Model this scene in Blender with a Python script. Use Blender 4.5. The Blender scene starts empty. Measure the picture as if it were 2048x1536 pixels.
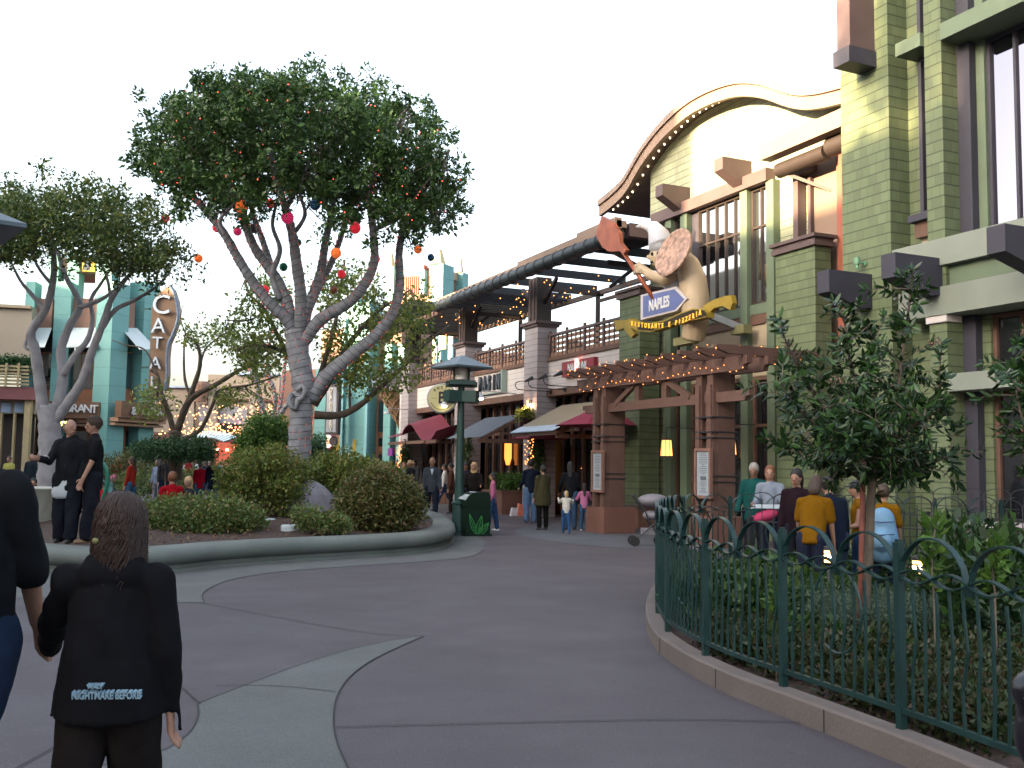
import bpy, bmesh, math, random
import numpy as np
from mathutils import Vector, Matrix
random.seed(7); rng = np.random.default_rng(7)
S = bpy.context.scene
COL = S.collection
R = math.radians
# ------------------------------------------------------------ camera
F = 1990.; CX = 1024.; CY = 768.; EYE = 1.55
YAW = math.atan((CX-112)/F); ROLL = 0.015; PITCH = math.atan((935-768)/F)
fw = Vector((math.sin(YAW)*math.cos(PITCH), math.cos(YAW)*math.cos(PITCH), math.sin(PITCH)))
_r = fw.cross(Vector((0, 0, 1))).normalized(); _u = _r.cross(fw)
RT = math.cos(ROLL)*_r + math.sin(ROLL)*_u
UP = -math.sin(ROLL)*_r + math.cos(ROLL)*_u
P0 = Vector((0, 0, EYE))
cd = bpy.data.cameras.new('camera'); cam = bpy.data.objects.new('camera', cd); COL.objects.link(cam)
cd.sensor_width = 36; cd.lens = F/2048*36; cd.clip_start = .05; cd.clip_end = 3000
cam.matrix_world = Matrix(((RT.x, UP.x, -fw.x, 0), (RT.y, UP.y, -fw.y, 0), (RT.z, UP.z, -fw.z, EYE), (0, 0, 0, 1)))
S.camera = cam
S.render.resolution_x = 1024; S.render.resolution_y = 768
# ------------------------------------------------------------ sky, sun, exposure
W = bpy.data.worlds.new('World'); S.world = W; W.use_nodes = True
SUN_EL = 12.0; SUN_DIR = Vector((-1.0, -0.13, 0)).normalized()      # towards the sun (low, across the street)
nt = W.node_tree; bg = nt.nodes['Background']; sk = nt.nodes.new('ShaderNodeTexSky')
sk.sky_type = 'NISHITA'; sk.sun_disc = False; sk.sun_elevation = R(SUN_EL)
sk.sun_rotation = math.atan2(SUN_DIR.x, SUN_DIR.y)
sk.air_density = 1.0; sk.dust_density = 6.0; sk.ozone_density = 1.0
hs_ = nt.nodes.new('ShaderNodeHueSaturation'); hs_.inputs['Saturation'].default_value = .62; nt.links.new(sk.outputs[0], hs_.inputs['Color']); nt.links.new(hs_.outputs[0], bg.inputs[0]); bg.inputs[1].default_value = 0.15
sl = bpy.data.lights.new('sun', 'SUN'); sl.energy = 5.0; sl.angle = R(0.6); sl.color = (1, .72, .42)
so = bpy.data.objects.new('sun', sl); COL.objects.link(so)
sd = Vector((SUN_DIR.x*math.cos(R(SUN_EL)), SUN_DIR.y*math.cos(R(SUN_EL)), math.sin(R(SUN_EL))))
so.rotation_euler = sd.to_track_quat('Z', 'Y').to_euler(); so.location = (-60, -20, 60)
S.view_settings.view_transform = 'Standard'; S.view_settings.look = 'None'
S.view_settings.exposure = 2.9; S.view_settings.gamma = 1
S.cycles.max_bounces = 6; S.cycles.transparent_max_bounces = 8
# ------------------------------------------------------------ pixel <-> place helpers (photo is 2048 wide)
def ray(x, y): return fw + (x-CX)/F*RT - (y-CY)/F*UP
def gz(x, y, z=0.):
    r = ray(x, y); t = (z-EYE)/r.z; return Vector((t*r.x, t*r.y, z))
def px(x, y, X):
    r = ray(x, y); t = X/r.x; return Vector((X, t*r.y, EYE+t*r.z))
def py(x, y, Y):
    r = ray(x, y); t = Y/r.y; return Vector((t*r.x, Y, EYE+t*r.z))
def dp(x, y, D): return P0 + ray(x, y)*D
def at(x, D, z=0.):                       # point on the column of pixel x at depth D, height z
    p = P0 + ray(x, 930)*D; return Vector((p.x, p.y, z))
HEAD = math.atan2(fw.x, fw.y)
# ------------------------------------------------------------ materials
_m = {}
def nm(name):
    m = bpy.data.materials.new(name); m.use_nodes = True; n = m.node_tree.nodes; return m, n, m.node_tree.links, n['Principled BSDF']
def mat(name, col, rough=.75, var=.12, scale=4., bump=0., bscale=None, metal=0., emit=0., spec=.4, coord='Object', trans=0.):
    if name in _m: return _m[name]
    m, n, l, p = nm(name); _m[name] = m
    p.inputs['Roughness'].default_value = rough; p.inputs['Metallic'].default_value = metal
    p.inputs['Specular IOR Level'].default_value = spec
    tc = n.new('ShaderNodeTexCoord')
    if var > 0:
        no = n.new('ShaderNodeTexNoise'); no.inputs['Scale'].default_value = scale; no.inputs['Detail'].default_value = 5
        l.new(tc.outputs[coord], no.inputs['Vector'])
        mx = n.new('ShaderNodeMix'); mx.data_type = 'RGBA'
        a = [min(1, c*(1-var)) for c in col]; b = [min(1, c*(1+var)) for c in col]
        mr = n.new('ShaderNodeMapRange'); mr.inputs[1].default_value = .3; mr.inputs[2].default_value = .7
        l.new(no.outputs['Fac'], mr.inputs[0]); l.new(mr.outputs[0], mx.inputs['Factor'])
        mx.inputs['A'].default_value = (*a, 1); mx.inputs['B'].default_value = (*b, 1)
        l.new(mx.outputs['Result'], p.inputs['Base Color'])
    else: p.inputs['Base Color'].default_value = (*col, 1)
    if bump > 0:
        nb = n.new('ShaderNodeTexNoise'); nb.inputs['Scale'].default_value = bscale or scale*4; nb.inputs['Detail'].default_value = 6
        l.new(tc.outputs[coord], nb.inputs['Vector'])
        bp = n.new('ShaderNodeBump'); bp.inputs['Strength'].default_value = bump; bp.inputs['Distance'].default_value = .02
        l.new(nb.outputs['Fac'], bp.inputs['Height']); l.new(bp.outputs[0], p.inputs['Normal'])
    if emit > 0:
        p.inputs['Emission Color'].default_value = (*col, 1); p.inputs['Emission Strength'].default_value = emit
    if trans > 0: p.inputs['Transmission Weight'].default_value = trans
    return m
def shingle(name, col, h=.187, w=.2, line=.10, dark=.42, var=.13):
    if name in _m: return _m[name]
    m, n, l, p = nm(name); _m[name] = m
    g = n.new('ShaderNodeNewGeometry'); s = n.new('ShaderNodeSeparateXYZ'); l.new(g.outputs['Position'], s.inputs[0])
    def ma(op, a, b=None, c=None):
        k = n.new('ShaderNodeMath'); k.operation = op
        for i, v in enumerate((a, b, c)):
            if v is None: continue
            if isinstance(v, (int, float)): k.inputs[i].default_value = v
            else: l.new(v, k.inputs[i])
        return k.outputs[0]
    u = ma('ADD', s.outputs[0], s.outputs[1]); v = ma('ADD', s.outputs[2], 10.0)
    cb = n.new('ShaderNodeCombineXYZ'); l.new(u, cb.inputs[0]); l.new(v, cb.inputs[1])
    def brick(ms):
        b = n.new('ShaderNodeTexBrick'); b.inputs['Scale'].default_value = 1; b.inputs['Brick Width'].default_value = w
        b.inputs['Row Height'].default_value = h; b.inputs['Mortar Size'].default_value = ms; b.offset = .37; b.offset_frequency = 3
        b.squash = .8; b.squash_frequency = 2
        b.inputs['Color1'].default_value = (*[c*(1-var) for c in col], 1); b.inputs['Color2'].default_value = (*[min(1, c*(1+var)) for c in col], 1)
        b.inputs['Mortar'].default_value = (*[c*.62 for c in col], 1); l.new(cb.outputs[0], b.inputs['Vector']); return b
    b = brick(.0035)
    fr = ma('FRACT', ma('DIVIDE', v, h))
    ln = ma('LESS_THAN', fr, line)
    mx = n.new('ShaderNodeMix'); mx.data_type = 'RGBA'; l.new(ln, mx.inputs['Factor']); l.new(b.outputs['Color'], mx.inputs['A'])
    mx.inputs['B'].default_value = (*[c*dark for c in col], 1)
    no = n.new('ShaderNodeTexNoise'); no.inputs['Scale'].default_value = .8; no.inputs['Detail'].default_value = 6; l.new(g.outputs['Position'], no.inputs['Vector'])
    m2 = n.new('ShaderNodeMix'); m2.data_type = 'RGBA'; m2.blend_type = 'MULTIPLY'; m2.inputs['Factor'].default_value = .35
    l.new(mx.outputs['Result'], m2.inputs['A']); l.new(no.outputs['Fac'], m2.inputs['B'])
    mg = n.new('ShaderNodeMix'); mg.data_type = 'RGBA'; mg.blend_type = 'MULTIPLY'; mg.inputs['Factor'].default_value = 1
    l.new(m2.outputs['Result'], mg.inputs['A']); mg.inputs['B'].default_value = (1.15, 1.15, 1.15, 1)
    l.new(mg.outputs['Result'], p.inputs['Base Color'])
    bp = n.new('ShaderNodeBump'); bp.inputs['Strength'].default_value = .6; bp.inputs['Distance'].default_value = .015
    l.new(ma('SUBTRACT', 1.0, fr), bp.inputs['Height']); l.new(bp.outputs[0], p.inputs['Normal'])
    p.inputs['Roughness'].default_value = .7
    return m
def leafmat(name, c0, c1, c2, tr=.3, rough=.45):
    if name in _m: return _m[name]
    m, n, l, p = nm(name); _m[name] = m
    g = n.new('ShaderNodeNewGeometry'); cr = n.new('ShaderNodeValToRGB')
    e = cr.color_ramp.elements; e[0].color = (*c0, 1); e[0].position = 0; e[1].color = (*c1, 1); e[1].position = .6
    k = e.new(1.0); k.color = (*c2, 1)
    l.new(g.outputs['Random Per Island'], cr.inputs[0]); l.new(cr.outputs[0], p.inputs['Base Color'])
    p.inputs['Roughness'].default_value = rough; p.inputs['Specular IOR Level'].default_value = .35
    t = n.new('ShaderNodeBsdfTranslucent'); l.new(cr.outputs[0], t.inputs[0])
    ms = n.new('ShaderNodeMixShader'); ms.inputs[0].default_value = tr
    l.new(p.outputs[0], ms.inputs[1]); l.new(t.outputs[0], ms.inputs[2]); l.new(ms.outputs[0], n['Material Output'].inputs[0])
    return m
def glass(name, tint=(.5, .52, .58), refl=.75, rough=.03):
    if name in _m: return _m[name]
    m, n, l, p = nm(name); _m[name] = m
    p.inputs['Base Color'].default_value = (.012, .012, .016, 1); p.inputs['Roughness'].default_value = .08
    gl = n.new('ShaderNodeBsdfGlossy'); gl.inputs['Color'].default_value = (*tint, 1); gl.inputs['Roughness'].default_value = rough
    no = n.new('ShaderNodeTexNoise'); no.inputs['Scale'].default_value = .7
    bp = n.new('ShaderNodeBump'); bp.inputs['Strength'].default_value = .04; bp.inputs['Distance'].default_value = .05
    g = n.new('ShaderNodeNewGeometry'); l.new(g.outputs['Position'], no.inputs['Vector']); l.new(no.outputs['Fac'], bp.inputs['Height']); l.new(bp.outputs[0], gl.inputs['Normal'])
    ms = n.new('ShaderNodeMixShader'); ms.inputs[0].default_value = refl
    l.new(p.outputs[0], ms.inputs[1]); l.new(gl.outputs[0], ms.inputs[2]); l.new(ms.outputs[0], n['Material Output'].inputs[0])
    return m
def ground_mat(name, col, spk=.5, speck=(.5, .5, .48)):
    if name in _m: return _m[name]
    m, n, l, p = nm(name); _m[name] = m
    g = n.new('ShaderNodeNewGeometry')
    def noise(sc, det=4, dist=0):
        k = n.new('ShaderNodeTexNoise'); k.inputs['Scale'].default_value = sc; k.inputs['Detail'].default_value = det; k.inputs['Distortion'].default_value = dist
        l.new(g.outputs['Position'], k.inputs['Vector']); return k.outputs['Fac']
    def mixc(f, a, b, bt='MIX'):
        k = n.new('ShaderNodeMix'); k.data_type = 'RGBA'; k.blend_type = bt
        if isinstance(f, float): k.inputs['Factor'].default_value = f
        else: l.new(f, k.inputs['Factor'])
        for s, v in (('A', a), ('B', b)):
            if isinstance(v, tuple): k.inputs[s].default_value = (*v, 1)
            else: l.new(v, k.inputs[s])
        return k.outputs['Result']
    def rmp(f, a, b, c=0., d=1.):
        k = n.new('ShaderNodeMapRange'); k.inputs[1].default_value = a; k.inputs[2].default_value = b; k.inputs[3].default_value = c; k.inputs[4].default_value = d
        l.new(f, k.inputs[0]); return k.outputs[0]
    c = mixc(rmp(noise(.35, 6, .6), .3, .7), tuple(x*.86 for x in col), tuple(x*1.12 for x in col))
    c = mixc(rmp(noise(2.5, 8), .35, .75), c, mixc(.5, c, tuple(x*.75 for x in col)))
    c = mixc(rmp(noise(75, 3), .42, .62), mixc(.30, c, (.02, .02, .02)), c)
    v = n.new('ShaderNodeTexVoronoi'); v.inputs['Scale'].default_value = 42; l.new(g.outputs['Position'], v.inputs['Vector'])
    c = mixc(rmp(v.outputs['Distance'], .0, .17, spk, 0.), c, speck)
    v2 = n.new('ShaderNodeTexVoronoi'); v2.inputs['Scale'].default_value = 2.2; l.new(g.outputs['Position'], v2.inputs['Vector'])
    c = mixc(rmp(v2.outputs['Distance'], .03, .045, .45, 0.), c, tuple(x*.35 for x in col))
    c = mixc(rmp(noise(1.1, 9, 1.5), .60, .72, 0., .35), c, tuple(x*.62 for x in col))
    l.new(c, p.inputs['Base Color'])
    l.new(rmp(noise(.8, 5), .3, .7, .62, .85), p.inputs['Roughness']); p.inputs['Specular IOR Level'].default_value = .35
    bp = n.new('ShaderNodeBump'); bp.inputs['Strength'].default_value = .35; bp.inputs['Distance'].default_value = .006
    l.new(noise(120, 3), bp.inputs['Height']); l.new(bp.outputs[0], p.inputs['Normal'])
    return m
# ------------------------------------------------------------ mesh builder
class MB:
    def __init__(s): s.v = []; s.f = []; s.m = []; s.k = 0
    def add(s, vs, fs):
        b = len(s.v); s.v += [tuple(v) for v in vs]; s.f += [tuple(i+b for i in f) for f in fs]; s.m += [s.k]*len(fs); return s
    def box(s, x0, x1, y0, y1, z0, z1):
        return s.add([(x, y, z) for z in (z0, z1) for y in (y0, y1) for x in (x0, x1)],
                     [(0, 2, 3, 1), (4, 5, 7, 6), (0, 1, 5, 4), (2, 6, 7, 3), (0, 4, 6, 2), (1, 3, 7, 5)])
    def obox(s, c, ex, ey, ez, ax, ay=None, az=None):       # centre, half sizes, axes
        c = Vector(c); ax = Vector(ax).normalized(); az = Vector(az or (0, 0, 1)).normalized()
        ay = Vector(ay).normalized() if ay else az.cross(ax).normalized(); az = ax.cross(ay)
        vs = [c+ax*ex*i+ay*ey*j+az*ez*k for k in (-1, 1) for j in (-1, 1) for i in (-1, 1)]
        return s.add(vs, [(0, 2, 3, 1), (4, 5, 7, 6), (0, 1, 5, 4), (2, 6, 7, 3), (0, 4, 6, 2), (1, 3, 7, 5)])
    def beam(s, a, b, w, h, up=(0, 0, 1)):                   # box from a to b
        a = Vector(a); b = Vector(b); d = b-a; L = d.length; ax = d.normalized(); ay = Vector(up).cross(ax)
        if ay.length < 1e-4: ay = Vector((1, 0, 0)).cross(ax)
        ay.normalize(); return s.obox((a+b)/2, L/2, w/2, h/2, ax, ay)
    def tube(s, pts, r, n=8, cap=True, flat=None):
        pts = [Vector(p) for p in pts]; k = len(pts); rr = r if isinstance(r, (list, tuple)) else [r]*k
        T = [(pts[min(i+1, k-1)]-pts[max(i-1, 0)]).normalized() for i in range(k)]
        N = T[0].orthogonal().normalized(); b = len(s.v); vs = []
        for i in range(k):
            N = (N-T[i]*N.dot(T[i])).normalized(); B = T[i].cross(N)
            for j in range(n):
                a = 2*math.pi*j/n; vs.append(pts[i]+(N*math.cos(a)+B*math.sin(a))*rr[i])
        fs = [(i*n+j, i*n+(j+1) % n, (i+1)*n+(j+1) % n, (i+1)*n+j) for i in range(k-1) for j in range(n)]
        if cap: fs += [tuple(range(n-1, -1, -1)), tuple((k-1)*n+j for j in range(n))]
        return s.add(vs, fs)
    def lathe(s, c, prof, n=16, axis=(0, 0, 1)):             # prof [(r,z)]
        c = Vector(c); q = Vector((0, 0, 1)).rotation_difference(Vector(axis)); vs = []
        for r, z in prof:
            for j in range(n):
                a = 2*math.pi*j/n; vs.append(c+q@Vector((r*math.cos(a), r*math.sin(a), z)))
        k = len(prof); fs = [(i*n+j, i*n+(j+1) % n, (i+1)*n+(j+1) % n, (i+1)*n+j) for i in range(k-1) for j in range(n)]
        fs += [tuple(range(n-1, -1, -1)), tuple((k-1)*n+j for j in range(n))]
        return s.add(vs, fs)
    def ell(s, c, rx, ry, rz, n=12, m=8, rot=None):
        c = Vector(c); vs = [Vector((0, 0, -rz))]
        for i in range(1, m):
            t = -math.pi/2+math.pi*i/m
            for j in range(n):
                a = 2*math.pi*j/n; vs.append(Vector((rx*math.cos(t)*math.cos(a), ry*math.cos(t)*math.sin(a), rz*math.sin(t))))
        vs.append(Vector((0, 0, rz)))
        if rot is not None: vs = [rot@v for v in vs]
        fs = [(0, 1+(j+1) % n, 1+j) for j in range(n)]
        fs += [(1+i*n+j, 1+i*n+(j+1) % n, 1+(i+1)*n+(j+1) % n, 1+(i+1)*n+j) for i in range(m-2) for j in range(n)]
        t = 1+(m-1)*n; fs += [(t, t-n+j, t-n+(j+1) % n) for j in range(n)]
        return s.add([v+c for v in vs], fs)
    def prism(s, poly, off):                                  # closed polygon (3d pts) extruded by off
        off = Vector(off); a = [Vector(p) for p in poly]; n = len(a)
        return s.add(a+[p+off for p in a], [tuple(range(n)), tuple(range(2*n-1, n-1, -1))]+[(i, i+n, (i+1) % n+n, (i+1) % n) for i in range(n)])
    def sweep(s, path, prof, closed=False, close_prof=False):  # prof [(offset to the right of travel, z)]
        n = len(path); m = len(prof); P = [Vector((p[0], p[1], 0)) for p in path]; vs = []
        for i in range(n):
            a = P[(i-1) % n] if (closed or i > 0) else P[0]; b = P[(i+1) % n] if (closed or i < n-1) else P[-1]
            t = (b-a).normalized(); r = Vector((t.y, -t.x, 0))
            vs += [(P[i]+r*o+Vector((0, 0, z))) for o, z in prof]
        e = n if closed else n-1; mm = m if close_prof else m-1
        fs = [(i*m+j, ((i+1) % n)*m+j, ((i+1) % n)*m+(j+1) % m, i*m+(j+1) % m) for i in range(e) for j in range(mm)]
        return s.add(vs, fs)
    def sheet(s, poly, z): return s.add([(p[0], p[1], z) for p in poly], [tuple(range(len(poly)))])
    def build(s, name, mats, parent=None, smooth=False, world=True, fix=True, auto=None):
        me = bpy.data.meshes.new(name); vs = s.v
        if parent is not None and world:
            o = parent
            while o is not None: 
                L = o.location; vs = [(x-L[0], y-L[1], z-L[2]) for x, y, z in vs]; o = o.parent
        me.from_pydata(vs, [], s.f)
        if not isinstance(mats, (list, tuple)): mats = [mats]
        for m in mats: me.materials.append(m)
        if len(mats) > 1: me.polygons.foreach_set('material_index', s.m)
        if fix and len(s.f) < 60000:
            bm = bmesh.new(); bm.from_mesh(me); bmesh.ops.recalc_face_normals(bm, faces=bm.faces); bm.to_mesh(me); bm.free()
        if smooth:
            me.polygons.foreach_set('use_smooth', [True]*len(me.polygons))
            if auto: me.set_sharp_from_angle(angle=R(auto))
        me.update()
        ob = bpy.data.objects.new(name, me); COL.objects.link(ob); ob.parent = parent; return ob
def tag(o, label=None, cat=None, group=None, kind=None):
    if label: o['label'] = label
    if cat: o['category'] = cat
    if group: o['group'] = group
    if kind: o['kind'] = kind
    return o
def thing(name, label, cat, loc=(0, 0, 0), group=None, rz=0):
    o = bpy.data.objects.new(name, None); COL.objects.link(o); o.location = loc; o.rotation_euler.z = rz; o.empty_display_size = .1
    return tag(o, label, cat, group)
def cr(pts, n=6, closed=False):
    P = [Vector(p) for p in pts]; k = len(P); out = []
    for i in range(k if closed else k-1):
        g = lambda j: P[j % k] if closed else P[max(0, min(k-1, j))]
        a, b, c, d = g(i-1), g(i), g(i+1), g(i+2)
        for j in range(n):
            t = j/n; out.append(.5*((2*b)+(c-a)*t+(2*a-5*b+4*c-d)*t*t+(3*b-a-3*c+d)*t**3))
    if not closed: out.append(P[-1])
    return out
def resample(pts, step, closed=False):
    P = [Vector(p) for p in pts]+([Vector(pts[0])] if closed else []); out = [P[0]]; acc = 0; 
    for a, b in zip(P, P[1:]):
        L = (b-a).length; 
        if L < 1e-9: continue
        d = step-acc
        while d <= L: out.append(a+(b-a)*d/L); d += step
        acc = L-(d-step)
    return out
def text(name, s, size, M, m, parent=None, ext=.01, off=0., font_sx=1., align='CENTER', world=True):
    cu = bpy.data.curves.new(name, 'FONT'); cu.body = s; cu.size = size; cu.extrude = ext; cu.offset = off; cu.align_x = align; cu.align_y = 'CENTER'
    o = bpy.data.objects.new(name, cu); COL.objects.link(o)
    me = bpy.data.meshes.new_from_object(o.evaluated_get(bpy.context.evaluated_depsgraph_get()))
    bpy.data.objects.remove(o); bpy.data.curves.remove(cu)
    T = Matrix.Identity(4)
    if parent is not None and world:
        q = parent
        while q is not None: T = Matrix.Translation(-q.location)@T; q = q.parent
    me.transform(T@M@Matrix.Diagonal((font_sx, 1, 1, 1))); me.name = name
    me.materials.clear(); me.materials.append(m)
    ob = bpy.data.objects.new(name, me); COL.objects.link(ob); ob.parent = parent; return ob
def TM(loc, x=(0, -1, 0), y=(0, 0, 1)):                       # text frame; default faces -X
    x = Vector(x).normalized(); y = Vector(y).normalized(); z = x.cross(y)
    return Matrix(((x.x, y.x, z.x, loc[0]), (x.y, y.y, z.y, loc[1]), (x.z, y.z, z.z, loc[2]), (0, 0, 0, 1)))
def leaves(name, centers, per, spread, size, m, parent=None, asp=.5, fold=.25, up=0., szv=.4, loc=None, kind=None):
    C = np.asarray(centers, float); C = np.repeat(C, per, 0); n = len(C)
    d = rng.normal(size=(n, 3)); d /= np.linalg.norm(d, axis=1)[:, None]; d *= (rng.random(n)**.45)[:, None]
    sp = np.asarray(spread, float); 
    if sp.ndim == 1 and len(sp) == len(centers): sp = np.repeat(sp, per)[:, None]
    P = C+d*sp
    a = d*.6+rng.normal(size=(n, 3))*.7; a[:, 2] += up; a /= np.linalg.norm(a, axis=1)[:, None]
    b = np.cross(a, rng.normal(size=(n, 3))); b /= np.linalg.norm(b, axis=1)[:, None]; c = np.cross(a, b)
    L = size*(1+szv*(rng.random(n)*2-1)); a = a*L[:, None]; b = b*(L*asp*.5)[:, None]; c = c*(L*fold*.5)[:, None]
    V = np.stack([P, P+a*.45+b+c, P+a, P+a*.45-b+c], 1).reshape(-1, 3)
    if parent is not None:
        q = parent
        while q is not None: V -= np.array(q.location); q = q.parent
    me = bpy.data.meshes.new(name); me.vertices.add(4*n); me.vertices.foreach_set('co', V.ravel())
    me.loops.add(4*n)
    i = np.arange(n)*4; L4 = np.stack([i, i+1, i+2, i+3], 1).ravel()
    me.loops.foreach_set('vertex_index', L4); me.polygons.add(n); me.polygons.foreach_set('loop_start', np.arange(n)*4)
    me.materials.append(m); me.update(calc_edges=True); me.validate()
    ob = bpy.data.objects.new(name, me); COL.objects.link(ob); ob.parent = parent; return ob
def inpoly(x, y, P):
    r = False; n = len(P); j = n-1
    for i in range(n):
        if (P[i][1] > y) != (P[j][1] > y) and x < (P[j][0]-P[i][0])*(y-P[i][1])/(P[j][1]-P[i][1])+P[i][0]: r = not r
        j = i
    return r
def bulbs(mb, pts, r):
    for p in pts:
        p = Vector(p); mb.add([p+Vector(d)*r for d in ((1, 0, 0), (-1, 0, 0), (0, 1, 0), (0, -1, 0), (0, 0, 1), (0, 0, -1))],
            [(0, 2, 4), (2, 1, 4), (1, 3, 4), (3, 0, 4), (2, 0, 5), (1, 2, 5), (3, 1, 5), (0, 3, 5)])
# ------------------------------------------------------------ shared materials
GREEN = shingle('green_shingle', (.098, .124, .062)); GTRIM = mat('green_trim', (.10, .132, .085), .6, .08, 2)
LGREEN = mat('pale_green_trim', (.175, .195, .165), .6, .07, 1.5); PILA = mat('yellow_green_trim', (.19, .20, .10), .6, .08, 2)
PURP = mat('purple_brown_paint', (.082, .054, .054), .6, .12, 2); SLATE = mat('slate_purple_paint', (.034, .032, .046), .6, .1, 2)
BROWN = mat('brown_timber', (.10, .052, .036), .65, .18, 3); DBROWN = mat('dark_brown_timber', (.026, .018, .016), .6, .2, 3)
BEIGE = mat('beige_panel', (.30, .24, .165), .7, .06, 1); CREAM = shingle('cream_siding', (.50, .455, .44), .2, 3., .07, .6, .03)
GABLE = shingle('gable_shingle', (.27, .28, .18)); PINKSH = shingle('pinkish_shingle', (.275, .242, .25), .187, .6, .09, .5, .05)
SKYGL = glass('sky_glass', (.6, .6, .6), .86); DKGL = glass('dark_glass', (.35, .36, .38), .25, .05)
DARK = mat('near_black', (.012, .011, .011), .7, .2, 3); BLACKM = mat('black_metal', (.02, .021, .024), .45, .1, 5)
BULB = mat('warm_bulb', (1., .30, .07), .5, 0, emit=.8); BULBR = mat('red_bulb', (1., .12, .07), .5, 0, emit=.35)
BULBW = mat('soffit_bulb', (1, .8, .5), .5, 0, emit=1.5); WARM = mat('warm_interior', (.9, .33, .06), .6, .5, 1.5, emit=.35)
TEAL = mat('teal_panel', (.15, .32, .30), .55, .08, 1.2); TEALG = mat('lamp_green', (.010, .034, .030), .4, .15, 6)
TWGL = glass('tower_glass', (.26, .25, .31), .9)
WHITE = mat('white_paint', (.5, .5, .5), .5, .04, 3)
# ------------------------------------------------------------ ground
ASPH = ground_mat('purple_aggregate', (.082, .070, .080), .6, (.30, .28, .28)); PALE = ground_mat('grey_green_concrete', (.108, .114, .112), .45, (.28, .29, .27))
WETP = ground_mat('wet_flagstone', (.10, .105, .12), .2, (.3, .32, .35)); CONC = mat('planter_concrete', (.115, .132, .122), .75, .14, 1.6, .25, 30)
CURB = mat('curb_concrete', (.12, .10, .092), .8, .12, 2.5, .3, 40); SOIL = mat('mulch', (.05, .03, .024), .95, .45, 9, 1., 25)
GROOVE = mat('joint', (.022, .022, .024), .9, .1)
tag(MB().sheet([(-400, -120), (500, -120), (500, 700), (-400, 700)], 0).build('ground', ASPH, fix=False), kind='structure')
def pg(pts, z=0.): return [gz(x, y, z) for x, y in pts]
# teardrop inlay
up_ = pg([(848, 1273), (800, 1279), (700, 1300), (600, 1331), (500, 1368), (430, 1395), (395, 1409)])
blob = pg([(395, 1409), (397, 1432), (383, 1462), (350, 1490), (313, 1507), (240, 1526), (150, 1545), (20, 1580), (-100, 1640)])
low_ = pg([(-60, 2300), (900, 2300), (800, 1720), (740, 1620), (695, 1536), (672, 1480), (667, 1435), (675, 1392), (700, 1355), (742, 1323), (800, 1294), (848, 1273)])
U, B, L_ = cr(up_, 5), cr(blob, 5), cr(low_[1:], 5)
tag(MB().sheet(U[:-1]+B[:-1]+[low_[0]]+L_[:-1], .004).build('path', PALE, fix=False), kind='structure')
pp = cr(pg([(965, 1100), (945, 1112), (880, 1121), (700, 1133), (560, 1144), (470, 1158), (425, 1174), (405, 1190), (409, 1208)]), 5)
pe = pg([(340, 1205), (200, 1200), (60, 1196), (-120, 1200), (-300, 1150), (0, 1060), (400, 1010), (860, 1020), (935, 1055), (970, 1085)])
tag(MB().sheet(pp[:-1]+pe, .004).build('path', PALE, fix=False), kind='structure')
wet = cr(pg([(1030, 1062), (1060, 1076), (1120, 1085), (1200, 1093), (1330, 1098), (1440, 1090), (1440, 1030), (1300, 1035), (1200, 1042), (1080, 1050)]), 5, True)
tag(MB().sheet(wet, .004).build('pavement', WETP, fix=False), kind='structure')
far = pg([(835, 1018), (915, 1018), (925, 1012), (930, 1006), (850, 1006), (820, 1012)])
tag(MB().sheet(far, .004).build('pavement', PALE, fix=False), kind='structure')
g = MB()
def groove(pts, w=.008, z=.009): 
    g.sweep(pts, [(-w/2, z), (w/2, z)])
groove(U); groove(B); groove(L_); groove(pp)
groove(cr(pg([(668, 1456), (900, 1450), (1350, 1441), (1640, 1448)]), 4), .012); groove(cr(pg([(410, 1208), (700, 1262), (848, 1273)]), 4), .010)
groove(cr(pg([(430, 1372), (560, 1374), (670, 1385)]), 3), .010); groove(cr(pg([(900, 1121), (1100, 1150), (1300, 1160)]), 4), .008)
groove(cr(pg([(30, 1540), (210, 1440), (330, 1365), (400, 1409)]), 4), .010)
tag(g.build('pavement_joints', GROOVE, fix=False), kind='structure')
# ------------------------------------------------------------ left planter: bullnose seat wall
base = cr(pg([(-420, 1062), (-200, 1105), (0, 1133), (125, 1147), (250, 1150), (340, 1145), (450, 1133), (600, 1122), (750, 1113), (850, 1104), (895, 1090), (898, 1072)]), 6)
back = cr([base[-1], gz(880, 1056), gz(840, 1040), Vector((9.2, 26.6, 0)), Vector((8.6, 30.5, 0)), Vector((5.5, 33.2, 0)), Vector((0.6, 32, 0)), Vector((-5, 27, 0)), Vector((-6.5, 20, 0)), base[0]], 7)
ring = base[:-1]+back[:-1]
pt = thing('planter', 'long curving grey concrete planter wall with a rounded seat edge around the big tree', 'planter', tuple(base[20]))
w = MB(); w.sweep(ring, [(.10, 0), (.10, .04), (.0, .045), (.0, .10), (.05, .125), (.10, .165), (.125, .225), (.11, .29), (.06, .335), (-.02, .355), (-.3, .36), (-.36, .345), (-.38, .20)], closed=True)
wl = w.build('seat_wall', CONC, pt, True, auto=50)
inn = [ring[i]+(Vector(((ring[(i+1) % len(ring)]-ring[i-1]).y, -(ring[(i+1) % len(ring)]-ring[i-1]).x, 0)).normalized()*-.36) for i in range(len(ring))]
cen = Vector((2.5, 23.5, 0)); sm = MB(); k = len(inn); rr = [1, .9, .75, .5, .2]
vs = [cen+(p-cen)*q+Vector((0, 0, .27+.28*(1-q)+.03*random.random())) for q in rr for p in inn]+[cen+Vector((0, 0, .5))]
fs = [(a*k+i, a*k+(i+1) % k, (a+1)*k+(i+1) % k, (a+1)*k+i) for a in range(len(rr)-1) for i in range(k)]+[((len(rr)-1)*k+i, (len(rr)-1)*k+(i+1) % k, len(rr)*k) for i in range(k)]
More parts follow.
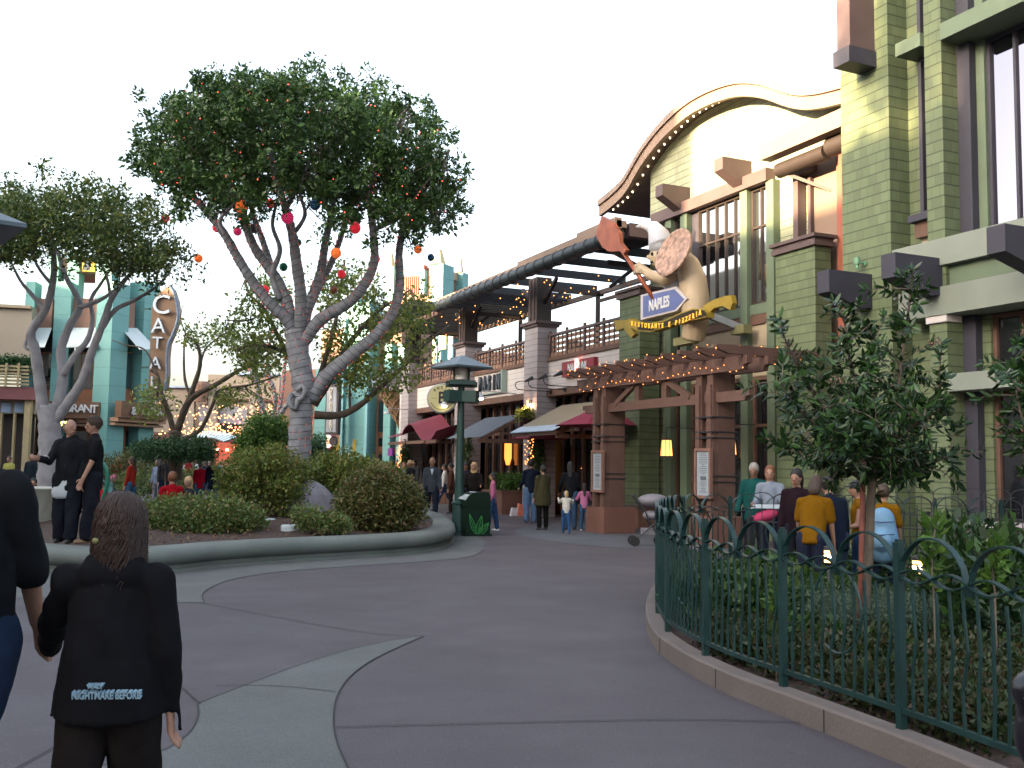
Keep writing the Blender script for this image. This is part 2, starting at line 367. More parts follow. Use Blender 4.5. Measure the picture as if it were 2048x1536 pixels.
sm.add(vs, fs).build('soil', SOIL, pt, True)
# ------------------------------------------------------------ right planter: kerb and soil
kb = cr(pg([(1830, 1541), (1688, 1482), (1574, 1436), (1460, 1390), (1384, 1352), (1331, 1317), (1304, 1289), (1291, 1244), (1300, 1205), (1318, 1178)]), 6)
kb = [gz(2300, 1745), gz(2050, 1640)]+kb+cr([kb[-1], gz(1345, 1162), gz(1420, 1152), gz(1600, 1150), gz(1850, 1150), gz(2200, 1150)], 5)[1:]
rp = thing('planter', 'low tan concrete kerb planter behind the green iron fence', 'planter', tuple(kb[20]))
MB().sweep(kb, [(0, 0), (0, .135), (.015, .15), (.14, .15), (.155, .05)]).build('curb', CURB, rp)
ks = [p+Vector((0, 0, .07)) for p in kb]
MB().add(ks, [tuple(range(len(ks)))]).build('soil', SOIL, rp, fix=False)
jm = MB()
for q in (10, 22, 34, 46):
    a = kb[q]; t = (kb[q+1]-kb[q-1]).normalized(); nrm = Vector((t.y, -t.x, 0)); jm.obox(a-nrm*-.001+Vector((0, 0, .07)), .004, .004, .066, t)
jm.build('curb_joint', GROOVE, rp)
# ------------------------------------------------------------ windows helper (plane of constant X, faces -X)
def win(parent, X, y0, y1, z0, z1, nv=2, nh=0, fm=None, gm=None, fw_=.05, proud=.05, hz=None, bw=None):
    fm = fm or SLATE; gm = gm or SKYGL; m = MB(); bw = bw or fw_*.8
    m.box(X-proud, X+.03, y0, y0+fw_, z0, z1); m.box(X-proud, X+.03, y1-fw_, y1, z0, z1)
    m.box(X-proud, X+.03, y0+fw_, y1-fw_, z0, z0+fw_); m.box(X-proud, X+.03, y0+fw_, y1-fw_, z1-fw_, z1)
    for i in range(1, nv):
        y = y0+(y1-y0)*i/nv; m.box(X-proud+.01, X+.02, y-bw/2, y+bw/2, z0+fw_, z1-fw_)
    for zz in (hz or [z0+(z1-z0)*i/(nh+1) for i in range(1, nh+1)]): m.box(X-proud+.004, X+.021, y0+fw_, y1-fw_, zz-bw/2, zz+bw/2)
    f = m.build('window', fm, parent); MB().box(X+.0, X+.012, y0+fw_*.5, y1-fw_*.5, z0+fw_*.5, z1-fw_*.5).build('pane', gm, f); return f
# ------------------------------------------------------------ pizzeria building with the wavy gable
nb = thing('pizzeria_building', 'green shingled restaurant building with a wavy lit gable roof and tall windows', 'building', (14.8, 18.5, 0))
rc = [px(x, y, 14.3) for x, y in [(1198, 403), (1216, 389), (1238, 369), (1253, 350), (1267, 325), (1281, 301), (1297, 278), (1326, 243), (1370, 202), (1414, 176), (1458, 160), (1487, 156), (1516, 158), (1540, 164), (1566, 173), (1595, 179), (1625, 178), (1655, 172), (1685, 164)]]
rc = [(p.y, p.z) for p in cr(rc, 3)]; rc += [(14.2, rc[-1][1]+.35), (13.6, rc[-1][1]+.75)]
def rz(Y):
    for (a, za), (b, zb) in zip(rc, rc[1:]):
        if b <= Y <= a: return za+(zb-za)*(Y-a)/(b-a+1e-9)
    return rc[0][1] if Y > rc[0][0] else rc[-1][1]
def strip(mb, X0, X1, t0, t1):      # band following the roof curve, between roof-t0 and roof-t1
    n = len(rc); vs = []
    for y, z in rc: vs += [(X0, y, z-t0), (X1, y, z-t0), (X1, y, z-t1), (X0, y, z-t1)]
    mb.add(vs, [(i*4+j, i*4+(j+1) % 4, (i+1)*4+(j+1) % 4, (i+1)*4+j) for i in range(n-1) for j in range(4)]+[(0, 1, 2, 3), (4*n-4, 4*n-1, 4*n-2, 4*n-3)])
FASC = mat('tan_fascia', (.20, .135, .10), .6, .06, 1.5); FASC2 = mat('tan_fascia_cap', (.19, .135, .11), .6, .14, 2.5)
m = MB(); strip(m, 14.42, 21, 0.02, .30); rf = m.build('roof', mat('roof_brown', (.12, .085, .07), .8), nb)
m = MB(); strip(m, 14.24, 14.418, -.02, .14); m.build('roof_cap', FASC2, rf)
m = MB(); strip(m, 14.30, 14.416, .143, .44); m.build('fascia', FASC, rf)
m = MB(); Y = 24.9
while Y > 14.6:
    if not 15.3 < Y < 18.2: bulbs(m, [(14.6, Y, rz(Y)-.33)], .03)
    Y -= .27
m.build('soffit_bulbs', BULBW, rf)
ys = np.linspace(23.2, 13.9, 40); poly = [(14.8, y, rz(y)-.29) for y in ys]+[(14.8, 13.9, 8.2), (14.8, 23.2, 8.2)]
MB().prism(poly, (.25, 0, 0)).build('gable_wall', GABLE, nb)
MB().box(14.8, 15.05, 22.2, 23.2, 0, 8.199).build('shingle_wall', GABLE, nb); MB().box(14.8, 15.05, 15.0, 17.74, 0, 8.199).build('shingle_wall', GABLE, nb)
MB().box(15.15, 15.3, 14, 23.2, 0, 8.3).build('back_wall', DARK, nb)
m = MB()
for k in range(6): z = 9.02-k*.11; m.box(14.77, 14.795, 18.98, 19.42, z-.055, z)
m.build('vent', DBROWN, nb)
m = MB(); m.box(14.52, 14.795, 17.9, 22.75, 8.2, 8.5); m.build('window_beam', PURP, nb)
for y0, y1 in ((21.89, 22.17), (21.16, 21.45), (18.7, 18.96), (17.74, 18.0)):
    MB().box(14.6, 14.84, y0, y1, .0, 8.2).build('pilaster', PILA if 0 else GTRIM, nb)
m = MB(); m.box(14.68, 14.83, 18.96, 21.16, 5.18, 5.42); m.box(14.68, 14.83, 18.0, 18.7, 5.18, 5.42); m.build('sill', GTRIM, nb)
m = MB(); m.box(14.7, 14.83, 18.96, 21.16, 4.95, 5.178); m.box(14.7, 14.83, 18.0, 18.7, 4.95, 5.178); m.build('brown_band', BROWN, nb)
m = MB(); m.box(14.75, 14.83, 18.96, 21.16, 3.75, 4.948); m.box(14.75, 14.83, 18.0, 18.7, 3.75, 4.948); m.build('beige_panel', BEIGE, nb)
win(nb, 14.78, 18.97, 20.85, 5.42, 8.19, 5, 0, DBROWN, SKYGL, .06, .05, hz=[7.25]); MB().box(14.76, 14.84, 20.85, 21.155, 5.42, 8.19).build('jamb', SLATE, nb)
win(nb, 14.78, 18.01, 18.69, 5.42, 8.19, 2, 0, DBROWN, SKYGL, .06, .05, hz=[7.25]); win(nb, 14.78, 21.46, 21.88, 5.42, 8.19, 1, 0, DBROWN, DKGL, .06)
win(nb, 14.8, 18.97, 21.15, .1, 3.74, 3, 0, BROWN, DKGL, .09, .06, hz=[2.6]); win(nb, 14.8, 18.01, 18.69, .1, 3.74, 1, 0, BROWN, DKGL, .09, .06, hz=[2.6]); win(nb, 14.8, 21.46, 21.88, .1, 3.74, 1, 0, BROWN, DKGL, .07)
for Yc in (21.29, 18.75):       # bracket beams under the gable
    h = .62; pr = [(13.95, 8.92), (14.8, 8.92), (14.8, 8.36), (14.5, 8.32), (13.95, 8.62)]
    MB().prism([(x, Yc-.0, z) for x, z in pr], (0, .34, 0)).build('bracket', PURP, nb)
# piers with caps
for y0, y1, zt, xb in ((22.45, 23.5, 6.2, 14.62), (15.72, 16.95, 6.2, 14.42)):
    p_ = MB().box(14.0, xb, y0, y1, .62, zt).build('pier', GREEN, nb)
    m = MB(); m.box(13.93, xb+.07, y0-.07, y1+.07, zt, zt+.10); m.box(13.96, xb+.04, y0-.04, y1+.04, zt+.10, zt+.17); m.box(13.9, xb+.1, y0-.1, y1+.1, zt+.17, zt+.24); m.build('cap', PURP, p_)
    m = MB(); m.box(13.94, 14.68, y0-.06, y1+.06, 0, .52); m.build('plinth', mat('terracotta_plinth', (.18, .09, .065), .75, .15, 3), p_); MB().box(13.91, 14.71, y0-.09, y1+.09, .52, .62).build('plinth_cap', PURP, p_)
# bay between the second pier and the tower
RED = mat('oxide_red_paint', (.24, .07, .045), .55, .12, 2)
m = MB(); m.box(14.56, 14.84, 15.42, 15.68, 4.3, 8.35); m.build('red_post', RED, nb)
m = MB(); a = px(1513, 312, 13.9); m.box(13.8, 14.1, 13.9, 17.2, 8.36, 8.72); m.build('lintel', FASC, nb)
m = MB(); m.tube([(14.25, 17.1, 8.16), (14.25, 15.6, 8.16)], .17, 14); m.tube([(14.2, 15.45, 8.2), (14.2, 13.9, 8.2)], .2, 14); m.build('round_beam', DBROWN, nb, True, auto=40)
m = MB(); m.beam((14.25, 16.9, 8.05), (14.72, 16.0, 7.5), .07, .07); m.build('brace', DBROWN, nb)
m = MB(); m.box(14.55, 14.78, 16.86, 17.02, 6.2, 8.05); m.box(14.6, 14.78, 16.52, 16.60, 6.2, 7.95); m.box(14.53, 14.79, 16.4, 17.05, 8.05, 8.2); m.build('bay_frame', PURP, nb)
MB().box(14.7, 14.79, 15.69, 16.51, 4.2, 8.35).build('beige_panel', mat('salmon_panel', (.19, .125, .09), .6, .1, 1), nb)
m = MB(); m.box(14.62, 14.78, 15.0, 15.7, 3.9, 5.0); m.build('white_panel', CREAM, nb); m = MB(); m.box(14.62, 14.78, 15.0, 17.0, 0, 3.88); m.build('ground_wall', GREEN, nb)
# ------------------------------------------------------------ right tower
tw = thing('green_tower', 'tall green shingled corner tower with big sky reflecting windows at the right', 'building', (13, 12, 0))
MB().box(13.0, 13.78, 12.7, 13.86, 0, 12.5).build('pier', GREEN, tw)
MB().box(13.0, 13.62, 11.55, 11.9, 0, 12.5).build('pier', GREEN, tw)
MB().box(13.8, 16, 4, 13.8, 0, 12.5).build('core_wall', DARK, tw)
m = MB(); m.box(13.46, 13.78, 11.9, 12.7, 0, 12.5); m.build('recess_wall', GREEN, tw)
win(tw, 13.42, 11.94, 12.32, 5.95, 8.72, 1, 0, SLATE, DKGL, .07, .12); win(tw, 13.42, 11.94, 12.32, 9.05, 12.3, 1, 0, SLATE, DKGL, .07, .12)
m = MB(); m.box(12.93, 13.44, 11.92, 12.46, 8.74, 8.97); m.build('recess_beam', GTRIM, tw)
m = MB(); m.box(13.1, 13.44, 11.92, 12.42, 5.82, 5.94); m.build('sill', SLATE, tw)
m = MB(); m.box(13.2, 13.44, 11.92, 12.36, 5.55, 5.818); m.build('brown_band', BROWN, tw)
m = MB(); m.box(13.3, 13.44, 11.92, 12.3, 5.38, 5.548); m.build('beige_panel', BEIGE, tw)
m = MB(); m.box(12.94, 13.75, 4, 11.51, 8.67, 8.95); m.build('upper_beam', GTRIM, tw)
m = MB(); m.box(12.94, 13.6, 4, 12.62, 4.93, 5.37); m.build('long_band', LGREEN, tw)
m = MB(); m.box(13.08, 13.6, 4, 12.55, 4.58, 4.93); m.build('recess_band', GTRIM, tw)
m = MB(); m.box(12.94, 13.6, 4, 12.50, 4.12, 4.58); m.build('long_band', LGREEN, tw)
m = MB(); m.box(12.98, 13.7, 4, 11.53, 2.87, 3.15); m.build('long_band', LGREEN, tw)
m = MB(); m.box(12.96, 13.3, 11.52, 11.94, 4.0, 4.115); m.build('pier_cap', CREAM, tw)
for z0, z1, gm, fm in ((5.37, 8.66, TWGL, SLATE), (8.96, 12.4, TWGL, SLATE), (3.15, 4.1, DKGL, BROWN), (.75, 2.86, DKGL, BROWN)):
    MB().box(13.35, 13.79, 11.30, 11.549, z0, z1).build('jamb', SLATE, tw); MB().box(13.5, 13.79, 11.14, 11.30, z0, z1).build('jamb', GTRIM if gm is TWGL else GREEN, tw)
    win(tw, 13.6, 9.6, 11.14, z0, z1, 3, 0, fm, gm, .07, .05, bw=.05); win(tw, 13.6, 7.4, 9.4, z0, z1, 4, 0, fm, gm, .07, .05, bw=.05)
    MB().box(13.4, 13.79, 9.4, 9.6, z0, z1).build('jamb', SLATE, tw)
m = MB(); m.box(13.2, 13.8, 4, 11.5, .0, .74); m.build('base_wall', mat('low_wall', (.22, .16, .14), .7, .1, 2), tw); m = MB(); m.box(13.05, 13.85, 4, 11.5, .742, .82); m.build('base_sill', mat('stone_sill', (.34, .30, .34), .6), tw)
for Yc, X0 in ((13.15, 12.02), (11.62, 11.98), (9.55, 11.9)):
    pr = [(X0, 5.05), (13.0, 5.05), (13.0, 4.45), (12.75, 4.42), (X0, 4.66)]
    MB().prism([(x, Yc, z) for x, z in pr], (0, .3, 0)).build('beam_end', SLATE, tw)
m = MB(); m.box(12.42, 12.998, 13.0, 13.32, 9.0, 12.5); m.build('corner_box', PURP, tw); m = MB(); m.box(12.36, 12.996, 12.96, 13.36, 8.76, 9.05); m.build('corner_box_foot', SLATE, tw)
# small wall lamp
lg = thing('wall_spotlight', 'small green spotlight on the shingled tower pier', 'wall lamp', (12.99, 12.95, 5.0)); p = px(1714, 522, 12.85)
m = MB(); m.tube([p+Vector((0, 0, .06)), p+Vector((0, 0, -.06))], .055, 12); m.tube([p+Vector((0, 0, -.06)), p+Vector((0, 0, -.14))], .03, 10); m.build('lamp_head', mat('green_metal', (.1, .22, .13), .4, .05), lg)
m = MB(); m.tube([p+Vector((0, 0, -.02)), Vector((13.0, p.y-.06, p.z-.04))], .015, 8); m.lathe((12.97, p.y-.06, p.z-.04), [(.04, 0), (.04, .03)], 12, (1, 0, 0)); m.build('bracket', _m['green_metal'], lg)
# ------------------------------------------------------------ white terrace building
wb = thing('terrace_building', 'white sided shop row with a dark roofed upper terrace and three awnings', 'building', (14.4, 33, 0))
PY = (28.62, 34.85, 41.4)
for y in PY:
    p_ = MB().box(14.0, 14.7, y, y+.98, 0, 6.12).build('pillar', PINKSH, wb)
    m = MB(); m.box(13.94, 14.76, y-.06, y+1.04, 6.12, 6.2); m.box(13.88, 14.82, y-.12, y+1.1, 6.2, 6.3); m.build('cap', PURP, p_)
    m = MB(); m.box(14.02, 14.55, y+.12, y+.78, 6.3, 7.75); m.build('terrace_post', DBROWN, wb); m = MB(); m.box(13.99, 14.018, y+.3, y+.38, 6.3, 7.7); m.box(13.99, 14.018, y+.55, y+.63, 6.3, 7.7); m.build('post_trim', PURP, wb)
bays = ((23.52, 28.61), (29.61, 34.84), (35.84, 41.39))
for bi, (a, b) in enumerate(bays):
    MB().box(14.4, 14.8, a, b, 4.06, 4.98).build('siding', CREAM, wb)
    m = MB(); m.box(14.34, 14.85, a, b, 3.84, 4.058); m.box(14.34, 14.85, a, b, 4.98, 5.10); m.build('trim', BROWN, wb)
    r_ = MB().box(14.42, 14.46, a, b, 5.10, 5.24)
    for z0 in (5.29, 5.46, 5.63): r_.box(14.44, 14.47, a, b, z0, z0+.105)
    rl = r_.build('railing', mat('rail_board', (.21, .115, .075), .65, .12, 3), wb)
    m = MB(); m.box(14.36, 14.5, a, b, 5.78, 5.85); y = a+.4
    while y < b: m.box(14.38, 14.44, y-.045, y+.045, 5.02, 5.95); y += 1.15
    m.build('rail_post', PURP, rl)
    m = MB(); y = a+.1
    while y < b: m.box(14.405, 14.439, y-.015, y+.015, 5.1, 5.8); y += .29
    m.build('baluster', PURP, rl)
    # shop front
    MB().box(15.6, 15.7, a, b, 0, 3.84).build('shop_back', WARM if 0 else DBROWN, wb)
    m = MB(); m.box(14.9, 15.0, a, b, 2.72, 2.84); m.box(14.9, 15.0, a, b, 0.0, .45); n = 7
    for k in range(n+1): y = a+(b-a)*k/n; m.box(14.88, 15.02, max(a, y-.07), min(b, y+.07), 0, 3.84)
    sf = m.build('shopfront', BROWN, wb); MB().box(14.97, 14.98, a, b, .45, 3.8).build('pane', glass('shop_glass', (.3, .3, .3), .12, .05), sf)
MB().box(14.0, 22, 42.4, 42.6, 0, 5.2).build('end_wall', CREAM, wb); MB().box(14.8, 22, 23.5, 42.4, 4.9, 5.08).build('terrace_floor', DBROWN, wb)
MB().box(21.9, 22, 23.5, 42.4, 0, 4.9).build('rear_wall', DARK, wb)
# terrace roof: slats across, round ribbed edge beam
m = MB(); y = 24.0
while y < 43.0:
    x0 = 13.0 if y < 35.8 else 12.1; m.box(x0, 16.8, y, y+(.14 if y > 31.5 else .1), 7.62, 7.86); y += .42 if y > 31.5 else 1.9
tr = m.build('roof_slats', mat('blue_black_timber', (.010, .013, .018), .55, .15, 3), wb)
m = MB(); m.box(13.1, 15.2, 22.2, 25.5, 7.95, 8.0); m.build('roof_sheet', DBROWN, wb)
m = MB(); m.tube([(13.0, 35.4, 7.60), (13.0, 21.9, 7.60)], .19, 16); y = 22.2
while y < 35.3: m.lathe((13.0, y, 7.60), [(.19, -.04), (.215, -.02), (.215, .02), (.19, .04)], 16, (0, 1, 0)); y += .62
m.build('edge_beam', mat('edge_beam_paint', (.013, .019, .025), .5, .12, 3), wb, True, auto=40)
m = MB(); m.box(12.95, 13.25, 21.9, 28, 7.8, 7.98); m.box(12.9, 13.1, 21.9, 24.0, 7.72, 8.05); m.box(13.0, 13.15, 28, 35.5, 7.8, 7.9); m.build('roof_edge', FASC, wb)
MB().box(13.35, 14.7, 21.9, 22.2, 7.6, 7.95).build('roof_beam', PURP, wb); MB().beam((13.1, 22.6, 7.35), (14.3, 22.6, 6.9), .08, .08).build('brace', DBROWN, wb); m = MB(); m.beam((13.2, 35.6, 7.45), (13.2, 42.8, 7.3), .16, .2); m.build('roof_beam', PURP, wb)
m = MB()
for y in (24.5, 29.1, 35.3, 41.5): m.box(18.9, 19.4, y, y+.5, 5.08, 6.7)
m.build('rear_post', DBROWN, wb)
m = MB()
for y in (24.7, 29.3, 35.5, 41.7): m.beam((14.3, y, 7.5), (16.8, y, 7.5), .12, .16); m.beam((14.4, y, 6.8), (15.3, y, 7.5), .1, .1); m.beam((16.6, y, 5.1), (16.6, y, 7.5), .12, .12)
for y in (29.1, 35.3): m.beam((14.3, y+.4, 6.9), (14.3, y+1.3, 7.6), .1, .1); m.beam((14.3, y-.3, 6.9), (14.3, y-1.2, 7.6), .1, .1)
m.beam((16.7, 24, 7.55), (16.7, 43, 7.55), .12, .16); m.beam((16.5, 24, 7.2), (16.5, 29, 7.2), .1, .1); m.beam((16.5, 26.5, 6.4), (16.5, 24.3, 7.6), .1, .1); m.build('brace', DBROWN, wb)
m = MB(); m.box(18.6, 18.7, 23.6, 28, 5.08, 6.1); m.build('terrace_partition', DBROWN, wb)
# awnings
CORR = mat('beige_corrugated', (.27, .225, .155), .6, .07, 2); BLUEC = mat('blue_grey_awning', (.07, .088, .115), .6, .08, 2); MAR = mat('maroon_awning', (.13, .02, .035), .6, .1, 2); STEEL = mat('galvanised_edge', (.45, .5, .55), .35, .1, 3, metal=.5)
def corr(y0, y1, X0, z0, X1, z1, nn, amp):
    m = MB(); vs = []
    for i in range(nn+1):
        y = y0+(y1-y0)*i/nn; d = amp*math.sin(i*math.pi*.5)
        vs += [(X0, y, z0+d), (X1, y, z1+d)]
    m.add(vs, [(2*i, 2*i+1, 2*i+3, 2*i+2) for i in range(nn)]); return m
aw = corr(24.7, 27.6, 12.65, 2.62, 14.35, 3.5, 116, .02).build('awning', CORR, wb); MB().box(12.67, 12.72, 24.7, 27.6, 2.48, 2.6).build('awning_edge', BROWN, aw)
corr(24.7, 27.6, 12.6, 2.6, 12.95, 2.775, 116, .022).build('awning_trim', STEEL, aw)
m = MB(); m.beam((12.7, 24.72, 2.5), (14.35, 24.72, 3.38), .09, .12); m.beam((12.7, 24.72, 2.45), (14.35, 24.72, 2.45), .09, .12); m.beam((13.5, 24.72, 2.5), (13.5, 24.72, 2.95), .08, .08); m.beam((12.7, 27.58, 2.5), (14.35, 27.58, 3.38), .09, .12); m.build('awning_frame', BROWN, aw)
aw = corr(30.4, 33.6, 12.85, 2.55, 14.35, 3.35, 16, .008).build('awning', BLUEC, wb)
m = MB(); m.beam((12.9, 30.42, 2.5), (14.35, 30.42, 3.25), .09, .1); m.beam((12.7, 30.42, 2.42), (14.35, 30.42, 2.42), .09, .13); m.beam((13.6, 30.42, 2.45), (13.6, 30.42, 2.85), .08, .08); m.build('awning_frame', BROWN, aw)
fp_ = [px(x, y, 13.1) for x, y in [(776, 874), (790, 872), (803, 868), (808, 857), (817, 848), (824, 850), (832, 862), (841, 876), (850, 885), (858, 884), (864, 874), (869, 866), (872, 862)]]
fp_ = cr(fp_, 4); vs = []
for p in fp_: vs += [(13.1, p.y, p.z), (14.4, p.y, p.z+.42), (14.4, p.y, p.z+.38), (13.1, p.y, p.z-.04)]
k = len(fp_); aw = MB().add(vs, [(4*i+j, 4*i+(j+1) % 4, 4*i+4+(j+1) % 4, 4*i+4+j) for i in range(k-1) for j in range(4)]).build('awning', MAR, wb, True, auto=40)
m = MB(); m.beam((13.15, fp_[-1].y, 2.5), (13.15, fp_[0].y, 2.5), .1, .12); m.beam((13.05, 39, 2.5), (14.4, 39, 2.5), .1, .1); m.beam((13.05, 36.6, 2.5), (14.4, 36.6, 2.5), .1, .1); m.build('awning_frame', BROWN, aw)
# ------------------------------------------------------------ vegetation materials
BARK = mat('grey_bark', (.20, .205, .225), .85, .25, 5, .5, 30); BARK2 = mat('pale_bark', (.27, .26, .275), .8, .2, 4, .4, 25); BARKD = mat('brown_bark', (.11, .085, .065), .85, .25, 5, .5, 30)
LF_TREE = leafmat('tree_leaf', (.018, .048, .012), (.040, .090, .022), (.085, .15, .035), .28); LF_TREE2 = leafmat('tree_leaf_warm', (.03, .06, .015), (.075, .12, .03), (.17, .18, .04))
LF_SPARSE = leafmat('sparse_leaf', (.08, .12, .025), (.17, .23, .045), (.30, .30, .07), .45); LF_NAN = leafmat('shrub_leaf', (.06, .095, .018), (.13, .18, .032), (.20, .15, .05), .3)
LF_NANR = leafmat('reddish_shrub_leaf', (.05, .065, .018), (.11, .13, .035), (.17, .09, .045), .3); LF_LOW = leafmat('low_shrub_leaf', (.05, .09, .022), (.11, .17, .04), (.20, .15, .06), .3)
LF_BIG = leafmat('glossy_leaf', (.010, .028, .010), (.022, .055, .016), (.05, .11, .024), .15, .3); LF_JUN = leafmat('juniper_leaf', (.02, .06, .02), (.035, .09, .03), (.05, .12, .04), .2)
LF_SILV = leafmat('silver_leaf', (.05, .085, .06), (.075, .12, .085), (.10, .15, .11), .2, .7); LF_PK = leafmat('pink_blossom', (.22, .10, .09), (.28, .15, .12), (.24, .2, .12), .2, .7)
LF_GRN = leafmat('fresh_leaf', (.035, .09, .015), (.07, .15, .025), (.12, .20, .04), .3)
WIRE = mat('dark_wire', (.015, .015, .018), .6, 0)
def branch(mb, pix, D, r0, r1, n=8, jit=0., off=None):
    P = []; k = len(pix)
    for i, q in enumerate(pix):
        d = D + (off or 0)*(i/(k-1))
        P.append(dp(q[0], q[1], d))
    P = cr(P, 5); m = len(P); rr = [.86*(r0+(r1-r0)*(i/(m-1)))*(1+.06*math.sin(i*2.1+r0*50)) for i in range(m)]
    if jit: P = [p+Vector((random.uniform(-1, 1), random.uniform(-1, 1), random.uniform(-1, 1)))*jit for p in P]
    mb.tube(P, rr, n); return P, rr
def wrap(mb, P, rr, pitch, bl=None, bstep=6, r=.007, z0=-1):
    Q = resample(P, .03); n = len(P); L = 0; out = []; N = None
    # helix
    cum = [0]
    for a, b in zip(P, P[1:]): cum.append(cum[-1]+(b-a).length)
    s = 0.; T0 = None
    while s < cum[-1]:
        i = max(j for j in range(n) if cum[j] <= s+1e-9); i = min(i, n-2); t = (s-cum[i])/max(1e-6, cum[i+1]-cum[i])
        p = P[i].lerp(P[i+1], t); T = (P[i+1]-P[i]).normalized(); rad = rr[i]+(rr[i+1]-rr[i])*t+r*.9
        A = T.cross(Vector((0.3, 1, 0.1))).normalized(); B = T.cross(A)
        a = s/pitch*2*math.pi; q = p+(A*math.cos(a)+B*math.sin(a))*rad
        out.append(q)
        if bl is not None and random.random() < .55/bstep: bl.append(q+(q-p).normalized()*.012)
        s += pitch/12
    if len(out) > 2: mb.tube(out, r, 4, False)
def crown_clumps(poly, D, depth, n, cx=None, flat=None):
    xs = [p[0] for p in poly]; ys = [p[1] for p in poly]; out = []; x0, x1, y0, y1 = min(xs), max(xs), min(ys), max(ys); cx = (x0+x1)/2; cy = (y0+y1)/2
    while len(out) < n:
        x = random.uniform(x0, x1); y = random.uniform(y0, y1)
        if not inpoly(x, y, poly): continue
        e = 1-min(1, ((x-cx)/(x1-x0)*2)**2*.9); d = D+random.uniform(-1, 1)*depth*math.sqrt(max(.08, e))
        out.append(dp(x, y, d))
    return out
def twigs(mb, tips, clumps, r=.018, frac=.5):
    for c in clumps:
        if random.random() > frac: continue
        b = min(tips, key=lambda t: (t-c).length); 
        if (b-c).length > 3.2: continue
        m_ = (b+c)/2+Vector((random.uniform(-.2, .2), random.uniform(-.2, .2), -.15)); mb.tube([b, m_, c], [r*1.6, r, r*.4], 4, False)
# ---- big wrapped tree in the middle
DT = 24.0; base_ = dp(600, 1012, DT)
bt = thing('broad_tree', 'big ball crowned tree in the round planter, its grey trunk wrapped with string lights', 'tree', (base_.x, base_.y, .5))
t_ = MB(); BR = []
BR.append(branch(t_, [(603, 1035), (602, 1000), (598, 940), (600, 880), (603, 820), (606, 770), (597, 710), (590, 660)], DT, .34, .30, 18))
BR.append(branch(t_, [(592, 680), (575, 640), (545, 612), (510, 570), (478, 520), (450, 470), (415, 425), (385, 390), (368, 350), (352, 270)], DT, .2, .05, 10, 0, -.8))
BR.append(branch(t_, [(590, 670), (572, 600), (545, 545), (512, 500), (490, 450), (472, 400), (450, 350), (440, 290)], DT, .19, .05, 10, 0, .9))
BR.append(branch(t_, [(588, 670), (570, 600), (545, 540), (525, 480), (510, 440), (500, 400)], DT, .14, .06, 8, 0, 2.2))
BR.append(branch(t_, [(596, 680), (602, 600), (592, 520), (585, 470), (572, 420), (556, 370), (540, 300), (520, 230)], DT, .19, .05, 10, 0, -1.4))
BR.append(branch(t_, [(600, 680), (618, 610), (640, 550), (650, 490), (662, 430), (676, 370), (700, 300)], DT, .17, .05, 10, 0, 1.6))
BR.append(branch(t_, [(602, 690), (640, 640), (690, 610), (725, 575), (748, 525), (746, 460), (740, 400), (752, 330), (770, 250)], DT, .20, .05, 10, 0, -.5))
BR.append(branch(t_, [(618, 800), (650, 755), (700, 712), (750, 672), (785, 625), (800, 570), (798, 510), (806, 450), (812, 400), (840, 330)], DT, .22, .05, 12, 0, .6))
BR.append(branch(t_, [(598, 660), (630, 590), (665, 520), (690, 450), (705, 400)], DT, .13, .05, 8, 0, 2.8))
BR.append(branch(t_, [(560, 600), (545, 550), (560, 500), (545, 450), (555, 400)], DT, .10, .04, 8, 0, .5))
for pix in ([(450, 470), (440, 440), (465, 410), (480, 380)], [(385, 390), (340, 350), (310, 300), (300, 250)], [(415, 425), (430, 380), (400, 330)], [(585, 470), (610, 430), (600, 380), (620, 320)],
            [(662, 430), (640, 380), (660, 320), (650, 250)], [(740, 400), (700, 350), (690, 280)], [(746, 460), (790, 440), (820, 410), (860, 370)], [(806, 450), (850, 450), (880, 420)], [(812, 400), (870, 350), (900, 300)], [(472, 400), (500, 350), (490, 280), (470, 200)], [(572, 420), (600, 350), (590, 260), (600, 190)], [(770, 300), (800, 240), (820, 210)]):
    BR.append(branch(t_, pix, DT+random.uniform(-1, 1), .07, .025, 6, 0, random.uniform(-1, 1)))
t_.build('trunk', BARK, bt, True); tips = [p for P, r_ in BR[1:] for p in P[len(P)//2:]]
kn = MB(); kc = dp(594, 790, DT-.33)
kn.tube([kc+RT*-.13+UP*.04+fw*.05, kc+RT*-.2-UP*.12, kc+RT*-.14-UP*.3, kc+RT*-.02-UP*.32, kc+RT*.02-UP*.12, kc+RT*.14-UP*.05, kc+RT*.2+UP*.12, kc+RT*.12+UP*.22, kc+RT*-.02+UP*.1], [.05, .07, .06, .05, .07, .06, .07, .06, .04], 8); kn.build('knot', BARK, bt, True)
crown = [(262, 250), (275, 215), (310, 192), (345, 205), (380, 160), (410, 160), (440, 125), (480, 132), (520, 150), (560, 125), (600, 135), (650, 130), (700, 155), (740, 160), (790, 185), (830, 200), (860, 215), (905, 255), (915, 300), (930, 350), (915, 400), (918, 430), (880, 450), (850, 440), (830, 460), (795, 455), (770, 400), (740, 395), (700, 415), (690, 455), (660, 440), (650, 400), (600, 385), (560, 375), (500, 395), (470, 425), (430, 410), (400, 380), (370, 400), (345, 385), (320, 350), (285, 340), (270, 300)]
crown = [(590+(x-590)*.93, 38+y*.92) for x, y in crown]; cc = crown_clumps(crown, DT, 3.4, 330); cl = [c+Vector((random.uniform(-.55, .55), random.uniform(-.55, .55), random.uniform(-.42, .4))) for c in cc for _ in range(4)]
tw_ = MB(); twigs(tw_, tips, cl, .009, .4); tw_.build('twigs', BARKD, bt, fix=False)
leaves('crown', cl, 50, rng.uniform(.12, .29, len(cl)), .12, LF_TREE, bt, .48, .3)
wm = MB(); bl = []
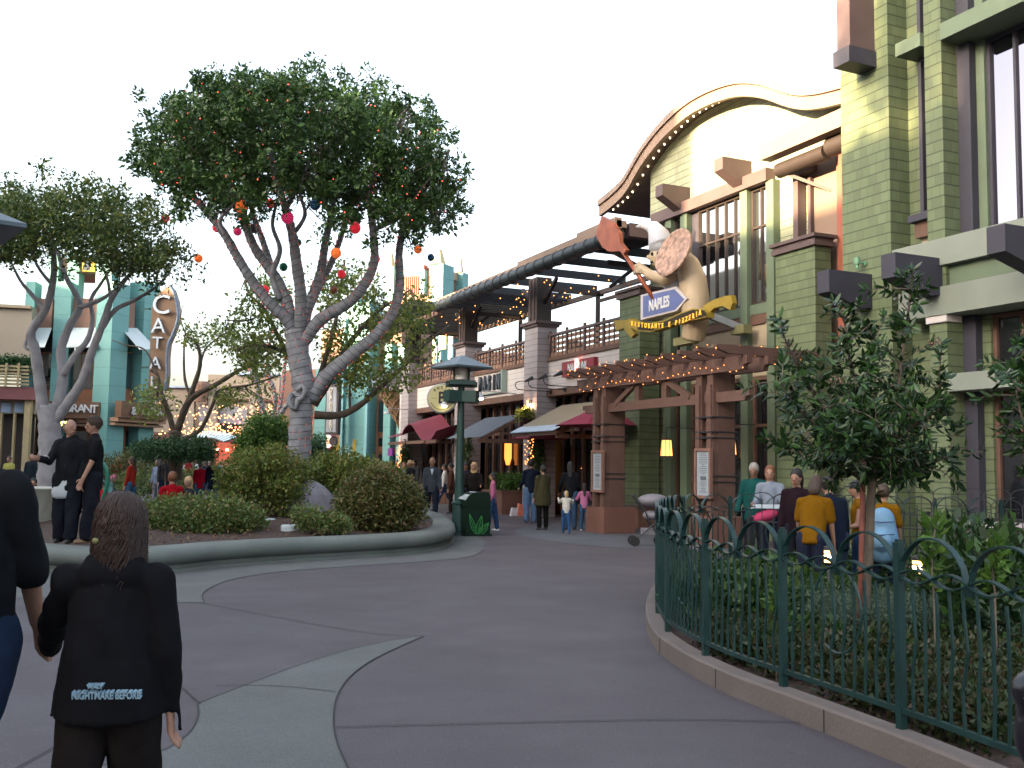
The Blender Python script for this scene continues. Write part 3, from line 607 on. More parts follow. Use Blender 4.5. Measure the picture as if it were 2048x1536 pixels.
for i, (P, r_) in enumerate(BR[:9]): wrap(wm, P, r_, .17 if i == 0 else .15, bl, 2.2 if i == 0 else 3, .0065)
sg = tag(wm.build('string_lights', WIRE, None, fix=False), 'dark wire of tiny red lights wound round the big tree in the middle', 'string lights')
bm_ = MB(); bulbs(bm_, bl, .010); bulbs(bm_, [random.choice(cl)+Vector([random.uniform(-.35, .35) for _ in range(3)]) for _ in range(260)], .017); b_ = bm_.build('bulbs', BULBR, sg, fix=False); b_['kind'] = 'stuff'
# ---- left tree
DL = 27.0; q = at(100, DL, .3)
lt = thing('broad_tree', 'pale barked multi stemmed tree at the left edge in front of the teal restaurant', 'tree', q)
t_ = MB(); LB = []
for pix, r0, r1, o in (([(98, 1010), (100, 960), (101, 900), (99, 850), (98, 810)], .42, .30, 0), ([(88, 840), (80, 770), (70, 700), (62, 665), (90, 620), (105, 570), (108, 520), (104, 470)], .19, .07, -.6), ([(100, 850), (118, 800), (126, 750), (122, 700), (140, 650), (160, 615), (150, 585), (130, 550), (115, 500)], .19, .06, .8),
        ([(104, 850), (140, 800), (165, 760), (185, 700), (205, 650), (222, 600), (250, 560), (280, 530)], .18, .05, -.3), ([(205, 655), (230, 620), (270, 600), (310, 575), (340, 545)], .09, .03, 0), ([(126, 750), (150, 710), (175, 680), (185, 640), (182, 600), (200, 570), (220, 540)], .11, .04, .6), ([(160, 615), (200, 600), (235, 575), (270, 540)], .08, .03, 0),
        ([(90, 620), (60, 585), (40, 560), (20, 520)], .08, .03, .3), ([(62, 665), (50, 690), (58, 700)], .06, .05, 0), ([(222, 600), (215, 560), (200, 520), (190, 490)], .06, .03, .5), ([(105, 570), (80, 540), (60, 500)], .06, .03, -.5)):
    LB.append(branch(t_, pix, DL, r0*1.0, r1, 10, 0, o))
t_.build('trunk', BARK2, lt, True); tips = [p for P, r_ in LB[1:] for p in P[len(P)//2:]]
crl = [(-160, 430), (-90, 395), (0, 400), (50, 390), (90, 385), (130, 378), (180, 392), (200, 385), (240, 405), (270, 415), (300, 435), (330, 470), (370, 468), (375, 495), (352, 520), (350, 545), (310, 560), (290, 535), (250, 540), (225, 520), (190, 530), (150, 510), (110, 500), (80, 520), (60, 505), (20, 510), (-20, 500), (-100, 520), (-170, 480)]
cc = crown_clumps([(100+(x-100)*.95, 465+(y-465)*.88) for x, y in crl], DL, 3.2, 170); cl2 = [c+Vector((random.gauss(0, .38), random.gauss(0, .38), random.gauss(.05, .28))) for c in cc for _ in range(3)]; tw_ = MB(); twigs(tw_, tips, cl2, .010, .4); tw_.build('twigs', BARKD, lt, fix=False)
leaves('crown', cl2, 46, rng.uniform(.18, .42, len(cl2)), .125, LF_TREE2, lt, .5, .3)
# ---- bare branched tree behind (middle left) and leafy tree behind the big one
def bgtree(label, D, base, brs, pts, mbark, mleaf, nleaf, size, spread, wrapit=False, name='broad_tree'):
    q = at(base[0], D, 0); th = thing(name, label, 'tree', q); t_ = MB(); B = []
    for pix, r0, r1, o in brs: B.append(branch(t_, pix, D, r0, r1, 8, 0, o))
    t_.build('trunk', mbark, th, True)
    if pts:
        c = []
        for poly, n in pts: c += crown_clumps(poly, D, 2.0, n)
        tp = [p for P, r_ in B[1:] for p in P[len(P)//2:]]; tw_ = MB(); twigs(tw_, tp, c, .014, .7); tw_.build('twigs', mbark, th, fix=False)
        leaves('crown', c, nleaf, spread, size, mleaf, th, .55, .3)
    return th, B
bgtree('twisted grey tree with sparse yellow green leaves in front of the far arcade', 33, (350, 930),
    [([(352, 960), (350, 900), (350, 860)], .26, .22, 0), ([(350, 870), (335, 820), (320, 780), (315, 750), (300, 740)], .12, .05, 0), ([(352, 865), (370, 820), (385, 780), (400, 730), (395, 690), (372, 670)], .14, .04, 0), ([(355, 860), (380, 800), (430, 770), (480, 740), (520, 725)], .15, .05, 0), ([(385, 800), (370, 760), (368, 700), (372, 650)], .07, .02, .4),
     ([(360, 880), (400, 860), (425, 810), (440, 780), (500, 770), (560, 750)], .10, .03, 0), ([(400, 730), (410, 700), (430, 680), (460, 660)], .05, .02, .5), ([(372, 670), (362, 640), (365, 610)], .03, .012, 0), ([(315, 750), (290, 700), (250, 690), (225, 680)], .04, .015, 0), ([(520, 725), (545, 700), (560, 690)], .05, .02, 0)],
    [([(360, 660), (430, 640), (480, 650), (520, 690), (560, 680), (570, 730), (520, 760), (480, 720), (440, 700), (390, 700)], 60), ([(280, 780), (330, 770), (360, 800), (330, 830), (270, 830)], 26), ([(420, 780), (540, 770), (560, 800), (450, 815)], 26)], BARKD, LF_SPARSE, 22, .13, .4)
bgtree('leafy tree with spreading thin branches right behind the big wrapped trunk', 30, (640, 930),
    [([(606, 1000), (606, 900), (612, 840), (618, 790)], .2, .18, 0), ([(630, 830), (680, 830), (720, 810), (760, 775), (800, 740), (850, 690), (900, 650)], .15, .03, 0), ([(628, 810), (660, 760), (690, 700), (720, 660), (760, 620), (820, 580)], .14, .03, 0), ([(625, 800), (600, 740), (560, 700), (510, 690), (470, 700)], .12, .03, 0), ([(626, 800), (650, 720), (670, 650), (680, 580), (690, 520)], .12, .03, 0), ([(622, 800), (560, 680), (530, 620), (500, 590), (490, 560)], .10, .03, .4), ([(700, 820), (700, 770), (715, 730), (720, 700)], .05, .02, 0), ([(690, 700), (740, 680), (790, 650)], .05, .02, 0), ([(530, 620), (500, 640), (450, 640)], .04, .02, 0)],
    [([(470, 600), (500, 560), (560, 560), (590, 620), (585, 720), (520, 760), (470, 720), (440, 660)], 85), ([(620, 560), (680, 520), (740, 540), (760, 600), (720, 640), (640, 640)], 55), ([(640, 660), (720, 640), (780, 600), (850, 580), (850, 640), (780, 700), (740, 740), (660, 760)], 85), ([(790, 650), (850, 640), (880, 700), (830, 760), (800, 800), (770, 770), (700, 800), (690, 770)], 50)], BARKD, LF_SPARSE, 26, .14, .42)
wt, WB = bgtree('slim pale tree wrapped in lights behind the shrubs left of the big trunk', 40, (545, 940), [([(545, 960), (546, 900), (545, 870)], .30, .26, 0), ([(542, 880), (525, 820), (515, 770), (510, 720), (505, 690)], .18, .05, 0), ([(548, 880), (560, 830), (590, 790), (620, 750)], .17, .05, 0), ([(545, 850), (550, 790), (535, 740), (540, 680), (548, 640)], .12, .03, 0), ([(555, 840), (565, 780), (570, 720), (560, 690)], .1, .03, 0), ([(515, 770), (495, 730), (480, 700)], .06, .02, 0), ([(590, 790), (585, 740), (600, 700)], .06, .02, 0)], None, BARK2, None, 0, 0, 0)
wm = MB(); bl = []
for P, r_ in WB: wrap(wm, P, r_, .22, bl, 2, .012)
sg = tag(wm.build('string_lights', WIRE, None, fix=False), 'red and wire lights wound round the slim pale tree far behind', 'string lights'); bm_ = MB(); bulbs(bm_, bl, .02); b_ = bm_.build('bulbs', BULBR, sg, fix=False); b_['kind'] = 'stuff'
# ---- shrubs
def shrub(label, D, poly, depth, n, per, size, spread, m, base, name='shrub', stems=6, core=None):
    c = crown_clumps(poly, D, depth, n); q = at(base, D, .3); th = thing(name, label, 'shrub', q); s = MB()
    for k in range(stems):
        e = random.choice(c); s.tube([(q.x+random.uniform(-.3, .3), q.y+random.uniform(-.3, .3), .25), (q+Vector((0, 0, .3))).lerp(e, .5), e], [.03, .02, .008], 5, False)
    s.build('stem', BARKD, th, fix=False); leaves('foliage', c, per, spread, size, m, th, .45, .3)
shrub('low green ground shrub mound at the front of the planter', 18.2, [(262, 1062), (265, 1022), (320, 1008), (400, 1004), (470, 1010), (515, 1035), (518, 1056), (400, 1068)], 1.3, 330, 60, .075, .22, LF_LOW, 400)
shrub('tall green and rust feathery shrub left of the big trunk', 21.5, [(440, 990), (445, 935), (480, 910), (560, 900), (600, 925), (612, 960), (600, 1010), (560, 1035), (540, 990), (520, 1020), (490, 990)], 1.1, 240, 60, .085, .25, LF_NAN, 530)
shrub('yellow green feathery shrub mass right of the big trunk', 23.0, [(622, 960), (630, 920), (680, 908), (740, 925), (790, 945), (800, 980), (700, 1000), (640, 1000)], 1.2, 230, 60, .085, .25, LF_NAN, 700)
shrub('large rusty green shrub at the right end of the planter', 19.3, [(680, 1050), (680, 1000), (700, 960), (760, 940), (810, 955), (832, 985), (838, 1020), (825, 1045), (760, 1058)], 1.0, 330, 64, .075, .22, LF_NANR, 760)
shrub('small round shrub beside the grey boulder', 17.6, [(585, 1042), (590, 1025), (620, 1022), (650, 1030), (680, 1035), (700, 1052), (640, 1056)], .5, 70, 50, .07, .15, LF_LOW, 640)
shrub('flat topped juniper tree with a dark trunk in front of the crowd', 32, [(266, 900), (290, 890), (340, 886), (400, 888), (428, 895), (434, 904), (420, 911), (360, 912), (290, 910)], 1.6, 150, 70, .10, .28, LF_JUN, 350, 'juniper')
shrub('tall bushy green shrub beside the slim wrapped tree', 38, [(478, 920), (480, 880), (500, 850), (520, 830), (560, 845), (575, 880), (575, 930)], 1.3, 170, 60, .14, .4, LF_GRN, 520)
shrub('dark green hedge under the far arcade', 45, [(560, 930), (560, 880), (600, 870), (640, 880), (640, 935)], 1.2, 80, 60, .14, .4, LF_JUN, 600)
shrub('low green hedge behind the seated people', 40, [(230, 990), (235, 955), (300, 940), (400, 945), (440, 955), (440, 990)], 1.5, 150, 50, .11, .3, LF_LOW, 330)
shrub('dry brownish shrub beneath the restaurant windows', 42, [(190, 960), (200, 915), (250, 905), (300, 915), (320, 950), (250, 975)], 1.0, 110, 40, .11, .3, LF_NANR, 240)
LITTER = leafmat('dry_litter', (.10, .055, .03), (.16, .09, .045), (.20, .15, .07), .1, .8)
lc = []
while len(lc) < 420:
    p = gz(random.uniform(150, 850), random.uniform(1035, 1085), .36)
    if inpoly(p.x, p.y, [(q.x, q.y) for q in inn]): lc.append(p)
leaves('leaf_litter', lc, 3, .10, .045, LITTER, pt, .6, .15)
# boulder and path lamps in the planter
bo = MB(); bc = gz(640, 1052, .3); bo.ell(bc+Vector((0, 1.2, .25)), .62, .5, .62, 20, 14)
bo.v = [tuple(Vector(v)+Vector((math.sin(v[2]*7+v[0]*4), math.sin(v[0]*6+1), math.sin(v[1]*8)))*.06) for v in bo.v]
tag(bo.build('boulder', mat('grey_rock', (.22, .21, .24), .85, .3, 3, .8, 8), None, True), 'grey boulder leaning by the big tree trunk in the planter', 'rock')
for x, y in ((535, 1040), (580, 1053)):
    c = gz(x, y, .42); tag(MB().lathe(c, [(.16, -.12), (.17, .0), (.15, .03), (.05, .035)], 14).build('well_light', mat('grey_lid', (.4, .45, .47), .5, .05), None, True, auto=40), 'flat grey in-ground light lid '+('nearer the low shrub mound' if x < 550 else 'nearer the boulder'), 'ground light')
# ------------------------------------------------------------ right planter planting
LF_BEDG = leafmat('bed_leaf', (.012, .035, .008), (.028, .07, .014), (.05, .10, .02), .2); LF_BEDR = leafmat('bed_rusty_leaf', (.014, .026, .007), (.03, .05, .013), (.055, .032, .016), .2)  # darker leaf colours stand in for the shade over the bed
def rs(label, name, x0, x1, y0, y1, n, per, size, spread, m, zr=(.12, .35), cat='plant', asp=.5, up=.4):
    c = []
    while len(c) < n:
        p = gz(random.uniform(x0, x1), random.uniform(y0, y1), .1); 
        if inpoly(p.x, p.y, KIN): c.append(p+Vector((0, 0, random.uniform(*zr)-.1)))
    q = Vector((sum(p.x for p in c)/n, sum(p.y for p in c)/n, .07)); th = thing(name, label, cat, q); s = MB()
    for p in c[:12]: s.tube([(p.x, p.y, .06), p], [.012, .006], 5, False)
    s.build('stem', BARKD, th, fix=False); leaves('foliage', c, per, spread, size, m, th, asp, .3, up)
KIN = []
for i in range(len(kb)):
    a, b = kb[(i+1) % len(kb)], kb[i-1]; t = Vector((a.x-b.x, a.y-b.y, 0)).normalized(); nn = Vector((t.y, -t.x, 0)); KIN.append(kb[i]+nn*.36)
KIN = [(p.x, p.y) for p in KIN]
rs('dense bright green leafy planting at the left of the fenced bed', 'leafy_plant', 1340, 1700, 1165, 1260, 150, 46, .10, .2, LF_BEDG, (.15, .42))
rs('rusty low creeping planting along the front of the fenced bed', 'creeping_plant', 1380, 2040, 1290, 1500, 300, 60, .05, .15, LF_BEDR, (.1, .26))
rs('dark low ground cover behind the fence posts', 'creeping_plant', 1330, 1560, 1230, 1330, 120, 60, .05, .15, LF_BEDR, (.1, .25))
rs('green shrubby planting at the back of the fenced bed', 'leafy_plant', 1560, 1880, 1160, 1200, 90, 40, .08, .2, LF_BEDG, (.12, .35))
rs('low mid green ground cover in the middle of the fenced bed', 'creeping_plant', 1500, 1980, 1200, 1330, 190, 46, .07, .17, LF_BEDG, (.08, .24))
rs('dark shrub with long leaves at the right edge of the bed', 'leafy_plant', 1890, 2060, 1180, 1330, 100, 40, .12, .26, LF_BIG, (.2, .9))
c = [gz(float(x), 1278, .16)+Vector((random.uniform(-.1, .1), random.uniform(-.55, .55), random.uniform(.0, .3))) for x in np.linspace(1690, 1905, 150)]
q = gz(1800, 1278, .07); th = thing('silver_cushion', 'pale silvery green cushion plant behind the tall fence post', 'plant', q); sm_ = MB(); sm_.ell(q+Vector((0, 0, .05)), .3, .3, .25); sm_.build('stem', LF_SILV, th, True); leaves('foliage', c, 160, .16, .03, LF_SILV, th, .25, .3, .6)
# upright young shoots
for i, (x, y0, y1, D) in enumerate(((1868, 1050, 1190, 7.6), (1990, 1095, 1190, 7.2), (1560, 1180, 1260, 8.8))):
    P = cr([dp(x, y1, D), dp(x-4, (y0+y1)/2, D), dp(x+3, y0, D)], 6); th = thing('young_shoot', ['tall upright fresh green shoot behind the second tall fence hoop', 'short fresh green shoot near the right edge of the bed', 'small fresh shoot in the leafy left part of the bed'][i], 'plant', P[0]); s = MB(); s.tube([Vector((P[0].x, P[0].y, .07))]+P, .008, 5); s.build('stem', BARKD, th, fix=False)
    leaves('leaf', [p for p in P[2:] for _ in range(1)], 7, .05, .12, LF_GRN, th, .35, .3, .8)
# little tree with big glossy leaves
DS = 8.3
def sapling(label, D, brs, seed, nl, root):
    random.seed(seed); th = thing('young_tree', label, 'tree', root); t_ = MB(); ends = []
    for pix, r0, r1, o in brs:
        P, r_ = branch(t_, pix, D, r0, r1, 8, 0, o)
        if r0 < .028: ends.append(P)
    t_.build('trunk', BARKD, th, True); C = []; A = []; tws = MB()
    for P in ends:
        Q = resample(P, .045)
        for i, p in enumerate(Q[2:]):
            C.append((p, (Q[min(i+3, len(Q)-1)]-Q[i+1]).normalized()))
        for k in range(int(nl*1.9)):
            p = random.choice(Q[len(Q)//5:]); d = Vector((random.gauss(0, 1), random.gauss(0, 1), random.gauss(.35, .7))).normalized(); L = random.uniform(.12, .38); e = p+d*L
            tws.tube([p, p+d*L*.5+Vector((0, 0, .02)), e], [.006, .004, .003], 4, False)
            for t in (.35, .55, .75, .9, 1.0): C.append((p.lerp(e, t), d))
    tws.build('twigs', BARKD, th, fix=False)
    V = []; Fc = []
    for p, d in C:
        for k in range(3):
            s = Vector((random.gauss(0, 1), random.gauss(0, 1), random.gauss(0, 1))); s = (s-d*s.dot(d)).normalized()
            a = (d*random.uniform(.3, .9)+s).normalized(); L = random.uniform(.06, .115); nrm = a.cross(s.cross(d)+Vector((.01, 0, 0))).normalized(); b = a.cross(nrm).normalized(); w_ = L*.17; i = len(V); dn = nrm*L*.06
            V += [p, p+a*L*.3+b*w_+dn, p+a*L*.3-dn*.3, p+a*L*.3-b*w_+dn, p+a*L*.7+b*w_*.85+dn, p+a*L*.7-dn*.3, p+a*L*.7-b*w_*.85+dn, p+a*L]
            Fc += [(i, i+2, i+1), (i, i+3, i+2), (i+1, i+2, i+5, i+4), (i+2, i+3, i+6, i+5), (i+4, i+5, i+7), (i+5, i+6, i+7)]
    mb = MB(); mb.add(V, Fc); mb.build('crown', LF_BIG, th, fix=False)
    fl = [random.choice(C)[0]+Vector((0, 0, .03)) for _ in range(10)]
    leaves('blossom', fl, 60, .05, .016, LF_PK, th, .9, .3, .2); return th
sap = sapling('small ornamental tree with glossy dark leaves inside the green fence', DS, [
    ([(1728, 1295), (1732, 1200), (1738, 1100), (1742, 1000), (1745, 940)], .045, .04, 0),
    ([(1744, 960), (1720, 900), (1680, 860), (1640, 800), (1600, 740), (1575, 690), (1560, 650)], .027, .006, -.4), ([(1743, 950), (1730, 870), (1720, 800), (1700, 720), (1690, 650), (1680, 600)], .027, .008, .3), ([(1745, 950), (1760, 880), (1790, 820), (1800, 740), (1812, 660), (1822, 580), (1826, 545)], .027, .006, -.3),
    ([(1746, 960), (1790, 920), (1840, 860), (1870, 800), (1880, 740)], .025, .006, .4), ([(1744, 970), (1690, 940), (1640, 920), (1600, 905), (1570, 900)], .022, .006, .5), ([(1745, 970), (1800, 950), (1850, 930), (1900, 915)], .022, .006, -.2), ([(1742, 965), (1700, 900), (1650, 870), (1610, 830), (1580, 800), (1560, 760)], .022, .006, -.8), ([(1745, 940), (1750, 860), (1750, 780), (1745, 700), (1740, 640)], .025, .006, .0), ([(1745, 965), (1760, 900), (1820, 860), (1850, 830)], .022, .006, -.7), ([(1742, 960), (1715, 930), (1690, 905), (1660, 880)], .02, .006, -.6), ([(1745, 960), (1750, 930), (1735, 880), (1770, 850)], .02, .006, -.6)], 11, 15, dp(1728, 1295, DS))
sapling('glossy leaved young tree partly cut off by the right edge of the picture', 7.6, [([(2120, 1330), (2118, 1200), (2115, 1050), (2110, 950)], .04, .035, 0), ([(2110, 1000), (2080, 930), (2060, 870), (2040, 820), (2030, 760)], .025, .006, 0), ([(2112, 950), (2090, 850), (2070, 780), (2050, 700), (2045, 650)], .025, .006, .3), ([(2112, 950), (2150, 850), (2180, 750)], .025, .006, 0)], 12, 13, dp(2120, 1330, 7.6))
stk = tag(MB().tube([dp(1716, 1292, DS-.05), dp(1722, 1140, DS-.05), dp(1726, 960, DS-.05)], .022, 10).build('tree_stake', mat('rusty_stake', (.16, .045, .03), .7, .3, 8), None, True), 'rusty red stake tied to the small glossy tree', 'stake')
# ------------------------------------------------------------ green iron fence
FG = mat('fence_green', (.007, .028, .027), .4, .2, 5, .1, 40)
fpth = []
def inset(i, d=.11):
    a, b = kb[(i+1) % len(kb)], kb[i-1]; t = Vector((a.x-b.x, a.y-b.y, 0)).normalized(); return kb[i]+Vector((t.y, -t.x, 0))*d
FP = [inset(i) for i in range(1, len(kb)-1)]
FP = resample(cr(FP, 2), .1)
def fdir(i):
    a = FP[max(0, i-1)]; b = FP[min(len(FP)-1, i+1)]; t = (b-a).normalized(); return t, Vector((t.y, -t.x, 0))
# choose phase so that a post stands at photo column 1560
ip = min(range(len(FP)), key=lambda i: (Vector((FP[i].x, FP[i].y, 0))-gz(1558, 1370, .15).to_2d().to_3d()).length); ph = ip % 11
fn = thing('iron_fence', 'curving dark green iron fence with looping hoops along the kerb', 'fence', tuple(FP[ip]))
Z = lambda p, z: Vector((p.x, p.y, z))
starts = list(range(ph-11 if ph > 0 else 0, len(FP)-1, 11))
for si in starts:
    a = max(0, si); b = min(len(FP)-1, si+11)
    if b-a < 3: continue
    if si >= 0:
        t, n_ = fdir(a); pm = MB(); pm.obox(Z(FP[a], .655), .022, .022, .51, t); pm.obox(Z(FP[a], 1.17), .014, .014, .012, t); pm.build('post', FG, fn)
    sc = MB(); pm = MB(); rl_ = MB()
    seg = [FP[i] for i in range(a, b+1)]
    rl_.sweep(seg, [(-.016, .235), (-.016, .265), (.016, .265), (.016, .235)], close_prof=True)
    for i in range(a+1, b):
        k = i-si; t, n_ = fdir(i); s_ = math.sin(k*1.3)*.012
        pm.tube([Z(FP[i], .26), Z(FP[i], .45)+t*s_, Z(FP[i], .65)-t*(.02+s_), Z(FP[i], .82)-t*.01, Z(FP[i], .95+.03*math.cos((k-5.5)/5.5*2*math.pi))], .0105, 6, False)
    for sgn in (1, -1):       # two interlaced flat bands
        P = []
        for j in range((b-a)*4+1):
            u = a+j/4; i = int(u); p = FP[i].lerp(FP[min(i+1, len(FP)-1)], u-i); ph_ = (u-si)/11*2*math.pi*2
            P.append(Z(p, .985+sgn*.038*math.sin(ph_)))
        n = len(P); vs = []
        for j in range(n):
            t, n_ = fdir(min(len(FP)-1, int(a+j/4))); o = n_*.018
            vs += [P[j]-o, P[j]+o, P[j]+o+Vector((0, 0, .008)), P[j]-o+Vector((0, 0, .008))]
        sc.add(vs, [(j*4+q, j*4+(q+1) % 4, j*4+4+(q+1) % 4, j*4+4+q) for j in range(n-1) for q in range(4)])
    for h in (0, 1):          # hoops
        P = []; c_ = si+h*5.5
        for j in range(17):
            u = c_+5.5*j/16
            if u < a or u > b: continue
            i = int(u); p = FP[i].lerp(FP[min(i+1, len(FP)-1)], u-i); v = (j/16*2-1); P.append((Z(p, .93+.27*math.sqrt(max(0, 1-v*v))), i))
        vs = []
        for p, i in P: t, n_ = fdir(i); o = n_*.02; vs += [p-o, p+o, p+o+Vector((0, 0, .009)), p-o+Vector((0, 0, .009))]
        sc.add(vs, [(j*4+q, j*4+(q+1) % 4, j*4+4+(q+1) % 4, j*4+4+q) for j in range(len(P)-1) for q in range(4)])
    if (si//11) % 2 == 0 and b-a > 8:   # hanging circle
        P = []
        for j in range(21):
            a_ = j/20*math.pi*1.55+.35; u = si+5.5+2.2*math.cos(a_); i = int(u)
            if i >= len(FP)-1 or i < 0: continue
            p = FP[i].lerp(FP[i+1], u-i); P.append(Z(p, .72+.26*math.sin(a_)))
        if len(P) > 3: sc.tube(P, .009, 5, False)
    rl_.build('rail', FG, fn); pm.build('pickets', FG, fn, fix=False); sc.build('hoops', FG, fn, fix=False)
# ------------------------------------------------------------ black queue fences with hooped pickets
def hoopfence(label, A, B_, H, step=.17):
    A = Vector(A); B_ = Vector(B_); d = (B_-A); L = d.length; t = d.normalized(); th = thing('hoop_fence', label, 'fence', A); k = int(L/step); pk = MB(); ra = MB()
    for i in range(k+1):
        p = A+t*i*step; pk.tube([p+Vector((0, 0, .12)), p+Vector((0, 0, H-.12-(0 if i % 2 else .0)))], .007, 5, False)
        if i % 2 == 0 and i+2 <= k+1:
            P = [p+t*(step*1.0*(1-math.cos(float(a))))+Vector((0, 0, H-.12+.1*math.sin(float(a)))) for a in np.linspace(0, math.pi, 9)]; pk.tube(P, .007, 5, False)
    for z in (.12, H-.42): ra.beam(A+Vector((0, 0, z)), B_+Vector((0, 0, z)), .03, .015)
    pk.build('pickets', BLACKM, th, fix=False); ra.build('rail', BLACKM, th)
    i = 0
    while i*1.6 <= L: p = A+t*i*1.6; MB().box(p.x-.035, p.x+.035, p.y-.035, p.y+.035, 0, H-.36).build('post', BLACKM, th); i += 1
hoopfence('black hooped fence just behind the fenced planting bed', at(1500, 13.8), at(2300, 11.0), 1.28)
hoopfence('black hooped fence further back along the green tower', at(1640, 15.2), at(2300, 12.2), 1.38)
# low path lights
for i, (x, y, D, s) in enumerate(((1658, 1113, 9.6, 1), (1836, 1135, 8.6, 1), (2012, 1108, 9.6, .8))):
    c = dp(x, y, D); th = thing('path_light', ['short louvred path light glowing amber left of the small tree', 'short louvred path light glowing amber right of the small tree', 'smaller glowing path light near the right edge of the picture'][i], 'path light', (c.x, c.y, .07))
    m = MB(); m.tube([(c.x, c.y, .07), (c.x, c.y, c.z-.05)], .02, 10); m.build('post', BLACKM, th, True)
    for k in (-1, 0, 1): m = MB(); m.lathe((c.x, c.y, c.z+k*.043*s), [(.045*s, -.012), (.045*s, .012)], 14); m.build('glowing_slot', mat('amber_glow_core' if k == 0 else 'amber_glow', (1, .72, .4) if k == 0 else (1, .38, .10), .5, 0, emit=5 if k == 0 else 1.6), th)
    m = MB(); m.lathe((c.x, c.y, c.z-.075*s), [(.035*s, 0), (.05*s, .01), (.05*s, .02)], 14); m.lathe((c.x, c.y, c.z+.018*s), [(.05*s, 0), (.05*s, .01)], 14); m.lathe((c.x, c.y, c.z-.03*s), [(.05*s, 0), (.05*s, .01)], 14); m.lathe((c.x, c.y, c.z+.06*s), [(.055*s, 0), (.05*s, .03), (.02, .045)], 14); m.build('louvre', BLACKM, th, True, auto=40)
# ------------------------------------------------------------ pergola in front of the pizzeria
PG = mat('pergola_brown', (.098, .053, .042), .65, .14, 3, .15, 20); TERRA = mat('terracotta', (.135, .062, .046), .75, .12, 2)
pgl = thing('pergola', 'brown timber entrance pergola strung with small warm lights before the pizzeria', 'pergola', (12.3, 18.8, 0))
PX = 12.2
for Yc in (20.9, 16.55):
    b = MB().box(PX-.16, PX+.72, Yc-.02, Yc+.86, 0, .62).build('pier_base', TERRA, pgl)
    for yy in (Yc+.12, Yc+.52):
        MB().box(PX-.05, PX+.5, yy-.0, yy+.2, .62, 3.55).build('post', PG, pgl)
        MB().box(PX-.09, PX-.052, yy+.03, yy+.17, .62, 3.3).build('post_cover', PG, pgl)
    m = MB(); m.box(PX+.05, PX+.46, Yc+.1, Yc+.74, .622, 3.2); m.build('post_core', PG, pgl)
    for z in (1.3, 1.42, 2.2, 2.32, 2.62): MB().box(PX-.1, PX+.53, Yc+.09, Yc+.76, z, z+.03).build('strap', BLACKM, pgl)
def ibeam(x, y0, y1, z0, z1):    # beam along Y with stepped ends
    h = z1-z0; return [(x, y0, z1), (x, y1, z1), (x, y1, z0+h*.45), (x, y1-.12, z0+h*.38), (x, y1-.16, z0), (x, y0+.16, z0), (x, y0+.12, z0+h*.38), (x, y0, z0+h*.45)]
MB().prism(ibeam(PX-.1, 15.5, 22.4, 3.52, 3.8), (.12, 0, 0)).build('beam', PG, pgl)
MB().prism(ibeam(PX+.4, 15.5, 22.4, 3.52, 3.8), (.12, 0, 0)).build('beam', PG, pgl)
MB().prism(ibeam(PX+.02, 15.6, 22.3, 2.93, 3.14), (.12, 0, 0)).build('lower_beam', PG, pgl)
y = 15.6
while y < 22.3:
    MB().prism([(11.45, y, 3.98), (14.0, y, 3.98), (14.0, y, 3.81), (11.75, y, 3.81), (11.45, y, 3.9)], (0, .09, 0)).build('slat', PG, pgl); y += .62
m = MB(); m.beam((PX+.05, 20.7, 3.1), (PX+.05, 19.8, 3.55), .1, .12); m.build('brace', PG, pgl); m = MB(); m.beam((PX+.05, 17.6, 3.1), (PX+.05, 18.6, 3.55), .1, .12); m.build('brace', PG, pgl)
for yy in (19.75, 18.6): MB().box(PX+.03, PX+.15, yy-.1, yy+.1, 3.14, 3.52).build('short_post', PG, pgl)
def lights(label, pts, r, m=BULB, wire=True, name='string_lights'):
    w = MB(); 
    if wire:
        for a, b in zip(pts, pts[1:]):
            if (a-b).length < 2.2: w.tube([a+Vector((0, 0, .02)), b+Vector((0, 0, .02))], .003, 3, False)
    else: w.tube([pts[0]+Vector((0, 0, .03)), pts[0]+Vector((0, 0, .05))], .01, 4)
    s = tag(w.build(name, WIRE, None, fix=False), label, 'string lights'); b = MB(); bulbs(b, pts, r); k = b.build('bulbs', m, s, fix=False); k['kind'] = 'stuff'; return s
pts = []
y = 15.6
while y < 22.3:
    for k in range(9): pts.append(Vector((11.45+k*.3+random.uniform(-.08, .08), y+random.uniform(-.06, .12), 3.98+random.uniform(-.16, .03))))
    y += .31
for k in range(34): pts.append(Vector((PX-.13, 15.6+k*.2, 3.5+random.uniform(-.04, .2))))
lights('warm fairy lights draped over the slats of the entrance pergola', pts, .014)
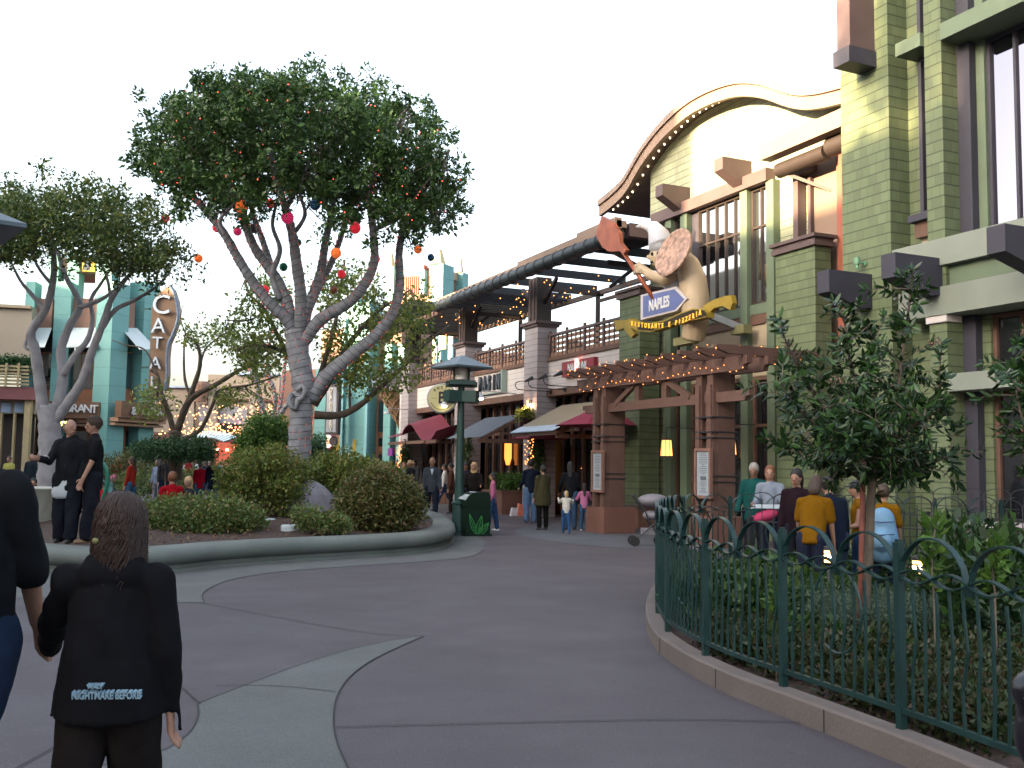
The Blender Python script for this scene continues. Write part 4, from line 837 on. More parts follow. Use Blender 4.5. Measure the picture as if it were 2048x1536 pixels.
# menu boards on pergola posts
for Yc, lab in ((20.9, 'framed menu board on the far pergola post'), (16.55, 'framed menu board on the near pergola post beside the green fence')):
    th = thing('menu_board', lab, 'menu board', (PX-.14, Yc+.4, 1)); m = MB(); x0, x1 = PX-.17, PX-.1; a, b, z0, z1 = Yc+.06, Yc+.62, .98, 2.0
    m.box(x0, x1, a, a+.06, z0, z1); m.box(x0, x1, b-.06, b, z0, z1); m.box(x0, x1, a+.06, b-.06, z0, z0+.06); m.box(x0, x1, a+.06, b-.06, z1-.06, z1); m.build('frame', mat('board_frame', (.17, .09, .07), .6, .1), th)
    f = MB().box(PX-.135, PX-.11, a+.06, b-.06, z0+.06, z1-.06).build('sheet', mat('menu_paper', (.26, .30, .34), .5, .04, 6), th)
    m = MB(); random.seed(5)
    for k in range(22):
        if k in (12, 13): continue
        w = random.uniform(.05, .15); zz = z1-.12-k*.037; m.box(PX-.139, PX-.1355, (a+b)/2-w, (a+b)/2+w, zz, zz+.012)
    m.box(PX-.139, PX-.1355, (a+b)/2-.1, (a+b)/2+.1, z0+.38, z0+.45); m.build('print', mat('menu_ink', (.08, .1, .12), .7, 0), f, fix=False)
# lit lanterns
for p, r, lab in ((px(1333, 896, 13.6), .15, 'glowing amber lantern hanging between the pergola posts'), (px(1461, 892, 13.9), .13, 'narrow glowing amber lantern on the brown door jamb')):
    th = thing('wall_lantern', lab, 'lantern', p); m = MB(); m.lathe(p, [(r, -.19), (r*.78, .19)], 8); m.build('shade', mat('lantern_glass', (1, .42, .09), .5, .25, 6, emit=.45), th)
    m = MB(); m.lathe(p, [(r*1.08, -.22), (r*1.08, -.19)], 8); m.lathe(p, [(r*.86, .19), (r*.7, .23)], 8)
    for j in range(8):
        a_ = j*math.pi/4; m.tube([p+Vector((r*1.02*math.cos(a_), r*1.02*math.sin(a_), -.19)), p+Vector((r*.8*math.cos(a_), r*.8*math.sin(a_), .19))], .008, 4)
    m.tube([p+Vector((0, 0, .22)), p+Vector((0, 0, .5)), p+Vector((14.6-p.x, 0, .5))], .012, 6); m.build('frame', BLACKM, th)
for p, lab in ((px(1238, 899, 14.2), 'tiny orange lamp at the far edge of the first green pier'), (px(1172, 905, 15.0), 'small orange lamp glowing in the shop front above the leather jacket'), (px(1166, 938, 15.0), 'lower small orange lamp glowing in the dark shop front')):
    th = thing('small_lamp', lab, 'lamp', p); MB().lathe(p, [(.05, -.05), (.06, .03), (.03, .07)], 10).build('glow', mat('orange_glow', (1, .35, .1), .5, 0, emit=4), th); MB().tube([p+Vector((0, 0, .07)), p+Vector((0, 0, .25))], .01, 5).build('rod', BLACKM, th)
# ------------------------------------------------------------ hanging chef sign
SX = 12.9
def sp(x, y, X=SX): return px(x, y, X)
sg = thing('blade_sign', 'blue arrow shaped sign with white capital letters under the chef figure', 'sign', sp(1325, 606))
ar = [(1281, 590), (1352, 573), (1374, 597), (1353, 622), (1281, 640)]
MB().prism([sp(x, y) for x, y in ar], (.32, 0, 0)).build('box', mat('sign_white', (.42, .39, .40), .5, .05), sg)
cx_, cy_ = 1322, 606
MB().prism([sp(cx_+(x-cx_)*.88, cy_+(y-cy_)*.84, SX-.012) for x, y in ar], (.01, 0, 0)).build('panel', mat('sign_blue', (.085, .11, .26), .5, .08), sg)
text('lettering', 'NAPLES', .36, TM(sp(1318, 608, SX-.016), (0, -1, 0), (0, 0, 1)), WHITE, sg, .01, .012, .72)
rb = thing('ribbon_sign', 'golden wavy ribbon sign with yellow lettering below the blue arrow', 'sign', sp(1330, 650))
GOLD = mat('ribbon_gold', (.24, .165, .02), .4, .12, 4); 
tp = [(1257, 636), (1275, 645), (1300, 646), (1330, 640), (1360, 626), (1385, 617), (1408, 618), (1412, 625)]; bt_ = [(1412, 634), (1390, 640), (1360, 642), (1330, 655), (1300, 664), (1275, 662), (1257, 652)]
MB().prism([sp(x, y, SX-.1) for x, y in tp+bt_], (.22, 0, 0)).build('band', GOLD, rb)
MB().prism([sp(x, y+2.5, SX-.112) for x, y in tp[1:]]+[sp(x, y-2.5, SX-.112) for x, y in bt_[:-1]], (.01, 0, 0)).build('dark_panel', mat('ribbon_dark', (.012, .008, .004), .6, 0), rb)
s_ = 'RISTORANTE E PIZZERIA'
for i, ch in enumerate(s_):
    if ch == ' ': continue
    t = i/(len(s_)-1); x = 1264+t*136; y = 645+9*math.sin(t*3.1)-22*t*t+1; text('letter', ch, .155, TM(sp(x, y+1, SX-.12)), mat('letter_gold', (.8, .42, .05), .4, 0, emit=.08), rb, .008, .006, .8)
MB().prism([sp(x, y, SX+.02) for x, y in [(1228, 641), (1252, 640), (1258, 650), (1270, 668), (1262, 676), (1252, 664), (1246, 656), (1232, 662)]], (.12, 0, 0)).build('tail', GOLD, rb)
MB().prism([sp(x, y, SX+.02) for x, y in [(1405, 612), (1425, 600), (1450, 592), (1462, 590), (1465, 606), (1460, 620), (1445, 612), (1428, 616), (1412, 632)]], (.12, 0, 0)).build('tail', GOLD, rb)
# chef figure: plain rounded cook with tall white hat, holding a paddle and a pizza
def vox(name, mb, size, m, parent, smooth=4, world=True):
    me = bpy.data.meshes.new(name); me.from_pydata(mb.v, [], mb.f); o = bpy.data.objects.new(name, me); COL.objects.link(o)
    r = o.modifiers.new('r', 'REMESH'); r.mode = 'VOXEL'; r.voxel_size = size; r.use_smooth_shade = True
    if smooth: s = o.modifiers.new('s', 'SMOOTH'); s.iterations = smooth; s.factor = .5
    dg = bpy.context.evaluated_depsgraph_get(); n = bpy.data.meshes.new_from_object(o.evaluated_get(dg)); bpy.data.objects.remove(o); bpy.data.meshes.remove(me); n.name = name
    if parent is not None and world:
        q = parent; T = Matrix.Identity(4)
        while q is not None: T = Matrix.Translation(-q.location)@T; q = q.parent
        n.transform(T)
    n.materials.clear(); n.materials.append(m); o = bpy.data.objects.new(name, n); COL.objects.link(o); o.parent = parent; return o
ch = thing('chef_figure', 'large plain sculpted cook with a floppy white hat above the blue arrow sign', 'statue', sp(1345, 560)); XC = SX+.35
TANF = mat('tan_sculpture', (.33, .25, .165), .55, .1, 2); WHS = mat('white_sculpture', (.30, .31, .34), .5, .06, 2)
m = MB(); P = lambda x, y, dx=0: tuple(sp(x, y, XC+dx)); m.tube([P(1385, 680), P(1392, 640), P(1390, 600), P(1385, 560), P(1375, 530), P(1360, 510)], [.26, .31, .34, .33, .28, .2], 16)
m.ell(P(1318, 514), .25, .25, .29); m.ell(P(1340, 535), .24, .24, .26); m.tube([P(1365, 540, -.05), P(1330, 560, -.3), P(1300, 550, -.4), P(1285, 537, -.45)], [.2, .17, .13, .1], 12); m.ell(P(1298, 514, -.12), .08, .08, .07)
hnd = P(1279, 532, -.1)
for k in range(4): m.tube([P(1284, 534+k*4, -.45), P(1273, 530+k*5, -.6), P(1268, 534+k*5, -.5)], [.055, .05, .04], 7)
m.tube([P(1282, 532, -.45), P(1276, 522, -.5)], [.05, .04], 7); m.ell(P(1284, 538, -.45), .11, .12, .13)
vox('body', m, .035, TANF, ch, 6)
m = MB(); m.tube([P(1366, 552, 0), P(1350, 562, -.02), P(1340, 572, .05)], [.22, .24, .2], 14); m.tube([P(1352, 545, -.1), P(1325, 556, -.3), P(1304, 550, -.36)], [.18, .16, .13], 12); vox('apron', m, .04, WHS, ch, 6)
m = MB(); m.ell(P(1320, 494), .29, .29, .2); m.tube([P(1322, 492), P(1318, 472), P(1308, 456), P(1290, 450), P(1272, 454)], [.32, .27, .18, .11, .04], 14); vox('hat', m, .035, WHS, ch, 6)
m = MB(); m.ell(P(1304, 508, -.24), .035, .035, .045); m.ell(P(1316, 507, -.27), .035, .035, .045); m.ell(P(1304, 524, -.20), .05, .05, .03); m.build('eye', DARK, ch, True)
pz = MB(); c = Vector(P(1347, 505, -.5)); ax = (fw*-.42-RT*.80+UP*.35).normalized(); pz.lathe(c, [(.56, -.05), (.60, -.03), (.60, .03), (.55, .05), (.5, .03)], 28, ax); pzo = tag(pz.build('pizza', mat('pizza', (.26, .16, .12), .6, .6, 9, .4, 14), None, True, auto=40), 'round sculpted pizza raised beside the head of the cook', 'pizza')
PAD = mat('paddle_red', (.24, .06, .025), .45, .3, 3)
pd = thing('pizza_paddle', 'reddish wooden pizza paddle held up by the sculpted cook', 'paddle', P(1270, 520))
a = Vector(P(1312, 604, -.3)); b = Vector(P(1244, 500, -.72)); MB().tube([a, b], .055, 12).build('handle', PAD, pd, True)
pol = [(1247, 508), (1239, 502), (1218, 503), (1205, 495), (1191, 470), (1203, 432), (1225, 445), (1238, 465), (1240, 485), (1252, 500)]
MB().prism([P(x, y, -.78) for x, y in pol], (.1, 0, 0)).build('blade', PAD, pd)
sb = thing('sign_bracket', 'grey steel arms carrying the chef sign from the wall', 'bracket', (14.2, 19.2, 4.9)); m = MB(); m.beam(P(1405, 625, .1), tuple(px(1490, 660, 14.65)), .12, .16); m.build('arm', mat('grey_steel', (.3, .32, .35), .45, .08), sb)
m = MB(); m.obox(px(1482, 660, 14.4), .25, .12, .1, (0, 1, 0)); m.build('plate', mat('olive_plate', (.16, .15, .07), .6, .1), sb); m = MB(); m.obox(px(1372, 682, 13.2), .35, .12, .09, (0, 1, 0)); m.tube([px(1372, 682, 13.3), px(1372, 682, 14.8)], .06, 8); m.build('lower_plate', _m['olive_plate'], sb)
# ------------------------------------------------------------ shop signs
WX = 14.33
c = px(884, 797, 13.0); rs_ = thing('round_sign', 'round pale yellow shop sign with a large black letter B', 'sign', c); nS = Vector((-.42, -.907, 0)).normalized(); xS = Vector((-nS.y, nS.x, 0)); c = c+Vector((0, 0, 0))
rad = .53; m = MB(); m.lathe(c, [(rad, -.10), (rad+.03, -.08), (rad+.03, .08), (rad, .10)], 40, nS); m.build('rim', mat('sign_rim', (.2, .22, .22), .4, .05), rs_, True, auto=40)
m = MB(); m.lathe(c+nS*.101, [(rad*.95, 0), (rad*.95, .006)], 40, nS); m.build('face', mat('sign_yellow', (.42, .385, .20), .5, .04), rs_, fix=True)
INK = mat('sign_ink', (.02, .02, .02), .5, 0); cS = c+nS*.112
text('letter', 'B', .62, TM(cS, xS), INK, rs_, .004, .014, .8)
for i, k in enumerate('BASIN'):
    a = R(132-i*21); p = cS+xS*(math.cos(a)*.40)+Vector((0, 0, math.sin(a)*.40)); x = xS*math.sin(a)+Vector((0, 0, -math.cos(a))); text('letter', k, .14, TM(p, x, xS*math.cos(a)+Vector((0, 0, math.sin(a)))), INK, rs_, .004, .003)
m = MB()
for k in range(26):
    a = R(205+k*5.2); p = cS+xS*(math.cos(a)*.42)+Vector((0, 0, math.sin(a)*.42)); m.obox(p, .010, .004, .018, xS)
m.obox(cS+xS*.29, .1, .004, .006, xS); m.obox(cS-xS*.29, .1, .004, .006, xS); m.build('small_print', INK, rs_, fix=False)
MB().beam(tuple(c+Vector((.2, 0, .3))), (14.4, c.y, c.z+.3), .06, .06).build('arm', BLACKM, rs_)
c = px(984, 768, WX-.02); t = thing('letter_sign', 'dark three dimensional capital letters on the white siding above the blue awning', 'sign', c); INK2 = mat('dark_blue_letters', (.045, .055, .07), .4, .1)
for i, k in enumerate('BASIN'):
    text('letter', k, .74, TM((WX-.12, c.y+(.84-i*.42)*1.0, c.z)), INK2, t, .05, .03, .55)
MB().box(WX-.05, WX+.06, c.y-1.08, c.y+1.02, c.z-.36, c.z-.32).build('base_rail', mat('grey_green_metal', (.25, .33, .30), .4, .05), t); MB().box(WX-.16, WX+.06, c.y-1.15, c.y-1.09, c.z-.36, c.z+.42).build('end_plate', _m['grey_green_metal'], t)
q = [px(1128, 727, WX), px(1192, 716, WX), px(1196, 745, WX), px(1128, 755, WX)]; cy0, cy1 = q[0].y, q[1].y; z1 = q[0].z+.02; z0 = q[3].z; t = thing('red_sign', 'dark red shop sign with silver letters partly behind the pergola', 'sign', (WX, (cy0+cy1)/2, z0))
MB().box(WX-.08, WX+.06, cy1, cy0, z0, z1).build('board', mat('sign_red', (.22, .02, .03), .5, .1), t)
text('lettering', 'NAPOLINI', .42, TM((WX-.09, (cy0+cy1)/2, (z0+z1)/2-.02)), mat('sign_silver', (.6, .6, .6), .4, .05), t, .01, .004, .62); text('swash', 'P', .7, TM((WX-.1, (cy0+cy1)/2+.0, (z0+z1)/2-.02)), mat('neon_red', (1, .12, .1), .5, 0, emit=1.6), t, .01, .02, .7)
# gooseneck lamps and barn lamps
for i, (xa, ya) in enumerate(((1102, 783), (1130, 779), (1162, 774))):
    p = px(xa, ya, WX); th = thing('gooseneck_lamp', ['far one of the three black gooseneck lamps under the red sign', 'middle one of the three black gooseneck lamps under the red sign', 'near one of the three black gooseneck lamps under the red sign'][i], 'lamp', p, 'gooseneck lamps'); m = MB()
    m.tube(cr([p, p+Vector((-1.0, 0, .0)), p+Vector((-1.22, 0, .06)), p+Vector((-1.25, 0, .2)), p+Vector((-1.1, 0, .27)), p+Vector((-.9, 0, .28))], 5), .014, 6); m.build('arm', BLACKM, th, True); m = MB(); m.lathe(p, [(.07, 0), (.07, .05)], 12, (-1, 0, 0)); m.build('base', BLACKM, th)
    m = MB(); m.tube([p+Vector((-.92, 0, .28)), p+Vector((-.66, 0, .40))], [.03, .07], 8); m.build('head', BLACKM, th)
for i, (xa, ya, xb, yb) in enumerate(((1033, 788, 972, 800), (955, 803, 890, 811), (833, 821, 793, 824))):
    p = px(xa, ya, WX); b = p+Vector((-1.25, 0, .05)); th = thing('barn_lamp', ['lit grey barn lamp on a long arm under the dark letters', 'lit grey barn lamp in front of the round yellow sign', 'unlit grey lamp arm at the far end of the white siding'][i], 'lamp', p); m = MB(); m.tube(cr([p, p+Vector((-.9, 0, .05)), b, b+Vector((-.08, 0, -.15))], 4), .016, 6); m.build('arm', mat('grey_metal', (.33, .35, .38), .4, .05), th, True)
    m = MB(); m.lathe(b+Vector((-.08, 0, -.25)), [(.19, 0), (.17, .03), (.07, .1), (.05, .16)], 16); m.build('shade', _m['grey_metal'], th, True)
    if i < 2: m = MB(); m.ell(b+Vector((-.08, 0, -.25)), .1, .1, .07); m.build('bulb', mat('white_glow', (1, .86, .6), .5, 0, emit=2.5), th, True)
# planter box and wrapped columns of greenery between the shops
bx = gz(1003, 1029); th = thing('planter_box', 'square terracotta red planter box with leafy plants at the shop corner', 'planter', bx); m = MB(); x0, y0 = bx.x, bx.y
m.box(x0, x0+1.35, y0, y0+1.6, 0, .72); m.box(x0-.03, x0+1.38, y0-.03, y0+1.63, .72, .78); m.build('box', TERRA, th)
MB().box(x0+.06, x0+1.29, y0+.06, y0+1.54, .74, .79).build('soil', SOIL, th); leaves('foliage', [Vector((x0+random.uniform(.2, 1.2), y0+random.uniform(.2, 1.4), random.uniform(.85, 1.2))) for _ in range(40)], 40, .2, .12, LF_GRN, th, .45)
for i, (x, D, zt, lab) in enumerate(((1048, 31.2, 2.75, 'green climber with orange fairy lights on the pillar near the planter box'), (908, 36.5, 2.95, 'green climber with orange fairy lights behind the street lamp post'), (801, 43, 2.6, 'farthest green climber with fairy lights under the maroon awning'))):
    q = at(x, D, 0); q = Vector((13.85, q.y, 0)); th = thing('climbing_plant', lab, 'plant', q); MB().tube([q, q+Vector((0, 0, zt-.2))], .04, 6).build('stem', BARKD, th)
    leaves('foliage', [q+Vector((random.uniform(-.14, .14), random.uniform(-.22, .22), random.uniform(.6, zt))) for _ in range(90)], 26, .13, .09, LF_JUN, th, .5)
    lights('orange fairy lights spiralling up the '+['nearest climber by the planter box', 'middle climber behind the lamp post', 'farthest climber under the maroon awning'][i], [q+Vector((-.24-random.uniform(0, .06), random.uniform(-.3, .3), z)) for z in np.linspace(.8, zt, 60).tolist()], .022, BULB, False)
q = px(1067, 823, 14.0); th = thing('basket_plant', 'yellow green plant in a wall basket on the pillar above the beige awning', 'plant', Vector((13.9, 29.1, 3.1))); m = MB(); m.lathe((13.86, 29.1, 2.95), [(.08, 0), (.25, .2), (.26, .22)], 12); m.build('basket', DBROWN, th); leaves('foliage', [Vector((13.8+random.uniform(-.2, .15), 29.1+random.uniform(-.4, .4), 3.28+random.uniform(-.1, .12))) for _ in range(16)], 40, .14, .1, LF_SPARSE, th)
th = thing('pillar_uplight', 'small lit sconce casting warm light on the pink pillar', 'lamp', (13.9, 29.0, 3.75)); MB().lathe((13.9, 29.0, 3.62), [(.05, 0), (.09, .12)], 10).build('shade', _m['grey_metal'], th); MB().ell((13.9, 29.0, 3.6), .05, .05, .05).build('bulb', _m['white_glow'], th, True)
pl = bpy.data.lights.new('sconce_light', 'POINT'); pl.energy = 5; pl.color = (1, .5, .25); pl.shadow_soft_size = .05; po = bpy.data.objects.new('sconce_light', pl); COL.objects.link(po); po.location = (13.8, 29.0, 3.5)
# umbrellas under the beige awning
for i, (a, b) in enumerate((((1030, 868), (1048, 858)), ((1120, 862), (1240, 815)))):
    c = px([1078, 1200][i], [872, 845][i], [13.9, 13.5][i]) ; z = c.z; th = thing('red_umbrella', ['red patio umbrella tip showing left under the beige awning', 'red patio umbrella showing right under the beige awning'][i], 'umbrella', Vector((c.x, c.y, 0))); m = MB(); m.lathe((c.x, c.y, z-.1), [((.95, 1.3)[i], 0), (.6, .3), (.03, .62)], 8); m.build('canopy', mat('umbrella_red', (.20, .012, .035), .7, .08), th); MB().tube([(c.x, c.y, 0), (c.x, c.y, z+.5)], .025, 8).build('pole', DBROWN, th)
# warm interior: lit lamp column in the shop and orange wall
for y0, y1, z0, z1, e, lab in ((31.0, 32.0, .5, 2.6, .12, 'orange lit display wall seen through the shop window'), (24.8, 25.6, 2.2, 2.9, .12, 'orange lit sign panel inside the dark doorway')):
    th = thing('display_panel', lab, 'display', (15.3, (y0+y1)/2, z0)); MB().box(15.3, 15.34, y0, y1, z0, z1).build('panel', mat('orange_wall', (.8, .33, .06), .6, .4, 1.2, emit=.22), th); MB().box(15.26, 15.38, y0, y1, z0-.05, z0).build('ledge', BROWN, th)
c = px(1016, 905, 14.8); th = thing('paper_lamp', 'tall glowing orange lamp inside the shop window', 'lamp', c); MB().tube([c+Vector((0, 0, -.45)), c+Vector((0, 0, -.2)), c+Vector((0, 0, .3)), c+Vector((0, 0, .45))], [.06, .13, .13, .09], 14).build('shade', mat('orange_shade', (1, .28, .05), .6, .2, 2, emit=.35), th, True); MB().tube([c+Vector((0, 0, -.9)), c+Vector((0, 0, -.45))], .02, 6).build('stem', DBROWN, th)
# shopping bags on the ground
for i, (x, y, col) in enumerate(((1030, 1032, (.5, .5, .55)), (1043, 1032, (.55, .16, .10)))):
    c = gz(x, y); th = thing('shopping_bag', ['pale shopping bag standing by the planter box', 'orange red shopping bag standing by the planter box'][i], 'bag', c); m = MB(); m.prism([c+Vector((-.14, 0, 0)), c+Vector((.16, 0, 0)), c+Vector((.13, .02, .36-.1*(1-i))), c+Vector((-.08, .02, .40-.14*(1-i)))], (0, .12, 0)); m.build('bag', mat('bag_%d' % i, col, .6, .2, 6), th); m = MB(); m.tube(cr([c+Vector((-.05, .06, .33-.1*(1-i))), c+Vector((0, .06, .44-.1*(1-i))), c+Vector((.07, .06, .33-.1*(1-i)))], 4), .008, 5); m.build('handle', WIRE, th)
# ------------------------------------------------------------ street lamps
def lamp(label, c, s=1., detail=True):
    th = thing('street_lamp', label, 'street lamp', c); d = HEAD
    q = Matrix.Rotation(-d+R(8), 4, 'Z'); T = Matrix.Translation(c)@q
    def B(name, m_, mt, **k):
        m_.v = [tuple(T@Vector(v)) for v in m_.v]; return m_.build(name, mt, th, **k)
    m = MB(); m.lathe((0, 0, 0), [(.21, 0), (.21, .06), (.16, .1), (.155, .68), (.175, .70), (.175, .74), (.115, .78), (.095, 1.6), (.08, 3.0), (.075, 3.6)], 16); B('pole', m, TEALG, smooth=True, auto=40)
    m = MB(); m.box(-.27, .27, -.27, .27, 0, .045); B('foot', m, TEALG)
    hw = .52; m = MB(); vs = [(hw, hw, 3.84), (-hw, hw, 3.84), (-hw, -hw, 3.84), (hw, -hw, 3.84), (.02, .02, 4.12), (-.02, .02, 4.12), (-.02, -.02, 4.12), (.02, -.02, 4.12), (hw, hw, 3.80), (-hw, hw, 3.80), (-hw, -hw, 3.80), (hw, -hw, 3.80)]
    m.add(vs, [(0, 1, 5, 4), (1, 2, 6, 5), (2, 3, 7, 6), (3, 0, 4, 7), (4, 5, 6, 7), (0, 8, 9, 1), (1, 9, 10, 2), (2, 10, 11, 3), (3, 11, 8, 0), (8, 11, 10, 9)]); m.v = [tuple(Matrix.Rotation(R(45-14), 4, 'Z')@Vector(v)) for v in m.v]; B('hood', m, mat('hood_metal', (.05, .075, .09), .35, .1, 4))
    m = MB()
    for a_ in range(4):
        x, y = .23*math.cos(a_*math.pi/2+.6), .23*math.sin(a_*math.pi/2+.6); m.tube([(x, y, 3.5), (x, y, 3.82)], .018, 6)
    B('cage_bar', m, TEALG)
    m = MB(); m.lathe((0, 0, 3.55), [(.15, 0), (.15, .27)], 12); B('lantern', m, mat('frosted_lens', (.55, .5, .47), .3, .1), smooth=True, auto=40)
    m = MB(); m.box(-.3, .3, -.3, .3, 3.42, 3.52); m.box(-.36, .36, -.12, .12, 3.38, 3.5); B('bracket', m, TEALG)
    if detail:
        for sx in (-1, 1):
            m = MB(); m.obox((sx*.2, -.12, 3.16), .17, .14, .13, (1, -.45*sx, 0)); B('speaker_box', m, mat('dark_green_box', (.012, .04, .035), .5, .1))
        m = MB(); m.box(-.33, -.1, -.03, .03, 2.99, 3.06); m.box(.1, .42, -.03, .03, 3.0, 3.08); B('banner_arm', m, mat('pale_bar', (.30, .31, .27), .5, .05))
lamp('dark green street lamp with a pyramid hood beside the litter bin', gz(917, 1070))
lamp('far street lamp with pale green hood at the left edge', at(40, 49), detail=False)
lamp('far street lamp in front of the restaurant sign end', at(300, 52), detail=False)
lamp('near street lamp whose hood just enters the top left of the picture', at(-118, 9.55))
# ------------------------------------------------------------ litter bin
c = gz(948, 1071, 0); th = thing('litter_bin', 'dark green litter bin with a leaf design on its front beside the lamp post', 'litter bin', c); T = Matrix.Translation(c)@Matrix.Rotation(-HEAD+R(22), 4, 'Z'); BG = mat('bin_green', (.004, .013, .008), .7, .15, 4, spec=.15); LG = mat('leaf_paint', (.03, .22, .05), .5, .05)
def tb(m_, name, mt, par, **k): m_.v = [tuple(T@Vector(v)) for v in m_.v]; return m_.build(name, mt, par, **k)
pr = [(-.29, .02), (-.29, .80), (-.22, .90), (-.12, .975), (.2, .985), (.26, .96), (.29, .90), (.29, .02)]
m = MB(); m.prism([(x, -.27, z) for x, z in pr], (0, .54, 0)); tb(m, 'body', BG, th, smooth=False)
m = MB(); m.box(-.325, .325, -.285, .285, .0, .05); m.box(-.32, .32, -.28, .28, .66, .68); tb(m, 'trim', BG, th)
m = MB(); m.prism([(-.30, -.2, .80), (-.05, -.2, .97), (-.04, -.2, .99), (-.34, -.2, .86), (-.345, -.2, .82)], (0, .4, 0)); tb(m, 'flap', mat('flap_metal', (.5, .56, .6), .3, .08, metal=.3), th)
m = MB()
def leafdraw(x0, z0, x1, z1, w):
    a = Vector((x0, -.276, z0)); b = Vector((x1, -.276, z1)); d = (b-a); n_ = Vector((-d.z, 0, d.x)).normalized()
    for s in (1, -1): m.tube([a+d*t+n_*s*w*math.sin(math.pi*t**.8) for t in np.linspace(0, 1, 12).tolist()], .006, 4)
    m.tube([a, b], .005, 4)
    for t in (.2, .32, .44, .56, .68, .8):
        for s in (1, -1): m.tube([a+d*t, a+d*(t+.04)+n_*s*w*.85*math.sin(math.pi*t**.8)], .004, 4)
leafdraw(-.02, .04, .08, .46, .07); leafdraw(.02, .04, .25, .30, .07); leafdraw(-.06, .05, -.22, .5, .05)
tb(m, 'leaf_design', LG, th, fix=False)
# ------------------------------------------------------------ hanging coloured globes on a line
BC = {'r': ('red_globe', (.75, .03, .05)), 'o': ('orange_globe', (.95, .20, .04)), 'p': ('pink_globe', (.65, .03, .14)), 'g': ('green_globe', (.015, .16, .09)), 'b': ('blue_globe', (.02, .10, .22)), 'k': ('grey_globe', (.10, .08, .09)), 'w': ('bronze_globe', (.35, .12, .07))}
GL = [(331, 436, 8, 'r', 'leftmost red globe beside the left tree crown'), (362, 436, 7, 'g', 'small green globe just right of the leftmost red globe'), (484, 413, 12, 'o', 'large orange globe high at the left under the big crown'), (541, 407, 9, 'r', 'red globe half behind a limb high under the crown'), (434, 455, 9, 'r', 'red globe against the leftmost limb'), (475, 463, 8, 'p', 'pink globe against the second limb'), (455, 480, 7, 'k', 'small grey globe between the two left limbs'), (506, 457, 9, 'k', 'grey globe against a branch left of centre'), (575, 435, 12, 'p', 'large pink globe on the central limb'), (630, 410, 10, 'b', 'blue globe under the middle of the crown'), (710, 456, 11, 'r', 'large red globe right of the central limbs'), (596, 485, 7, 'g', 'small green globe peeping behind the central limb'), (672, 506, 10, 'o', 'orange globe right of the central limb'), (752, 518, 8, 'r', 'red globe beside the right hand limb'), (397, 517, 8, 'o', 'small orange globe left of the big tree against the sky'), (567, 534, 8, 'g', 'green globe between the lower limbs'), (683, 548, 8, 'r', 'red globe between the lower right limbs'), (529, 580, 9, 'r', 'red globe lowest on the left side'), (668, 580, 7, 'w', 'faint bronze globe low behind the right limbs'), (836, 499, 8, 'o', 'orange globe against the sky right of the big tree'), (862, 515, 7, 'b', 'dark blue globe at the far right end of the row'), (738, 560, 5, 'r', 'tiny red globe behind the right limb')]
for x, y, r_, k, lab in GL:
    D = 27 if r_ < 9 else 23; D = {True: 26.5, False: 22.6}[r_ < 10]; rad = r_*D/1990*1.08; c = dp(x, y, D); nm_, col = BC[k]; th = thing('hanging_globe', lab, 'globe', c, 'coloured hanging globes'); m = MB(); prof = []
    for j in range(25):
        a = -math.pi/2+math.pi*j/24; rr = rad*math.cos(a)*(1 if j % 3 else .86); prof.append((max(.004, rr), rad*math.sin(a)))
    m.lathe(c, prof, 18); m.build('ball', mat(nm_, col, .55, .1, 6, emit=(.05 if k in 'rop' else .0)), th, True, auto=25); m = MB(); m.tube([c+Vector((0, 0, rad)), c+Vector((0, 0, rad+.25+.02*r_))], .006, 4); m.build('cord', WIRE, th)
# ------------------------------------------------------------ background buildings
def plane(x, D, az): p = at(x, D); n_ = Vector((math.cos(az), -math.sin(az), 0)); return p, n_   # facade running along azimuth az
def on(pl, x, y): 
    p, n_ = pl; r = ray(x, y); t = (p-P0).dot(n_)/r.dot(n_); return P0+r*t
def fb(mb, pl, x0, x1, yt, yb, proud=.0, th_=.3):     # box on facade plane
    a = on(pl, x0, (yt+yb)/2); b = on(pl, x1, (yt+yb)/2); zt = on(pl, (x0+x1)/2, yt).z; zb = on(pl, (x0+x1)/2, yb).z; n_ = pl[1]
    if n_.dot(P0-a) < 0: n_ = -n_
    a = Vector((a.x, a.y, 0)); b = Vector((b.x, b.y, 0)); mb.obox((a+b)/2+n_*(proud-th_/2)+Vector((0, 0, (zt+zb)/2)), (b-a).length/2, th_/2, (zt-zb)/2, b-a); return mb
TEALP = shingle('teal_tile', (.12, .29, .28), .9, 3., .025, .7, .03); TEAL2 = mat('pale_teal', (.16, .34, .37), .55, .05, 1); BRP = mat('brown_stucco', (.24, .135, .098), .8, .08, 1); ORB = mat('orange_wood', (.20, .08, .035), .6, .12, 2); YEL = mat('mustard', (.36, .25, .04), .6, .06, 1); CAPY = mat('pale_yellow_cap', (.42, .35, .19), .6, .05, 1)
ROSE = mat('rose_panel', (.2, .06, .06), .6, .06, 1)
